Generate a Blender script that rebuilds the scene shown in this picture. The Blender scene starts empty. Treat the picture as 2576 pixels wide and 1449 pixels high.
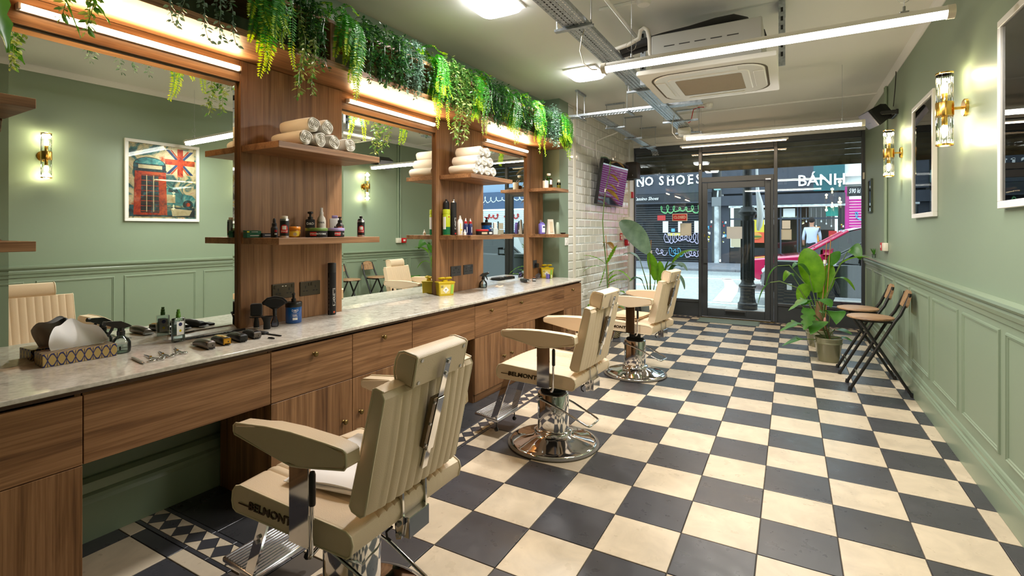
import bpy, bmesh, math, random
from mathutils import Vector, Matrix
random.seed(7)
PI = math.pi
R = math.radians
SC = bpy.context.scene
COL = SC.collection

# ------------------------------------------------------------------ camera
cam_d = bpy.data.cameras.new('camera')
cam_d.sensor_width = 36.0
cam_d.lens = 17.62
cam_d.shift_y = -0.0559
cam_d.clip_start = 0.02
cam_d.clip_end = 300
cam = bpy.data.objects.new('camera', cam_d)
COL.objects.link(cam)
cam.location = (0, 0, 1.336)
cam.rotation_euler = (R(90), 0, R(29.05))
SC.camera = cam

# ------------------------------------------------------------------ sky, sun, exposure
SC.view_settings.view_transform = 'Standard'
SC.view_settings.look = 'None'
SC.view_settings.gamma = 1.0
SC.view_settings.use_curve_mapping = False
SC.view_settings.exposure = 0.85
wd = bpy.data.worlds.new('sky')
SC.world = wd
wd.use_nodes = True
nt = wd.node_tree
nt.nodes.clear()
wo = nt.nodes.new('ShaderNodeOutputWorld')
bg = nt.nodes.new('ShaderNodeBackground')
bg.inputs[0].default_value = (0.80, 0.90, 1.0, 1)
bg.inputs[1].default_value = 1.9
nt.links.new(bg.outputs[0], wo.inputs[0])
sun_d = bpy.data.lights.new('sun', 'SUN')
sun_d.energy = 2.2
sun_d.angle = R(3)
sun_d.color = (1.0, 0.95, 0.86)
sun = bpy.data.objects.new('sun', sun_d)
COL.objects.link(sun)
sun.location = (4, 14, 12)
sun.rotation_euler = (R(-38), R(16), 0)
try:
    SC.cycles.use_denoising = True
    SC.cycles.caustics_reflective = False
    SC.cycles.caustics_refractive = False
    SC.cycles.max_bounces = 10
    SC.cycles.transparent_max_bounces = 16
    SC.cycles.sample_clamp_indirect = 6.0
except Exception:
    pass

# ------------------------------------------------------------------ materials
def s2l(c):
    c = c / 255.0
    return c / 12.92 if c <= 0.04045 else ((c + 0.055) / 1.055) ** 2.4
def rgb(c):
    return (s2l(c[0]), s2l(c[1]), s2l(c[2]), 1.0)
MATS = {}
class NT:
    def __init__(s, name):
        s.m = bpy.data.materials.new(name)
        s.m.use_nodes = True
        s.t = s.m.node_tree
        s.t.nodes.clear()
        s.out = s.n('ShaderNodeOutputMaterial')
    def n(s, typ, **kw):
        nd = s.t.nodes.new(typ)
        for k, v in kw.items():
            if k.startswith('i_'):
                nd.inputs[k[2:].replace('_', ' ')].default_value = v
            else:
                setattr(nd, k, v)
        return nd
    def l(s, a, b):
        s.t.links.new(a, b)
    def bsdf(s, **kw):
        b = s.n('ShaderNodeBsdfPrincipled')
        for k, v in kw.items():
            b.inputs[k].default_value = v
        s.l(b.outputs[0], s.out.inputs[0])
        return b
    def coord(s, scale=(1, 1, 1), rnd=True, space='Object'):
        tc = s.n('ShaderNodeTexCoord')
        mp = s.n('ShaderNodeMapping')
        mp.inputs['Scale'].default_value = scale
        if rnd:
            oi = s.n('ShaderNodeObjectInfo')
            mu = s.n('ShaderNodeMath', operation='MULTIPLY')
            mu.inputs[1].default_value = 37.0
            s.l(oi.outputs['Random'], mu.inputs[0])
            cb = s.n('ShaderNodeCombineXYZ')
            s.l(mu.outputs[0], cb.inputs[0]); s.l(mu.outputs[0], cb.inputs[1]); s.l(mu.outputs[0], cb.inputs[2])
            ad = s.n('ShaderNodeVectorMath', operation='ADD')
            s.l(tc.outputs[space], ad.inputs[0]); s.l(cb.outputs[0], ad.inputs[1])
            s.l(ad.outputs[0], mp.inputs[0])
        else:
            s.l(tc.outputs[space], mp.inputs[0])
        return mp.outputs[0]
    def noise(s, vec, scale, detail=4, rough=.55, dist=0.0):
        nd = s.n('ShaderNodeTexNoise')
        nd.inputs['Scale'].default_value = scale
        nd.inputs['Detail'].default_value = detail
        nd.inputs['Roughness'].default_value = rough
        nd.inputs['Distortion'].default_value = dist
        s.l(vec, nd.inputs['Vector'])
        return nd.outputs['Fac']
    def ramp(s, fac, stops):
        r = s.n('ShaderNodeValToRGB')
        e = r.color_ramp.elements
        while len(e) > 1:
            e.remove(e[-1])
        e[0].position = stops[0][0]; e[0].color = rgb(stops[0][1])
        for p, c in stops[1:]:
            x = e.new(p); x.color = rgb(c)
        s.l(fac, r.inputs[0])
        return r.outputs[0]
    def bump(s, h, b, strength=.2, dist=.01):
        bp = s.n('ShaderNodeBump')
        bp.inputs['Strength'].default_value = strength
        bp.inputs['Distance'].default_value = dist
        s.l(h, bp.inputs['Height'])
        s.l(bp.outputs[0], b.inputs['Normal'])

def plain(name, c, rough=.5, metal=0.0, spec=.5, bump=0.0, bscale=60, var=0.0, coat=0.0, trans=0.0, sheen=0.0):
    if name in MATS:
        return MATS[name]
    k = NT(name)
    b = k.bsdf(**{'Base Color': rgb(c), 'Roughness': rough, 'Metallic': metal})
    b.inputs['Specular IOR Level'].default_value = spec
    if coat: b.inputs['Coat Weight'].default_value = coat
    if trans: b.inputs['Transmission Weight'].default_value = trans
    if sheen: b.inputs['Sheen Weight'].default_value = sheen
    if bump or var:
        v = k.coord()
        f = k.noise(v, bscale, 4)
        if bump:
            k.bump(f, b, bump, .004)
        if var:
            f2 = k.noise(v, bscale * .12, 3)
            lo = [max(0, x * (1 - var)) for x in c]; hi = [min(255, x * (1 + var)) for x in c]
            k.l(k.ramp(f2, [(.3, lo), (.7, hi)]), b.inputs['Base Color'])
    MATS[name] = k.m
    return k.m

def emit(name, c, strength):
    if name in MATS:
        return MATS[name]
    k = NT(name)
    e = k.n('ShaderNodeEmission')
    e.inputs[0].default_value = rgb(c); e.inputs[1].default_value = strength
    k.l(e.outputs[0], k.out.inputs[0])
    MATS[name] = k.m
    return k.m

def wood(name, axis, cs, rough=.42):
    k = NT(name)
    b = k.bsdf(**{'Roughness': rough})
    sc = [13.0, 13.0, 13.0]; sc[axis] = .75
    v = k.coord(tuple(sc))
    sc2 = [150.0, 150.0, 150.0]; sc2[axis] = 2.2
    v2 = k.coord(tuple(sc2))
    f1 = k.noise(v, 1.15, 5, .6, 1.1)
    f2 = k.noise(v2, 1.0, 3, .6)
    c1 = k.ramp(f1, [(.28, cs[0]), (.45, cs[1]), (.58, cs[2]), (.75, cs[1])])
    c2 = k.ramp(f2, [(.3, (196, 186, 176)), (.7, (255, 255, 255))])
    mx = k.n('ShaderNodeMix', data_type='RGBA', blend_type='MULTIPLY')
    mx.inputs[0].default_value = 1.0
    k.l(c1, mx.inputs[6]); k.l(c2, mx.inputs[7])
    k.l(mx.outputs[2], b.inputs['Base Color'])
    k.bump(f2, b, .12, .002)
    MATS[name] = k.m
    return k.m
WAL = [(108, 72, 44), (150, 108, 70), (174, 130, 90)]
wood('walnut_vertical', 2, WAL)
wood('walnut_along', 1, WAL)
wood('walnut_across', 0, WAL)
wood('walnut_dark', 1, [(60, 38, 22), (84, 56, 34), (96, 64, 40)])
wood('seat_wood', 0, [(132, 100, 70), (168, 132, 98), (190, 156, 120)], .38)

def stone(name):
    k = NT(name); b = k.bsdf(**{'Roughness': .13})
    v = k.coord((1, 1, 1), False)
    f = k.noise(v, 7, 8, .62, 1.6)
    g = k.noise(v, 55, 4, .6)
    c1 = k.ramp(f, [(.30, (168, 164, 156)), (.43, (212, 206, 194)), (.62, (228, 222, 210)), (.8, (216, 210, 198))])
    c2 = k.ramp(g, [(.35, (226, 224, 220)), (.6, (255, 255, 255))])
    mx = k.n('ShaderNodeMix', data_type='RGBA', blend_type='MULTIPLY'); mx.inputs[0].default_value = .8
    k.l(c1, mx.inputs[6]); k.l(c2, mx.inputs[7]); k.l(mx.outputs[2], b.inputs['Base Color'])
    MATS[name] = k.m
stone('quartz')

def tile_mat(name, c, rough, var=.05):
    k = NT(name); b = k.bsdf(**{'Roughness': rough})
    v = k.coord()
    f = k.noise(v, 6, 5, .6, .8)
    oi = k.n('ShaderNodeObjectInfo')
    mp = k.n('ShaderNodeMapRange'); mp.inputs[3].default_value = 1 - var; mp.inputs[4].default_value = 1 + var
    k.l(oi.outputs['Random'], mp.inputs[0])
    lo = [x * .93 for x in c]; hi = [min(255, x * 1.04) for x in c]
    c1 = k.ramp(f, [(.3, lo), (.65, hi)])
    hs = k.n('ShaderNodeHueSaturation'); k.l(c1, hs.inputs['Color']); k.l(mp.outputs[0], hs.inputs['Value'])
    k.l(hs.outputs[0], b.inputs['Base Color'])
    k.l(k.ramp(k.noise(v, 14, 4), [(.3, (138, 138, 138)), (.75, (166, 166, 166))]), b.inputs['Roughness'])
    k.bump(k.noise(v, 5, 3), b, .03, .01)
    MATS[name] = k.m
tile_mat('tile_cream', (210, 194, 170), .3)
tile_mat('tile_black', (66, 66, 71), .3, .12)
tile_mat('tile_slate', (56, 56, 58), .4, .08)

def glass(name, tint=(255, 255, 255), refl=1.0):
    k = NT(name)
    tr = k.n('ShaderNodeBsdfTransparent'); tr.inputs[0].default_value = rgb(tint)
    gl = k.n('ShaderNodeBsdfGlossy'); gl.inputs['Roughness'].default_value = 0.0
    fr = k.n('ShaderNodeFresnel'); fr.inputs[0].default_value = 1.45
    mu = k.n('ShaderNodeMath', operation='MULTIPLY'); mu.inputs[1].default_value = refl
    mx = k.n('ShaderNodeMixShader')
    k.l(fr.outputs[0], mu.inputs[0]); k.l(mu.outputs[0], mx.inputs[0]); k.l(tr.outputs[0], mx.inputs[1]); k.l(gl.outputs[0], mx.inputs[2])
    k.l(mx.outputs[0], k.out.inputs[0])
    MATS[name] = k.m
glass('pane_glass', (238, 246, 244), 1.0)
glass('picture_glass', (255, 255, 255), 1.2)
glass('clear_glass', (240, 245, 245), 1.3)
glass('water', (226, 234, 232), .5)
glass('acrylic', (196, 206, 232), 1.6)
glass('car_glass', (60, 72, 84), 2.2)

plain('green_wall', (133, 150, 128), .42, bump=.04, bscale=220)
plain('green_trim', (133, 150, 128), .3)
plain('white_ceiling', (232, 230, 226), .7)
plain('white_paint', (232, 231, 228), .35)
plain('grout_dark', (88, 80, 72), .8)
plain('grout_light', (206, 203, 196), .8)
plain('metro_tile', (226, 224, 216), .08, spec=.6)
plain('mirror', (236, 242, 238), .0, metal=1.0)
plain('chrome', (226, 226, 228), .06, metal=1.0)
plain('steel', (190, 192, 196), .28, metal=1.0)
plain('galvanised', (168, 174, 180), .42, metal=.75, var=.12, bscale=300)
plain('brass', (206, 164, 84), .22, metal=1.0)
plain('antique_brass', (132, 112, 70), .35, metal=1.0)
plain('gold', (214, 160, 60), .15, metal=1.0)
plain('leather', (228, 207, 178), .42, bump=.22, bscale=420)
plain('piping', (226, 212, 182), .4)
plain('black_plastic', (22, 22, 23), .35)
plain('matte_black', (18, 18, 18), .7)
plain('black_bristle', (12, 12, 12), .95, sheen=.4)
plain('dark_grey_frame', (60, 64, 68), .38)
plain('rubber_grey', (104, 98, 90), .6)
plain('white_plastic', (236, 234, 228), .35)
plain('off_white', (222, 216, 200), .4)
plain('grey_plastic', (120, 122, 124), .4)
plain('towel', (236, 229, 216), .95, bump=.6, bscale=700, sheen=.5)
plain('tissue', (248, 248, 250), .9)
plain('red_plastic', (190, 26, 30), .35)
plain('pot_glaze', (132, 132, 104), .16, coat=.5)
plain('pot_grey', (120, 128, 124), .3)
plain('soil', (52, 40, 30), .95, bump=.8, bscale=60)
plain('cane', (168, 118, 70), .6)
plain('cable_dark', (46, 44, 44), .6)
plain('cable_white', (214, 208, 196), .5)
plain('foam_pipe', (50, 50, 52), .75, bump=.3, bscale=60)
plain('asphalt', (152, 158, 160), .85, bump=.5, bscale=150, var=.1)
plain('paving', (150, 150, 152), .85, var=.08, bscale=30)
plain('road_white', (238, 236, 226), .7)

# ------------------------------------------------------------------ geometry helpers
class G:
    def __init__(s):
        s.v = []; s.f = []
    def add(s, vs, fs):
        o = len(s.v)
        s.v += [tuple(v) for v in vs]
        s.f += [tuple(i + o for i in f) for f in fs]
        return s
    def box(s, x0, y0, z0, x1, y1, z1):
        x0, x1 = min(x0, x1), max(x0, x1); y0, y1 = min(y0, y1), max(y0, y1); z0, z1 = min(z0, z1), max(z0, z1)
        return s.add([(x0, y0, z0), (x1, y0, z0), (x1, y1, z0), (x0, y1, z0), (x0, y0, z1), (x1, y0, z1), (x1, y1, z1), (x0, y1, z1)],
                     [(0, 3, 2, 1), (4, 5, 6, 7), (0, 1, 5, 4), (1, 2, 6, 5), (2, 3, 7, 6), (3, 0, 4, 7)])
    def cbox(s, c, d):
        return s.box(c[0] - d[0] / 2, c[1] - d[1] / 2, c[2] - d[2] / 2, c[0] + d[0] / 2, c[1] + d[1] / 2, c[2] + d[2] / 2)
    def rbox(s, x0, y0, z0, x1, y1, z1, r, seg=3):
        bm = bmesh.new()
        bmesh.ops.create_cube(bm, size=1)
        for v in bm.verts:
            v.co = Vector(((x0 + x1) / 2 + v.co.x * (x1 - x0), (y0 + y1) / 2 + v.co.y * (y1 - y0), (z0 + z1) / 2 + v.co.z * (z1 - z0)))
        bmesh.ops.bevel(bm, geom=list(bm.edges), offset=r, segments=seg, profile=.5, affect='EDGES')
        return s.bm(bm)
    def bm(s, bm):
        bm.verts.index_update()
        s.add([v.co[:] for v in bm.verts], [[v.index for v in f.verts] for f in bm.faces])
        bm.free()
        return s
    def cyl(s, p0, p1, r0, r1=None, n=16, caps=True):
        if r1 is None: r1 = r0
        p0 = Vector(p0); p1 = Vector(p1); d = (p1 - p0)
        if d.length < 1e-9: return s
        d.normalize()
        a = d.orthogonal().normalized(); b = d.cross(a)
        vs = []
        for p, r in ((p0, r0), (p1, r1)):
            for i in range(n):
                t = 2 * PI * i / n
                vs.append(p + a * (r * math.cos(t)) + b * (r * math.sin(t)))
        fs = [(i, (i + 1) % n, n + (i + 1) % n, n + i) for i in range(n)]
        if caps:
            fs += [tuple(range(n))[::-1], tuple(range(n, 2 * n))]
        return s.add(vs, fs)
    def tube(s, pts, r, n=8, closed=False, caps=True):
        P = [Vector(p) for p in pts]; m = len(P)
        rr = r if isinstance(r, (list, tuple)) else [r] * m
        vs = []; fs = []; a = None
        for i in range(m):
            if closed: d = P[(i + 1) % m] - P[i - 1]
            else: d = P[min(i + 1, m - 1)] - P[max(i - 1, 0)]
            if d.length < 1e-9: d = Vector((0, 0, 1))
            d.normalize()
            if a is None: a = d.orthogonal().normalized()
            else:
                a = a - d * a.dot(d)
                a = a.normalized() if a.length > 1e-6 else d.orthogonal().normalized()
            b = d.cross(a)
            for k in range(n):
                t = 2 * PI * k / n
                vs.append(P[i] + a * (rr[i] * math.cos(t)) + b * (rr[i] * math.sin(t)))
        for i in range(m if closed else m - 1):
            j = (i + 1) % m
            for k in range(n):
                fs.append((i * n + k, i * n + (k + 1) % n, j * n + (k + 1) % n, j * n + k))
        if not closed and caps:
            fs += [tuple(range(n))[::-1], tuple(range((m - 1) * n, m * n))]
        return s.add(vs, fs)
    def lathe(s, prof, n=24, c=(0, 0, 0), sx=1.0, sy=1.0):
        vs = []; fs = []; m = len(prof)
        for r, z in prof:
            for k in range(n):
                t = 2 * PI * k / n
                vs.append((c[0] + r * sx * math.cos(t), c[1] + r * sy * math.sin(t), c[2] + z))
        for i in range(m - 1):
            for k in range(n):
                fs.append((i * n + k, i * n + (k + 1) % n, (i + 1) * n + (k + 1) % n, (i + 1) * n + k))
        if prof[0][0] > 1e-6: fs.append(tuple(range(n))[::-1])
        if prof[-1][0] > 1e-6: fs.append(tuple(range((m - 1) * n, m * n)))
        return s.add(vs, fs)
    def prism(s, poly, a, b, fn):
        """poly of (p,q), extruded from a to b; fn(p,q,t)->xyz"""
        n = len(poly)
        vs = [fn(p, q, a) for p, q in poly] + [fn(p, q, b) for p, q in poly]
        fs = [(i, (i + 1) % n, n + (i + 1) % n, n + i) for i in range(n)] + [tuple(range(n))[::-1], tuple(range(n, 2 * n))]
        return s.add(vs, fs)
    def sph(s, c, r, n=12, m=8, sc=(1, 1, 1)):
        prof = [(max(1e-5, r * math.sin(PI * i / m)), -r * math.cos(PI * i / m)) for i in range(m + 1)]
        g = G().lathe(prof, n)
        return s.add([(c[0] + v[0] * sc[0], c[1] + v[1] * sc[1], c[2] + v[2] * sc[2]) for v in g.v], g.f)
    def xf(s, M, start=0):
        s.v[start:] = [tuple(M @ Vector(v)) for v in s.v[start:]]
        return s
    def merge(s, g):
        return s.add(g.v, g.f)
    def mesh(s, name, mat, smooth=None):
        me = bpy.data.meshes.new(name)
        me.from_pydata(s.v, [], s.f)
        bm = bmesh.new(); bm.from_mesh(me)
        bmesh.ops.recalc_face_normals(bm, faces=bm.faces)
        bm.to_mesh(me); bm.free()
        if mat is not None:
            me.materials.append(MATS[mat] if isinstance(mat, str) else mat)
        if smooth:
            me.shade_smooth()
            me.set_sharp_from_angle(angle=R(smooth if smooth > 1 else 40))
        me.update()
        return me
    def obj(s, name, mat, parent=None, smooth=None, loc=None, rotz=None):
        o = bpy.data.objects.new(name, s.mesh(name, mat, smooth))
        COL.objects.link(o)
        if parent is not None: o.parent = parent
        if loc is not None: o.location = loc
        if rotz is not None: o.rotation_euler = (0, 0, rotz)
        return o

def tag(o, label, cat, group=None, kind=None):
    if label: o['label'] = label
    if cat: o['category'] = cat
    if group: o['group'] = group
    if kind: o['kind'] = kind
    return o
def thing(name, label, cat, loc=(0, 0, 0), rotz=0, group=None, rot=None):
    o = bpy.data.objects.new(name, None)
    COL.objects.link(o)
    o.location = loc
    o.rotation_euler = rot if rot else (0, 0, rotz)
    o.empty_display_size = .05
    return tag(o, label, cat, group)
def struct(o):
    o['kind'] = 'structure'
    return o
def inst(src, parent=None, loc=None, rot=None, scale=None, name=None):
    """one more object with the same mesh"""
    o = bpy.data.objects.new(name or src.name.split('.')[0], src.data)
    COL.objects.link(o)
    o.parent = parent
    if loc is not None: o.location = loc
    if rot is not None: o.rotation_euler = rot
    if scale is not None: o.scale = scale
    return o
def copy_tree(o, parent=None):
    c = o.copy()
    COL.objects.link(c)
    c.parent = parent
    for ch in list(o.children):
        copy_tree(ch, c)
    return c
_txt = {}
def text_geo(s, size, depth=.001, bold=0.0, align='CENTER', shear=0.0, sx=1.0):
    cu = bpy.data.curves.new('t', 'FONT')
    cu.body = s; cu.size = size; cu.extrude = depth / 2; cu.align_x = align; cu.align_y = 'CENTER'
    cu.offset = bold * size; cu.shear = shear; cu.resolution_u = 2
    ob = bpy.data.objects.new('t', cu)
    me = bpy.data.meshes.new_from_object(ob)
    g = G().add([(v.co.x * sx, v.co.y, v.co.z) for v in me.vertices], [tuple(p.vertices) for p in me.polygons])
    bpy.data.objects.remove(ob); bpy.data.curves.remove(cu); bpy.data.meshes.remove(me)
    return g
def basis(o, right, up):
    r = Vector(right).normalized(); u = Vector(up).normalized(); n = r.cross(u)
    M = Matrix.Identity(4)
    for i in range(3):
        M[i][0] = r[i]; M[i][1] = u[i]; M[i][2] = n[i]; M[i][3] = o[i]
    return M
def text(s, size, o, right, up, mat, parent, name='lettering', depth=.001, bold=0.0, align='CENTER', shear=0.0, sx=1.0):
    g = text_geo(s, size, depth, bold, align, shear, sx).xf(basis(o, right, up))
    return g.obj(name, mat, parent)
# the counter wall runs 1.66 degrees off the floor grid: u along it, w out from the drawer fronts
TH = R(1.66)
LO = (-2.2240, 0.00136)
def L(u, w, z=0.0):
    return (LO[0] + math.sin(TH) * u + math.cos(TH) * w, LO[1] + math.cos(TH) * u - math.sin(TH) * w, z)
LR = -TH          # local x = w, local y = u
# ================================================================== the room
H = 2.89
YB = -1.6
YF = 8.25
XR = .885
floor = struct(G().box(-3.0, YB, -.05, 1.0, 8.42, -.006).obj('floor', 'grout_dark'))
GX, GY, SX, SY = -1.3261, 2.0032, .3013, .2989
_tm = {}
def floor_tile(x0, y0, x1, y1, m, name='tile', g=.0022):
    key = (round(x1 - x0, 4), round(y1 - y0, 4), m)
    if key not in _tm:
        dx, dy = (x1 - x0) / 2 - g, (y1 - y0) / 2 - g
        _tm[key] = G().add([(-dx, -dy, -.01), (dx, -dy, -.01), (dx, dy, -.01), (-dx, dy, -.01),
                            (-dx, -dy, -.001), (dx, -dy, -.001), (dx, dy, -.001), (-dx, dy, -.001),
                            (-dx + .0015, -dy + .0015, 0), (dx - .0015, -dy + .0015, 0), (dx - .0015, dy - .0015, 0), (-dx + .0015, dy - .0015, 0)],
                           [(0, 1, 5, 4), (1, 2, 6, 5), (2, 3, 7, 6), (3, 0, 4, 7), (4, 5, 9, 8), (5, 6, 10, 9), (6, 7, 11, 10), (7, 4, 8, 11), (8, 9, 10, 11)]).mesh(name, m)
    o = bpy.data.objects.new(name, _tm[key])
    COL.objects.link(o); o.parent = floor
    o.location = ((x0 + x1) / 2, (y0 + y1) / 2, random.uniform(-.0006, .0004))
    return o
XL, BX0 = -1.778, -1.925           # checker field / diamond border edges
rest = {'tile_cream': G(), 'tile_black': G()}
for i in range(-5, 8):
    for j in range(-12, 21):
        m = 'tile_black' if (i + j) % 2 else 'tile_cream'
        x0, x1 = GX + i * SX, GX + (i + 1) * SX
        y0, y1 = GY + j * SY, min(GY + (j + 1) * SY, 8.13)
        if y0 >= 8.12: continue
        x1 = min(x1, .862); x0 = max(x0, -2.66)
        if x1 <= x0 + .01: continue
        if y0 < .2:
            rest[m].box(x0 + .002, y0 + .002, -.01, x1 - .002, y1 - .002, 0); continue
        near_left = x0 < XL - .01
        if near_left:
            if y0 >= 5.6:
                floor_tile(x0, y0, x1, y1, m); continue
            if y0 >= 1.17:
                if x1 > XL + .01: floor_tile(XL, y0, x1, y1, m)
                continue
            y1 = min(y1, 1.172)
            floor_tile(x0, y0, x1, y1, m); continue
        floor_tile(x0, y0, x1, y1, m)
for m, g in rest.items():
    o = g.obj('tile_field', m, floor); o['kind'] = 'stuff'
# slate field by the cabinets
for i in range(3):
    for j in range(15):
        x1 = BX0 - i * .3; x0 = max(x1 - .3, -2.66); y0 = 1.312 + j * .3; y1 = min(y0 + .3, 5.6)
        if y1 > y0 + .02: floor_tile(x0, y0, x1, y1, 'tile_slate', 'slate_tile', .0012)
# diamond border: a lateral run and a long run
dm = G().add([(-.048, 0, -.01), (0, -.048, -.01), (.048, 0, -.01), (0, .048, -.01), (-.048, 0, 0), (0, -.048, 0), (.048, 0, 0), (0, .048, 0)],
             [(4, 5, 6, 7), (0, 1, 5, 4), (1, 2, 6, 5), (2, 3, 7, 6), (3, 0, 4, 7)]).mesh('border_diamond', 'tile_black')
tr = G().add([(-.046, 0, -.01), (.046, 0, -.01), (0, .046, -.01), (-.046, 0, 0), (.046, 0, 0), (0, .046, 0)],
             [(3, 4, 5), (0, 1, 4, 3), (1, 2, 5, 4), (2, 0, 3, 5)]).mesh('border_triangle', 'tile_cream')
def place(me, x, y, rz, nm):
    o = bpy.data.objects.new(nm, me); COL.objects.link(o); o.parent = floor; o.location = (x, y, 0); o.rotation_euler = (0, 0, rz)
bxm = (XL + BX0) / 2
n = 43
for k in range(n):
    y = 1.36 + k * .0985
    place(dm, bxm, y, 0, 'border_diamond')
    place(tr, BX0 + .024, y + .049, -PI / 2, 'border_triangle')
    place(tr, XL - .024, y + .049, PI / 2, 'border_triangle')
for k in range(8):
    x = -1.975 - k * .0985 + .05
    if x < -2.62: break
    place(dm, x - .05, 1.241, 0, 'border_diamond')
    place(tr, x, 1.241 - .0485, 0, 'border_triangle')
    place(tr, x, 1.241 + .0485, PI, 'border_triangle')
for k in range(29):
    y0 = 1.20 + k * .152
    floor_tile(BX0, y0, BX0 + .022, y0 + .152, 'tile_black', 'border_strip', .0015)
    floor_tile(XL - .022, y0, XL, y0 + .152, 'tile_black', 'border_strip', .0015)
for k in range(5):
    x1 = BX0 - k * .152; x0 = max(x1 - .152, -2.64)
    if x1 - x0 < .02: break
    floor_tile(x0, 1.172, x1, 1.192, 'tile_black', 'border_strip', .0015)
    floor_tile(x0, 1.290, x1, 1.312, 'tile_black', 'border_strip', .0015)
# small mosaic run along the shopfront
g = G(); g2 = G().box(-2.3, 8.13, -.01, .86, 8.15, 0).box(-2.3, 8.23, -.01, .86, 8.25, 0)
for k in range(40):
    x = -2.28 + k * .08
    if x > .84: break
    g2.add([(x - .038, 8.19, -.001), (x, 8.152, -.001), (x + .038, 8.19, -.001), (x, 8.228, -.001)], [(0, 1, 2, 3)])
g.box(-2.3, 8.15, -.01, .86, 8.23, -.0015)
o = g.obj('mosaic_ground', 'tile_cream', floor); o = g2.obj('mosaic_strip', 'tile_black', floor); o['kind'] = 'stuff'

ceiling = struct(G().box(-3.0, YB, H, 1.0, 8.42, H + .1).obj('ceiling', 'white_ceiling'))
wall_back = struct(G().box(-3.0, YB - .1, -.05, 1.0, YB, H + .1).obj('wall_back', 'green_wall'))
# --- right wall with dado
wall_right = struct(G().box(XR, YB, -.05, XR + .12, 8.42, H).obj('wall_right', 'green_wall'))
prof = [(0, .90), (.010, .90), (.012, .925), (.022, .935), (.026, .955), (.020, .968), (.036, .978), (.046, .990), (.046, 1.006), (.0, 1.012)]
G().prism(prof, YB, 8.25, lambda p, q, t: (XR - p, t, q)).obj('dado_rail', 'green_trim', wall_right)
base = struct(G().prism([(0, 0), (.026, 0), (.026, .135), (.020, .145), (.020, .152), (.012, .160), (.012, .178), (.006, .190), (0, .195)], YB, 8.25,
                        lambda p, q, t: (XR - p, t, q)).obj('baseboard_right', 'green_trim'))
pan = [(7.53, 8.17), (6.75, 7.41), (6.09, 6.68), (5.34, 5.98), (4.65, 5.26), (3.94, 4.55), (3.25, 3.85), (2.45, 3.17), (1.75, 2.37), (1.05, 1.67), (.35, .97)]
for y0, y1 in pan:
    z0, z1 = .257, .862
    rings = [(0, 0), (.004, .008), (.012, .010), (.016, .005), (.022, .005), (.026, 0)]   # (inset, proud)
    g = G(); vs = []
    for a, p in rings:
        vs += [(XR - p, y0 + a, z0 + a), (XR - p, y1 - a, z0 + a), (XR - p, y1 - a, z1 - a), (XR - p, y0 + a, z1 - a)]
    fs = []
    for k in range(len(rings) - 1):
        for e in range(4):
            fs.append((k * 4 + e, k * 4 + (e + 1) % 4, (k + 1) * 4 + (e + 1) % 4, (k + 1) * 4 + e))
    g.add(vs, fs).obj('panel_moulding', 'green_trim', wall_right)
struct(G().prism([(0, H - .055), (.006, H - .055), (.014, H - .04), (.035, H - .012), (.04, H), (0, H)], YB, 8.25, lambda p, q, t: (XR - p, t, q)).obj('trim_1', 'white_paint'))
# --- left wall (green) and tiled pier
wl = thing('wall_left', None, None, L(0, 0, 0), LR); struct(wl)
G().box(-.66, YB - .1, -.05, -.52, 8.5, H).obj('plaster', 'green_wall', wl)
G().box(-.52, 5.40, -.05, -.303, 5.655, H).obj('pier_plaster', 'green_wall', wl)
bb = thing('baseboard_left', None, None, L(0, 0, 0), LR); struct(bb)
G().prism([(-.52, 0), (-.44, 0), (-.44, .16), (-.45, .175), (-.45, .19), (-.465, .20), (-.48, .235), (-.50, .25), (-.52, .25)], -1.5, 5.4, lambda p, q, t: (p, t, q)).obj('skirting', 'green_trim', bb)
tw = thing('wall_left_tiled', None, None, L(0, 0, 0), LR); struct(tw)
G().box(-.52, 5.655, -.05, -.312, 8.30, H).obj('grout', 'grout_light', tw)
_mt = {}
def metro(u0, u1, z0, z1):
    key = (round(u1 - u0, 3), round(z1 - z0, 3))
    if key not in _mt:
        a, b = (u1 - u0) / 2 - .0015, (z1 - z0) / 2 - .0015; c = .013
        vs = []
        for w, k in ((-.006, 0), (.001, 0), (.006, c)):
            vs += [(w, -a + k, -b + k), (w, a - k, -b + k), (w, a - k, b - k), (w, -a + k, b - k)]
        fs = [(q * 4 + e, q * 4 + (e + 1) % 4, (q + 1) * 4 + (e + 1) % 4, (q + 1) * 4 + e) for q in range(2) for e in range(4)] + [(8, 9, 10, 11)]
        _mt[key] = G().add(vs, fs).mesh('tile', 'metro_tile')
    o = bpy.data.objects.new('tile', _mt[key]); COL.objects.link(o); o.parent = tw
    o.location = (-.308, (u0 + u1) / 2, (z0 + z1) / 2)
TZ = .1054
for r in range(3, 28):
    z0 = .01 + r * TZ; z1 = min(z0 + TZ, H)
    if z1 - z0 < .02: continue
    metro(5.658, 5.812, z0, z1)
    u = 5.872 - (.1 if r % 2 else 0)
    while u < 8.02:
        a, b = max(u, 5.872), min(u + .2, 8.03)
        if b - a > .03: metro(a, b, z0, z1)
        u += .2
G().box(-.312, 5.815, 0, -.295, 5.870, H).obj('corner_bead', 'off_white', tw)
G().box(-.312, 8.035, 0, -.285, 8.25, 2.78).obj('reveal_trim', 'white_paint', tw)
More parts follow.
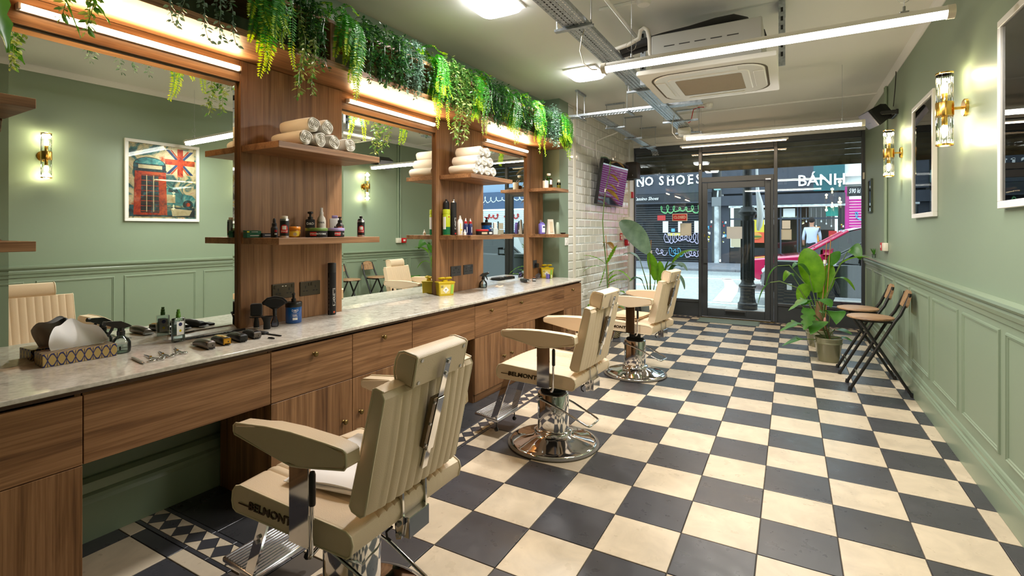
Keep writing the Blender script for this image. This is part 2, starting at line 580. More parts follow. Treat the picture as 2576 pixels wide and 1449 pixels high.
# --- shopfront
wf = struct(G().box(-2.9, YF, 2.70, 1.0, 8.42, H).obj('wall_front', 'white_paint'))
struct(G().prism([(0, 2.70), (.03, 2.70), (.03, 2.74), (.018, 2.75), (.018, 2.80), (.05, 2.83), (.05, 2.845), (0, 2.86)], -2.40, XR, lambda p, q, t: (t, YF - p, q)).obj('trim_2', 'white_paint'))
struct(G().box(-2.9, YF, -.05, -2.30, 8.42, 2.70).obj('trim_3', 'white_paint'))
y0, y1 = 8.25, 8.33
def bars(parent, rects, mat='dark_grey_frame', a=y0, b=y1, nm='frame_bar'):
    for x0, x1, z0, z1 in rects:
        G().rbox(x0, a, z0, x1, b, z1, .004, 1).obj(nm, mat, parent)
w1 = thing('window_1', None, None); struct(w1)
bars(w1, [(-2.30, -2.253, 0, 2.70), (-1.254, -1.206, 0, 2.70), (-2.253, -1.254, 2.60, 2.70), (-2.253, -1.254, .215, .258)])
G().box(-2.253, 8.27, 0, -1.254, 8.31, .215).obj('kick_panel', 'dark_grey_frame', w1)
G().box(-2.253, 8.287, .258, -1.254, 8.293, 2.60).obj('pane', 'pane_glass', w1)
d1 = thing('door_1', None, None); struct(d1)
bars(d1, [(-1.206, -.211, 2.085, 2.163), (-.211, -.163, 0, 2.70), (-1.206, -.211, 2.555, 2.70)], nm='frame_bar')
dy0, dy1 = 8.262, 8.318
bars(d1, [(-1.202, -1.126, .012, 2.080), (-.330, -.256, .012, 2.080), (-1.126, -.330, 1.985, 2.080), (-1.126, -.330, .012, .137)], a=dy0, b=dy1, nm='door_rail')
bars(d1, [(-.254, -.214, .005, 2.085)], a=8.245, b=8.335, nm='door_jamb')
G().box(-1.126, 8.287, .137, -.330, 8.293, 1.985).obj('pane', 'pane_glass', d1)
G().box(-1.206, 8.287, 2.163, -.211, 8.293, 2.555).obj('transom_pane', 'pane_glass', d1)
G().rbox(-1.176, 8.205, .836, -1.116, 8.225, 1.060, .004, 1).box(-1.160, 8.222, .87, -1.135, 8.265, .89).box(-1.160, 8.222, 1.0, -1.135, 8.265, 1.02).obj('door_handle', 'dark_grey_frame', d1)
lb = G().rbox(-.880, 8.250, .055, -.580, 8.264, .125, .004, 1).obj('letterbox', 'dark_grey_frame', d1)
G().box(-.865, 8.246, .066, -.595, 8.252, .112).obj('letter_flap', 'black_plastic', lb)
G().cyl((-1.165, 8.262, 1.26), (-1.165, 8.255, 1.26), .012, n=12).box(-1.170, 8.25, 1.235, -1.160, 8.258, 1.285).obj('lock', 'antique_brass', d1)
G().box(-.32, 8.23, 2.085, -.25, 8.26, 2.105).obj('door_closer', 'steel', d1)
w3 = thing('window_2', None, None); struct(w3)
bars(w3, [(.848, .90, 0, 2.70), (-.163, .848, 2.62, 2.70), (-.163, .848, .235, .275)])
G().box(-.163, 8.27, 0, .848, 8.31, .235).obj('kick_panel', 'dark_grey_frame', w3)
G().box(-.163, 8.287, .275, .848, 8.293, 2.62).obj('pane', 'pane_glass', w3)
struct(G().box(-1.21, 8.20, -.004, -.2, 8.26, .008).obj('trim_4', 'antique_brass'))
for (x, z) in ((-1.228, 2.33), (.868, 2.08)):
    o = G().rbox(x - .010, 8.225, z - .045, x + .010, 8.25, z + .045, .003, 1).obj('door_sensor', 'off_white')
    tag(o, 'small white alarm contact on the mullion beside the door transom' if x < 0 else 'small white alarm contact on the window frame by the green wall', 'sensor')
# roller shutter half lowered outside
rs = thing('roller_shutter', 'dark brown slatted roller shutter let down over the top of the shopfront', 'shutter', (-.75, 8.5, 2.28))
sl = G().prism([(0, 0), (.004, .006), (.010, .03), (.010, .062), (.004, .078), (0, .078), (-.006, .04)], -1.75, 1.75, lambda p, q, t: (t, -p, q)).mesh('slat', plain('shutter_brown', (104, 92, 80), .5, metal=.3, var=.15, bscale=40))
for k in range(7):
    o = bpy.data.objects.new('slat', sl); COL.objects.link(o); o.parent = rs; o.location = (0, 0, .06 + k * .08)
G().rbox(-1.75, -.02, 0, 1.75, .02, .06, .006, 1).obj('bottom_rail', plain('rust_brown', (92, 74, 56), .8, var=.3, bscale=80, bump=.4), rs)
# ================================================================== counter run
ZC = .793
knob_me = G().lathe([(.0001, .028), (.009, .0275), (.0135, .024), (.0145, .020), (.0125, .016), (.006, .013), (.005, .004), (.009, .001), (.009, 0)], 16).xf(Matrix.Rotation(PI / 2, 4, 'Y')).mesh('knob', 'antique_brass', 30)
def knob(u, z, parent):
    o = bpy.data.objects.new('knob', knob_me); COL.objects.link(o); o.parent = parent; o.location = (0, u, z); return o
def front(name, parent, u0, u1, z0, z1, mat, kn=None, g=.0016, off=(0, 0)):
    """front panel whose local origin is the parent's; w=0 is the face"""
    o = G().rbox(-.019, u0 + g, z0 + g, 0, u1 - g, z1 - g, .0012, 1).obj(name, mat, parent)
    if kn: knob(kn[0], kn[1], o)
    return o
ct = thing('worktop', 'long pale quartz worktop running along the mirrors', 'worktop', L(0, 0, 0), LR)
G().rbox(-.5195, -.6, .775, .017, 5.372, ZC, .003, 2).obj('slab', 'quartz', ct)
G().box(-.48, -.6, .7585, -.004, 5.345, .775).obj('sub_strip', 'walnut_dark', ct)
DZ0, DZ1 = .502, .750
def carcass(p, u0, u1, z0=.062, z1=.757, side_full=True):
    t = .018
    G().box(-.43, u0, 0, -.020, u0 + t, z1).obj('side_panel', 'walnut_vertical', p)
    G().box(-.43, u1 - t, 0, -.020, u1, z1).obj('side_panel', 'walnut_vertical', p)
    G().box(-.43, u0 + t, z0, -.022, u1 - t, z0 + t).obj('bottom_panel', 'walnut_along', p)
    G().box(-.43, u0 + t, z0, -.42, u1 - t, z1).obj('back_panel', 'walnut_vertical', p)
    G().box(-.034, u0 + t, 0, -.016, u1 - t, z0).obj('plinth', 'walnut_along', p)
    return p
cA = carcass(thing('base_cabinet', 'walnut base cabinet with drawer over door beside the tissue box end of the worktop', 'cabinet', L(0, 0, 0), LR), .02, .817)
front('drawer', cA, .02, .817, DZ0, DZ1, 'walnut_along', (.42, .695))
front('door', cA, .02, .817, .062, DZ0, 'walnut_vertical', (.10, .28))
k1 = thing('apron_drawer', 'plain walnut apron with no knob over the kneehole of the chair with the white towel', 'drawer', L(0, 0, 0), LR)
front('drawer_front', k1, .817, 1.54, DZ0, DZ1, 'walnut_along')
G().box(-.40, .822, .53, -.02, 1.535, .7575).obj('drawer_box', 'walnut_along', k1)
cB = carcass(thing('base_cabinet', 'walnut base cabinet with two knobbed drawers over two doors below the gel bottle', 'cabinet', L(0, 0, 0), LR), 1.54, 2.536)
front('drawer', cB, 1.54, 2.04, DZ0, DZ1, 'walnut_along', (1.781, .695)); front('drawer', cB, 2.04, 2.536, DZ0, DZ1, 'walnut_along', (2.274, .694))
front('door', cB, 1.54, 2.04, .062, DZ0, 'walnut_vertical', (1.975, .278)); front('door', cB, 2.04, 2.536, .062, DZ0, 'walnut_vertical', (2.09, .30))
k2 = thing('apron_drawer', 'plain walnut apron with no knob below the yellow sharps bin on the worktop', 'drawer', L(0, 0, 0), LR)
front('drawer_front', k2, 2.536, 3.245, DZ0, DZ1, 'walnut_along')
G().box(-.40, 2.541, .53, -.02, 3.240, .7575).obj('drawer_box', 'walnut_along', k2)
cC = carcass(thing('base_cabinet', 'walnut base cabinet with paired doors behind the middle barber chair', 'cabinet', L(0, 0, 0), LR), 3.245, 4.232, z1=.500)
G().box(-.43, 3.245, .500, -.020, 3.263, .757).obj('drawer_case', 'walnut_vertical', cC)
G().box(-.43, 3.709, .500, -.020, 3.727, .757).obj('drawer_case', 'walnut_vertical', cC)
front('drawer', cC, 3.245, 3.727, DZ0, DZ1, 'walnut_along', (3.459, .693))
front('door', cC, 3.245, 3.727, .062, DZ0, 'walnut_vertical', (3.655, .284)); front('door', cC, 3.727, 4.232, .062, DZ0, 'walnut_vertical', (3.78, .286))
k3 = thing('wide_drawer', 'wide walnut drawer with one knob spanning the kneehole of the chair by the tiled wall', 'drawer', L(0, 0, 0), LR)
front('drawer_front', k3, 3.727, 4.881, DZ0, DZ1, 'walnut_along', (3.947, .697))
G().box(-.40, 3.732, .53, -.02, 4.876, .7575).obj('drawer_box', 'walnut_along', k3)
cD = carcass(thing('base_cabinet', 'narrow walnut end cabinet of the counter next to the white tiled wall', 'cabinet', L(0, 0, 0), LR), 4.881, 5.34)
front('drawer', cD, 4.881, 5.34, DZ0, DZ1, 'walnut_along', (5.078, .696)); front('door', cD, 4.881, 5.34, .062, DZ0, 'walnut_vertical', (4.94, .28))

# shelf towers
def tower(u0, u1, s0, s1, label, lab_lo, lab_hi):
    t = thing('tower_panel', label, 'wall panel', L(0, 0, 0), LR)
    G().rbox(-.5195, u0, ZC + .0005, -.485, u1, 2.279, .002, 1).obj('backboard', 'walnut_vertical', t)
    for z0, z1, lab in ((1.262, 1.298, lab_lo), (1.773, 1.808, lab_hi)):
        o = G().rbox(-.4846, s0, z0, -.155, s1, z1, .0015, 1).obj('wall_shelf', 'walnut_along', None, loc=L(0, 0, 0), rotz=LR)
        tag(o, lab, 'shelf')
tower(.02, .722, .03, .735, 'walnut wall panel at the near end above the tissue box', 'lower empty walnut shelf at the near end by the first mirror', 'upper empty walnut shelf at the near end by the first mirror')
tower(1.68, 2.38, 1.687, 2.40, 'walnut wall panel behind the gel bottle and bronze sockets', 'walnut shelf with pomade tins and spray cans', 'walnut shelf with the low pile of rolled towels')
tower(3.37, 4.08, 3.412, 4.078, 'walnut wall panel behind the dark grey sockets', 'walnut shelf with the lime green aerosol', 'walnut shelf with the tall pile of rolled towels')
tower(4.95, 5.338, 4.99, 5.336, 'narrow walnut wall panel by the green pier', 'short walnut shelf with the purple talc bottle', 'short walnut shelf with the glass decanter')
# mirrors with header boards and led battens
def mirror(u0, u1, label, lab2):
    t = thing('wall_mirror', label, 'mirror', L(0, 0, 0), LR)
    z0, z1, b = ZC + .001, 2.158, .028
    a, c = u0 + .002, u1 - .002
    v = [(-.510, a, z0), (-.510, c, z0), (-.510, c, z1), (-.510, a, z1), (-.5068, a + b, z0 + b), (-.5068, c - b, z0 + b), (-.5068, c - b, z1 - b), (-.5068, a + b, z1 - b)]
    G().add(v[4:], [(0, 1, 2, 3)]).obj('mirror_glass', 'mirror', t)
    G().add(v, [(0, 1, 5, 4), (1, 2, 6, 5), (2, 3, 7, 6), (3, 0, 4, 7)]).obj('bevelled_edge', 'mirror', t)
    G().box(-.5195, a, z0, -.5102, c, z1).obj('backing', 'matte_black', t)
    h = G().box(-.5195, u0 + .001, 2.162, -.490, u1 - .001, 2.279).obj('mirror_header', 'walnut_along', None, loc=L(0, 0, 0), rotz=LR)
    tag(h, lab2, 'board')
mirror(.722, 1.68, 'frameless wall mirror reflecting the phone box picture', 'walnut header board over the mirror reflecting the phone box picture')
mirror(2.38, 3.37, 'frameless wall mirror behind the yellow sharps bin reflecting folding chairs', 'walnut header board over the mirror behind the yellow sharps bin')
mirror(4.08, 4.95, 'frameless wall mirror reflecting the shop window and street', 'walnut header board over the mirror reflecting the street')
led_m = emit('led_warm', (255, 222, 176), 9)
def led(u0, u1, z, label):
    t = thing('led_batten', label, 'light', L(0, 0, z), LR, 'warm LED battens over the mirrors')
    G().rbox(-.4895, u0, -.014, -.474, u1, .014, .002, 1).obj('housing', 'white_plastic', t)
    G().prism([(-.474, -.013), (-.462, -.012), (-.455, -.004), (-.455, .004), (-.462, .012), (-.474, .013)], u0 + .012, u1 - .012, lambda p, q, s: (p, s, q)).obj('diffuser', 'led_warm', t)
    G().rbox(-.476, u0, -.013, -.457, u0 + .011, .013, .002, 1).obj('end_cap', 'white_plastic', t)
    G().rbox(-.476, u1 - .011, -.013, -.457, u1, .013, .002, 1).obj('end_cap', 'white_plastic', t)
    ld = bpy.data.lights.new('led_light', 'AREA'); ld.shape = 'RECTANGLE'; ld.size = .02; ld.size_y = u1 - u0 - .03; ld.energy = 4.5; ld.color = (1.0, .70, .38)
    lo = bpy.data.objects.new('led_light', ld); COL.objects.link(lo); lo.parent = t; lo.location = (-.452, (u0 + u1) / 2, 0); lo.rotation_euler = (0, R(-90), 0)
    return t
led(.766, 1.672, 2.226, 'warm LED batten glowing over the mirror reflecting the phone box picture')
led(2.415, 3.335, 2.220, 'warm LED batten glowing over the mirror behind the yellow sharps bin')
led(4.095, 4.942, 2.214, 'warm LED batten glowing over the mirror reflecting the street')
# planter shelf over everything
ps = thing('planter_shelf', 'long walnut planter box above the mirrors full of trailing greenery', 'planter', L(0, 0, 0), LR)
G().rbox(-.5195, -.5, 2.281, -.14, 5.338, 2.315, .002, 1).obj('bottom_board', 'walnut_along', ps)
G().rbox(-.5195, -.5, 2.535, -.16, 5.338, 2.560, .002, 1).obj('top_board', 'walnut_along', ps)
for u in (-.5, .33, 2.005, 3.70, 5.304):
    G().rbox(-.5195, u, 2.315, -.142, u + .033, 2.535, .002, 1).obj('divider', 'walnut_vertical', ps)
# ================================================================== barber chairs (x forward, y sitter's left)
def loft(g, sections, closed_prof=True, caps=True):
    n = len(sections[0]); vs = []; fs = []
    for s in sections: vs += s
    for i in range(len(sections) - 1):
        for k in range(n):
            fs.append((i * n + k, i * n + (k + 1) % n, (i + 1) * n + (k + 1) % n, (i + 1) * n + k))
    if caps: fs += [tuple(range(n))[::-1], tuple(range((len(sections) - 1) * n, len(sections) * n))]
    return g.add(vs, fs)
def groove(y, pitch, half):
    """flute relief: 0 on the crown, 1 in the stitched valley"""
    if abs(y) > half: return 0.0
    t = (abs(y) / pitch) % 1.0
    return max(0.0, 1 - abs(t - .5) * 2 / .38) if True else 0
def ysamp(half, full, pitch):
    ys = {-full, full, -full + .004, full - .004, -full + .012, full - .012}
    k = -half
    while k <= half + 1e-6:
        ys.add(round(k, 4)); k += pitch / 6
    return sorted(ys)
BTX = [(-.205, .548), (-.285, .540)]
def chair_proto():
    c = thing('barber_chair', 'x', 'barber chair', (0, 0, 0))
    g = G().lathe([(.276, 0), (.287, .004), (.287, .010), (.276, .016), (.268, .016)], 56).obj('rubber_rim', 'rubber_grey', c, 40)
    b = G().lathe([(.272, .0155), (.270, .020), (.258, .024), (.230, .029), (.18, .040), (.13, .056), (.105, .068), (.100, .078)], 56).obj('base_dome', 'chrome', c, 50)
    # oval column and collar
    def oval(z, sx, sy, n=40, p=3.0):
        o = []
        for k in range(n):
            t = 2 * PI * k / n; ct, st = math.cos(t), math.sin(t)
            o.append((sx * math.copysign(abs(ct) ** (2 / p), ct), sy * math.copysign(abs(st) ** (2 / p), st), z))
        return o
    loft(G(), [oval(.060, .100, .085), oval(.066, .112, .094), oval(.078, .114, .096), oval(.088, .108, .090), oval(.092, .098, .080)]).obj('collar', 'chrome', c, 50)
    loft(G(), [oval(.090, .094, .076), oval(.310, .094, .076), oval(.318, .091, .073), oval(.322, .085, .068)]).obj('column', 'chrome', c, 50)
    loft(G(), [oval(.320, .078, .062), oval(.334, .076, .060)]).obj('column_cap', 'matte_black', c, 50)
    G().cyl((0, 0, .332), (0, 0, .415), .052, n=28).obj('piston', 'matte_black', c, 40)
    # pump pedal
    path = [(.062, .082, .292), (-.10, .084, .245), (-.255, .078, .182), (-.272, .070, .176), (-.278, .055, .175), (-.278, -.055, .175), (-.272, -.070, .176), (-.255, -.078, .182), (-.10, -.084, .245), (.062, -.082, .292)]
    p = G().tube(path, .0062, 10).obj('pump_pedal', 'chrome', c, 60)
    for s in (-1, 1):
        G().cyl((.062, s * .070, .292), (.062, s * .094, .292), .014, n=16).obj('pivot', 'chrome', p, 40)
    G().rbox(-.16, -.20, .412, .14, .20, .437, .004, 1).obj('seat_plate', 'black_plastic', c)
    # seat
    sp = [(.236, .438), (.252, .447), (.258, .468), (.254, .500), (.240, .517), (.215, .525), (.10, .520), (-.10, .512), (-.20, .510), (-.245, .507), (-.264, .496), (-.270, .476), (-.262, .445), (-.250, .436)]
    secs = []
    W = .262
    for y in ysamp(.17, W, .034):
        gr = groove(y, .034, .16)
        ins = .004 if abs(abs(y) - W) < 1e-6 else 0
        q = []
        for (x, z) in sp:
            cx, cz = 0, .478
            crown = .010 * (1 - (y / W) ** 2) if z > .49 else 0
            q.append((x - math.copysign(ins, x), y, z + crown - (gr * .006 if z > .495 else 0) - math.copysign(ins, z - cz) * .6))
        secs.append(q)
    seat = loft(G(), secs).obj('seat', 'leather', c, 35)
    for s in (-1, 1):
        G().tube([(x, s * (W - .001), z) for x, z in sp], .0038, 6, True).obj('piping', 'piping', seat, 60)
    # badge
    for s in (-1, 1):
        bd = G().box(.160, s * .2635, .4690, .222, s * .2655, .4722).obj('badge_bar', 'badge_metal', seat)
        text('BELMONT', .034, (.075, s * .264, .4735), (-s, 0, 0), (0, 0, 1), 'badge_metal', seat, 'badge_lettering', .004, .018, 'CENTER', .12, 1.28)
    # arms
    for s in (-1, 1):
        G().rbox(-.115, s * .268, .430, -.032, s * .278, .690, .002, 1).obj('arm_post', 'chrome', c)
        G().rbox(-.115, s * .15, .428, -.032, s * .278, .437, .002, 1).obj('post_foot', 'chrome', c)
        ap = [(.196, .703), (.202, .712), (.202, .730), (.192, .738), (.05, .752), (-.06, .756), (-.20, .752), (-.268, .748), (-.278, .740), (-.280, .706), (-.272, .698), (-.10, .668), (-.06, .664), (-.03, .668)]
        bm = bmesh.new()
        ya, yb = s * .236, s * .296
        v0 = [bm.verts.new((x, ya, z)) for x, z in ap]; v1 = [bm.verts.new((x, yb, z)) for x, z in ap]
        for k in range(len(ap)):
            bm.faces.new((v0[k], v0[(k + 1) % len(ap)], v1[(k + 1) % len(ap)], v1[k]))
        f0 = bm.faces.new(v0); f1 = bm.faces.new(v1)
        bmesh.ops.bevel(bm, geom=list(f0.edges) + list(f1.edges), offset=.008, segments=2, affect='EDGES')
        arm = G().bm(bm).obj('armrest', 'leather', c, 40)
        G().tube([(x, yb - s * .003, z + (.001 if z > .7 else -.001)) for x, z in ap], .0032, 6, True).obj('piping', 'piping', arm, 60)
    # back rest
    H0, H1, dx0, dx1 = .545, .905, -.208, -.302
    def bp(t, d):            # t 0..1 up the back, d depth behind the front face
        x = dx0 + (dx1 - dx0) * t; z = H0 + (H1 - H0) * t
        return (x - d * .967, z - d * .253)
    tn = [0, .03, .12, .3, .5, .7, .85, .95, .985]
    secs = []
    WB = .222
    for y in ysamp(.185, WB, .040):
        gr = groove(y, .040, .18); e = 1 - (abs(y) / WB) ** 4
        end = .005 if abs(abs(y) - WB) < 1e-6 else 0
        q = []
        for t in tn:                                   # front face going up
            d = .006 - .010 * e + gr * .004 + (.012 if t in (0,) else 0) + end
            q.append(bp(t, d))
        q.append(bp(1.0 - end, .014)); q.append(bp(1.0 - end, .044))
        for t in tn[::-1]:                             # rear face going down
            d = .068 - .016 * t + .014 * e * math.sin(PI * min(1, .25 + t * .75)) - gr * .005 - (.012 if t in (0, .985) else 0) - end
            q.append(bp(t, d))
        secs.append([(x, y, z) for x, z in q])
    back = loft(G(), secs).obj('backrest', 'leather', c, 35)
    for s in (-1, 1):
        ln = [bp(t, .008 + (.012 if t == 0 else 0)) for t in tn] + [bp(1.0, .016), bp(1.0, .042)] + [bp(t, .066 - .016 * t - (.012 if t in (0, .985) else 0)) for t in tn[::-1]]
        G().tube([(x, s * (WB - .001), z) for x, z in ln], .0036, 6, True).obj('piping', 'piping', back, 60)
    pl = G().rbox(-.031, -.004, -.006, .031, .004, .006, .0015, 1).xf(Matrix.Translation(Vector((bp(.06, .066)[0], 0, bp(.06, .066)[1]))) @ Matrix.Rotation(PI / 2, 4, 'Z'))
    pl.obj('maker_plate', 'steel', back)
    # head rest
    hx, hz = -.340, .936
    prof = [(.028, -.040), (.037, -.022), (.038, .018), (.030, .040), (.012, .049), (-.032, .049), (-.038, .045), (-.038, -.045), (-.032, -.049), (.014, -.049)]
    tilt = Matrix.Translation(Vector((hx, 0, hz))) @ Matrix.Rotation(R(-12), 4, 'Y')
    bm = bmesh.new()
    v0 = [bm.verts.new((x, -.128, z)) for x, z in prof]; v1 = [bm.verts.new((x, .128, z)) for x, z in prof]
    for k in range(len(prof)):
        bm.faces.new((v0[k], v0[(k + 1) % len(prof)], v1[(k + 1) % len(prof)], v1[k]))
    f0 = bm.faces.new(v0); f1 = bm.faces.new(v1)
    bmesh.ops.bevel(bm, geom=list(f0.edges) + list(f1.edges), offset=.006, segments=2, affect='EDGES')
    hd = G().bm(bm).xf(tilt).obj('headrest', 'leather', c, 40)
    for s in (-1, 1):
        G().tube([(x, s * .1275, z) for x, z in prof], .0034, 6, True).xf(tilt).obj('piping', 'piping', hd, 60)
    G().box(-.0405, -.124, -.044, -.0385, .124, .044).xf(tilt).obj('rear_plate', 'leather', hd)
    for s in (-1, 1):
        for z in (-.034, .034):
            G().cyl((-.0395, s * .108, z), (-.043, s * .108, z), .0055, n=12).xf(tilt).obj('screw', 'steel', hd)
    bt = Matrix.Translation(Vector((bp(.90, .084)[0], 0, bp(.90, .084)[1]))) @ Matrix.Rotation(R(-14.6), 4, 'Y')
    st = G().rbox(-.006, -.014, -.03, .0, .014, .105, .001, 1).xf(bt).obj('headrest_bar', 'chrome', c)
    for z in (.055, .093):
        G().cyl((-.006, 0, z), (-.010, 0, z), .006, n=12).xf(bt).obj('bolt', 'steel', st)
    br = G().rbox(-.006, -.018, -.185, .010, .034, -.020, .001, 1).xf(bt).obj('bar_bracket', plain('bronze_steel', (110, 98, 82), .25, metal=1.0), c)
    G().rbox(-.0085, -.017, -.20, -.0065, .014, -.025, .0006, 1).xf(bt).obj('bracket_cover', 'chrome', br)
    for z in (-.175, -.105, -.035):
        G().cyl((-.004, .027, z), (-.010, .027, z), .0045, n=10).xf(bt).obj('bolt', 'steel', br)
    G().rbox(-.004, -.014, -.265, .004, .012, -.20, .001, 1).xf(bt).obj('lower_bar', 'chrome', c)
    # hinge under the back
    for s in (-1, 1):
        q = [bp(.05, .058), bp(.05, .072)]
        g = G().prism([(-.238, .560), (-.272, .552), (-.276, .430), (-.268, .385), (-.248, .378), (-.242, .430)], s * .052, s * .060, lambda p, r, t: (p, t, r))
        h = g.obj('hinge_arm', 'chrome', c)
        for (x, z) in ((-.259, .430), (-.258, .396)):
            G().cyl((x, s * .058, z), (x, s * .066, z), .008, n=14).obj('bolt', 'steel', h)
    G().rbox(-.292, -.050, .385, -.262, .050, .450, .002, 1).obj('hinge_box', 'chrome', c)
    G().tube([(-.245, .075, .425), (-.225, .078, .405), (-.228, .078, .388), (-.240, .075, .380)], .004, 8).obj('release_hook', 'black_plastic', c)
    # recline lever
    lv = G().tube([(-.10, .20, .418), (-.125, .275, .416), (-.140, .292, .424), (-.146, .294, .440), (-.150, .294, .60)], .0065, 8).obj('recline_lever', 'chrome', c, 60)
    G().lathe([(.0085, 0), (.0095, .004), (.0095, .085), (.007, .094), (.0001, .097)], 12, (-.1505, .294, .572)).obj('lever_grip', 'black_plastic', lv, 50)
    # foot rest
    for s in (-1, 1):
        a = Vector((.248, s * .118, .445)); b = Vector((.372, s * .128, .098))
        d = (b - a).normalized(); nrm = Vector((d.z, 0, -d.x)).normalized() * .021
        ww = Vector((0, s * .005, 0))
        vs = []
        for p in (a, b):
            vs += [p - nrm - ww, p + nrm - ww, p + nrm + ww, p - nrm + ww]
        lg = G().add(vs, [(0, 1, 2, 3), (4, 7, 6, 5), (0, 4, 5, 1), (1, 5, 6, 2), (2, 6, 7, 3), (3, 7, 4, 0)]).obj('footrest_leg', 'chrome', c)
        m = a + (b - a) * .55
        for k in (-.008, .008):
            G().cyl(m + d * k * 1.3 + ww, m + d * k * 1.3 + ww * 2.2, .007, n=12).obj('bolt', 'steel', lg)
    fp = Matrix.Translation(Vector((.424, 0, .118))) @ Matrix.Rotation(R(-5), 4, 'Y')
    f = G().rbox(-.092, -.135, -.011, .092, .135, .008, .005, 2).xf(fp).obj('footplate', 'steel', c, 40)
    rib = G().rbox(-.0045, -.131, .007, .0045, .131, .0125, .0015, 1).mesh('rib', 'steel')
    for k in range(12):
        o = bpy.data.objects.new('rib', rib); COL.objects.link(o); o.parent = f; o.matrix_local = fp @ Matrix.Translation(Vector((-.080 + k * .0145, 0, 0)))
    for s in (-1, 1):
        G().cyl((.356, s * .112, .110), (.356, s * .112, .055), .004, n=8).lathe([(.0001, 0), (.010, .001), (.015, .010), (.012, .020), (.004, .026)], 14, (.356, s * .112, .034)).obj('foot_stop', 'black_plastic', c, 50)
    return c
plain('badge_metal', (96, 84, 66), .25, metal=1.0)
c1 = chair_proto()
def put(c, x, y, a, label):
    c.location = (x, y, 0); c.rotation_euler = (0, 0, PI - R(a)); c['label'] = label; c['group'] = 'barber chairs'
c2 = copy_tree(c1); c3 = copy_tree(c1)
put(c1, -1.318, 1.24, -1.0, 'cream leather barber chair with a folded white towel on its seat')
put(c2, -1.31, 2.896, 2.5, 'cream leather barber chair with an empty seat')
put(c3, -1.27, 4.655, 8, 'cream leather barber chair with a folded beige cape on its seat')
# folded cloths lying on two seats
def folded(sx, sy, h, n, name, mat, seed):
    rnd = random.Random(seed); g = G(); N = 14
    for k in range(n):
        z0 = k * h; a = sx * (1 - .05 * k); b = sy * (1 - .04 * k); ox = rnd.uniform(-.006, .006)
        top = []; bot = []
        for i in range(N + 1):
            for j in range(N + 1):
                u, v = i / N * 2 - 1, j / N * 2 - 1
                e = max(abs(u), abs(v)); drop = max(0, (e - .86) / .14) ** 2 * h * .75
                zz = z0 + h - drop + .004 * math.sin(u * 3.1 + seed + k) * math.sin(v * 2.3 + k)
                top.append((ox + u * a, v * b, zz)); bot.append((ox + u * a * .995, v * b * .995, z0))
        m = (N + 1) ** 2; fs = []
        for i in range(N):
            for j in range(N):
                q = (i * (N + 1) + j, i * (N + 1) + j + 1, (i + 1) * (N + 1) + j + 1, (i + 1) * (N + 1) + j)
                fs.append(q); fs.append(tuple(m + x for x in q[::-1]))
        rim = [i * (N + 1) for i in range(N + 1)] + [N * (N + 1) + j for j in range(1, N + 1)] + [i * (N + 1) + N for i in range(N - 1, -1, -1)] + [j for j in range(N - 1, 0, -1)]
        for t in range(len(rim)):
            x, y = rim[t], rim[(t + 1) % len(rim)]
            fs.append((x, y, m + y, m + x))
        g.add(top + bot, fs)
    return g
cl = folded(.15, .19, .012, 2, 'folded_towel', 'towel', 3).obj('folded_towel', 'tissue', None, 60, loc=(-1.30, 1.26, .5335), rotz=R(10))
tag(cl, 'folded white towel lying on a cream barber chair seat', 'towel')
cl = folded(.15, .19, .014, 2, 'folded_cape', 'x', 8).obj('folded_cape', plain('beige_cloth', (214, 190, 156), .85, bump=.2), None, 60, loc=(-1.33, 4.66, .5335), rotz=R(-6))
tag(cl, 'folded beige cape lying on the barber chair by the tall plants', 'cape')
# ================================================================== lamps and ceiling services
def area(parent, name, loc, sx, sy, energy, col, rot=(0, 0, 0)):
    ld = bpy.data.lights.new(name, 'AREA'); ld.shape = 'RECTANGLE'; ld.size = sx; ld.size_y = sy; ld.energy = energy; ld.color = col
    lo = bpy.data.objects.new(name, ld); COL.objects.link(lo); lo.parent = parent; lo.location = loc; lo.rotation_euler = rot
    return lo
emit('panel_glow', (255, 255, 255), 9)
emit('tube_glow', (255, 250, 240), 9)
emit('bulb_glow', (255, 226, 170), 26)
emit('strip_glow', (255, 214, 170), 8)
def panel_light(x0, y0, label):
    t = thing('ceiling_panel_light', label, 'light', (x0, y0, H), 0, 'square ceiling lights')
    G().rbox(-.165, -.175, -.016, .165, .175, -.0005, .004, 1).obj('base', 'white_plastic', t)
    bm = bmesh.new()
    G_ = G()
    secs = []
    for z, k in ((-.016, 0.0), (-.034, .003), (-.044, .010), (-.050, .022)):
        q = []
        for i in range(40):
            a = 2 * PI * i / 40; c, s = math.cos(a), math.sin(a); p = 5.0
            q.append(((.160 - k) * math.copysign(abs(c) ** (2 / p), c), (.170 - k) * math.copysign(abs(s) ** (2 / p), s), z))
        secs.append(q)
    loft(G_, secs).obj('diffuser', 'panel_glow', t, 50)
    area(t, 'panel_lamp', (0, 0, -.056), .28, .30, 22, (1, .97, .93))
panel_light(-1.755, 2.90, 'square white ceiling light above the nearer cable tray bracket')
panel_light(-1.755, 4.63, 'square white ceiling light beside the ceiling air conditioner')
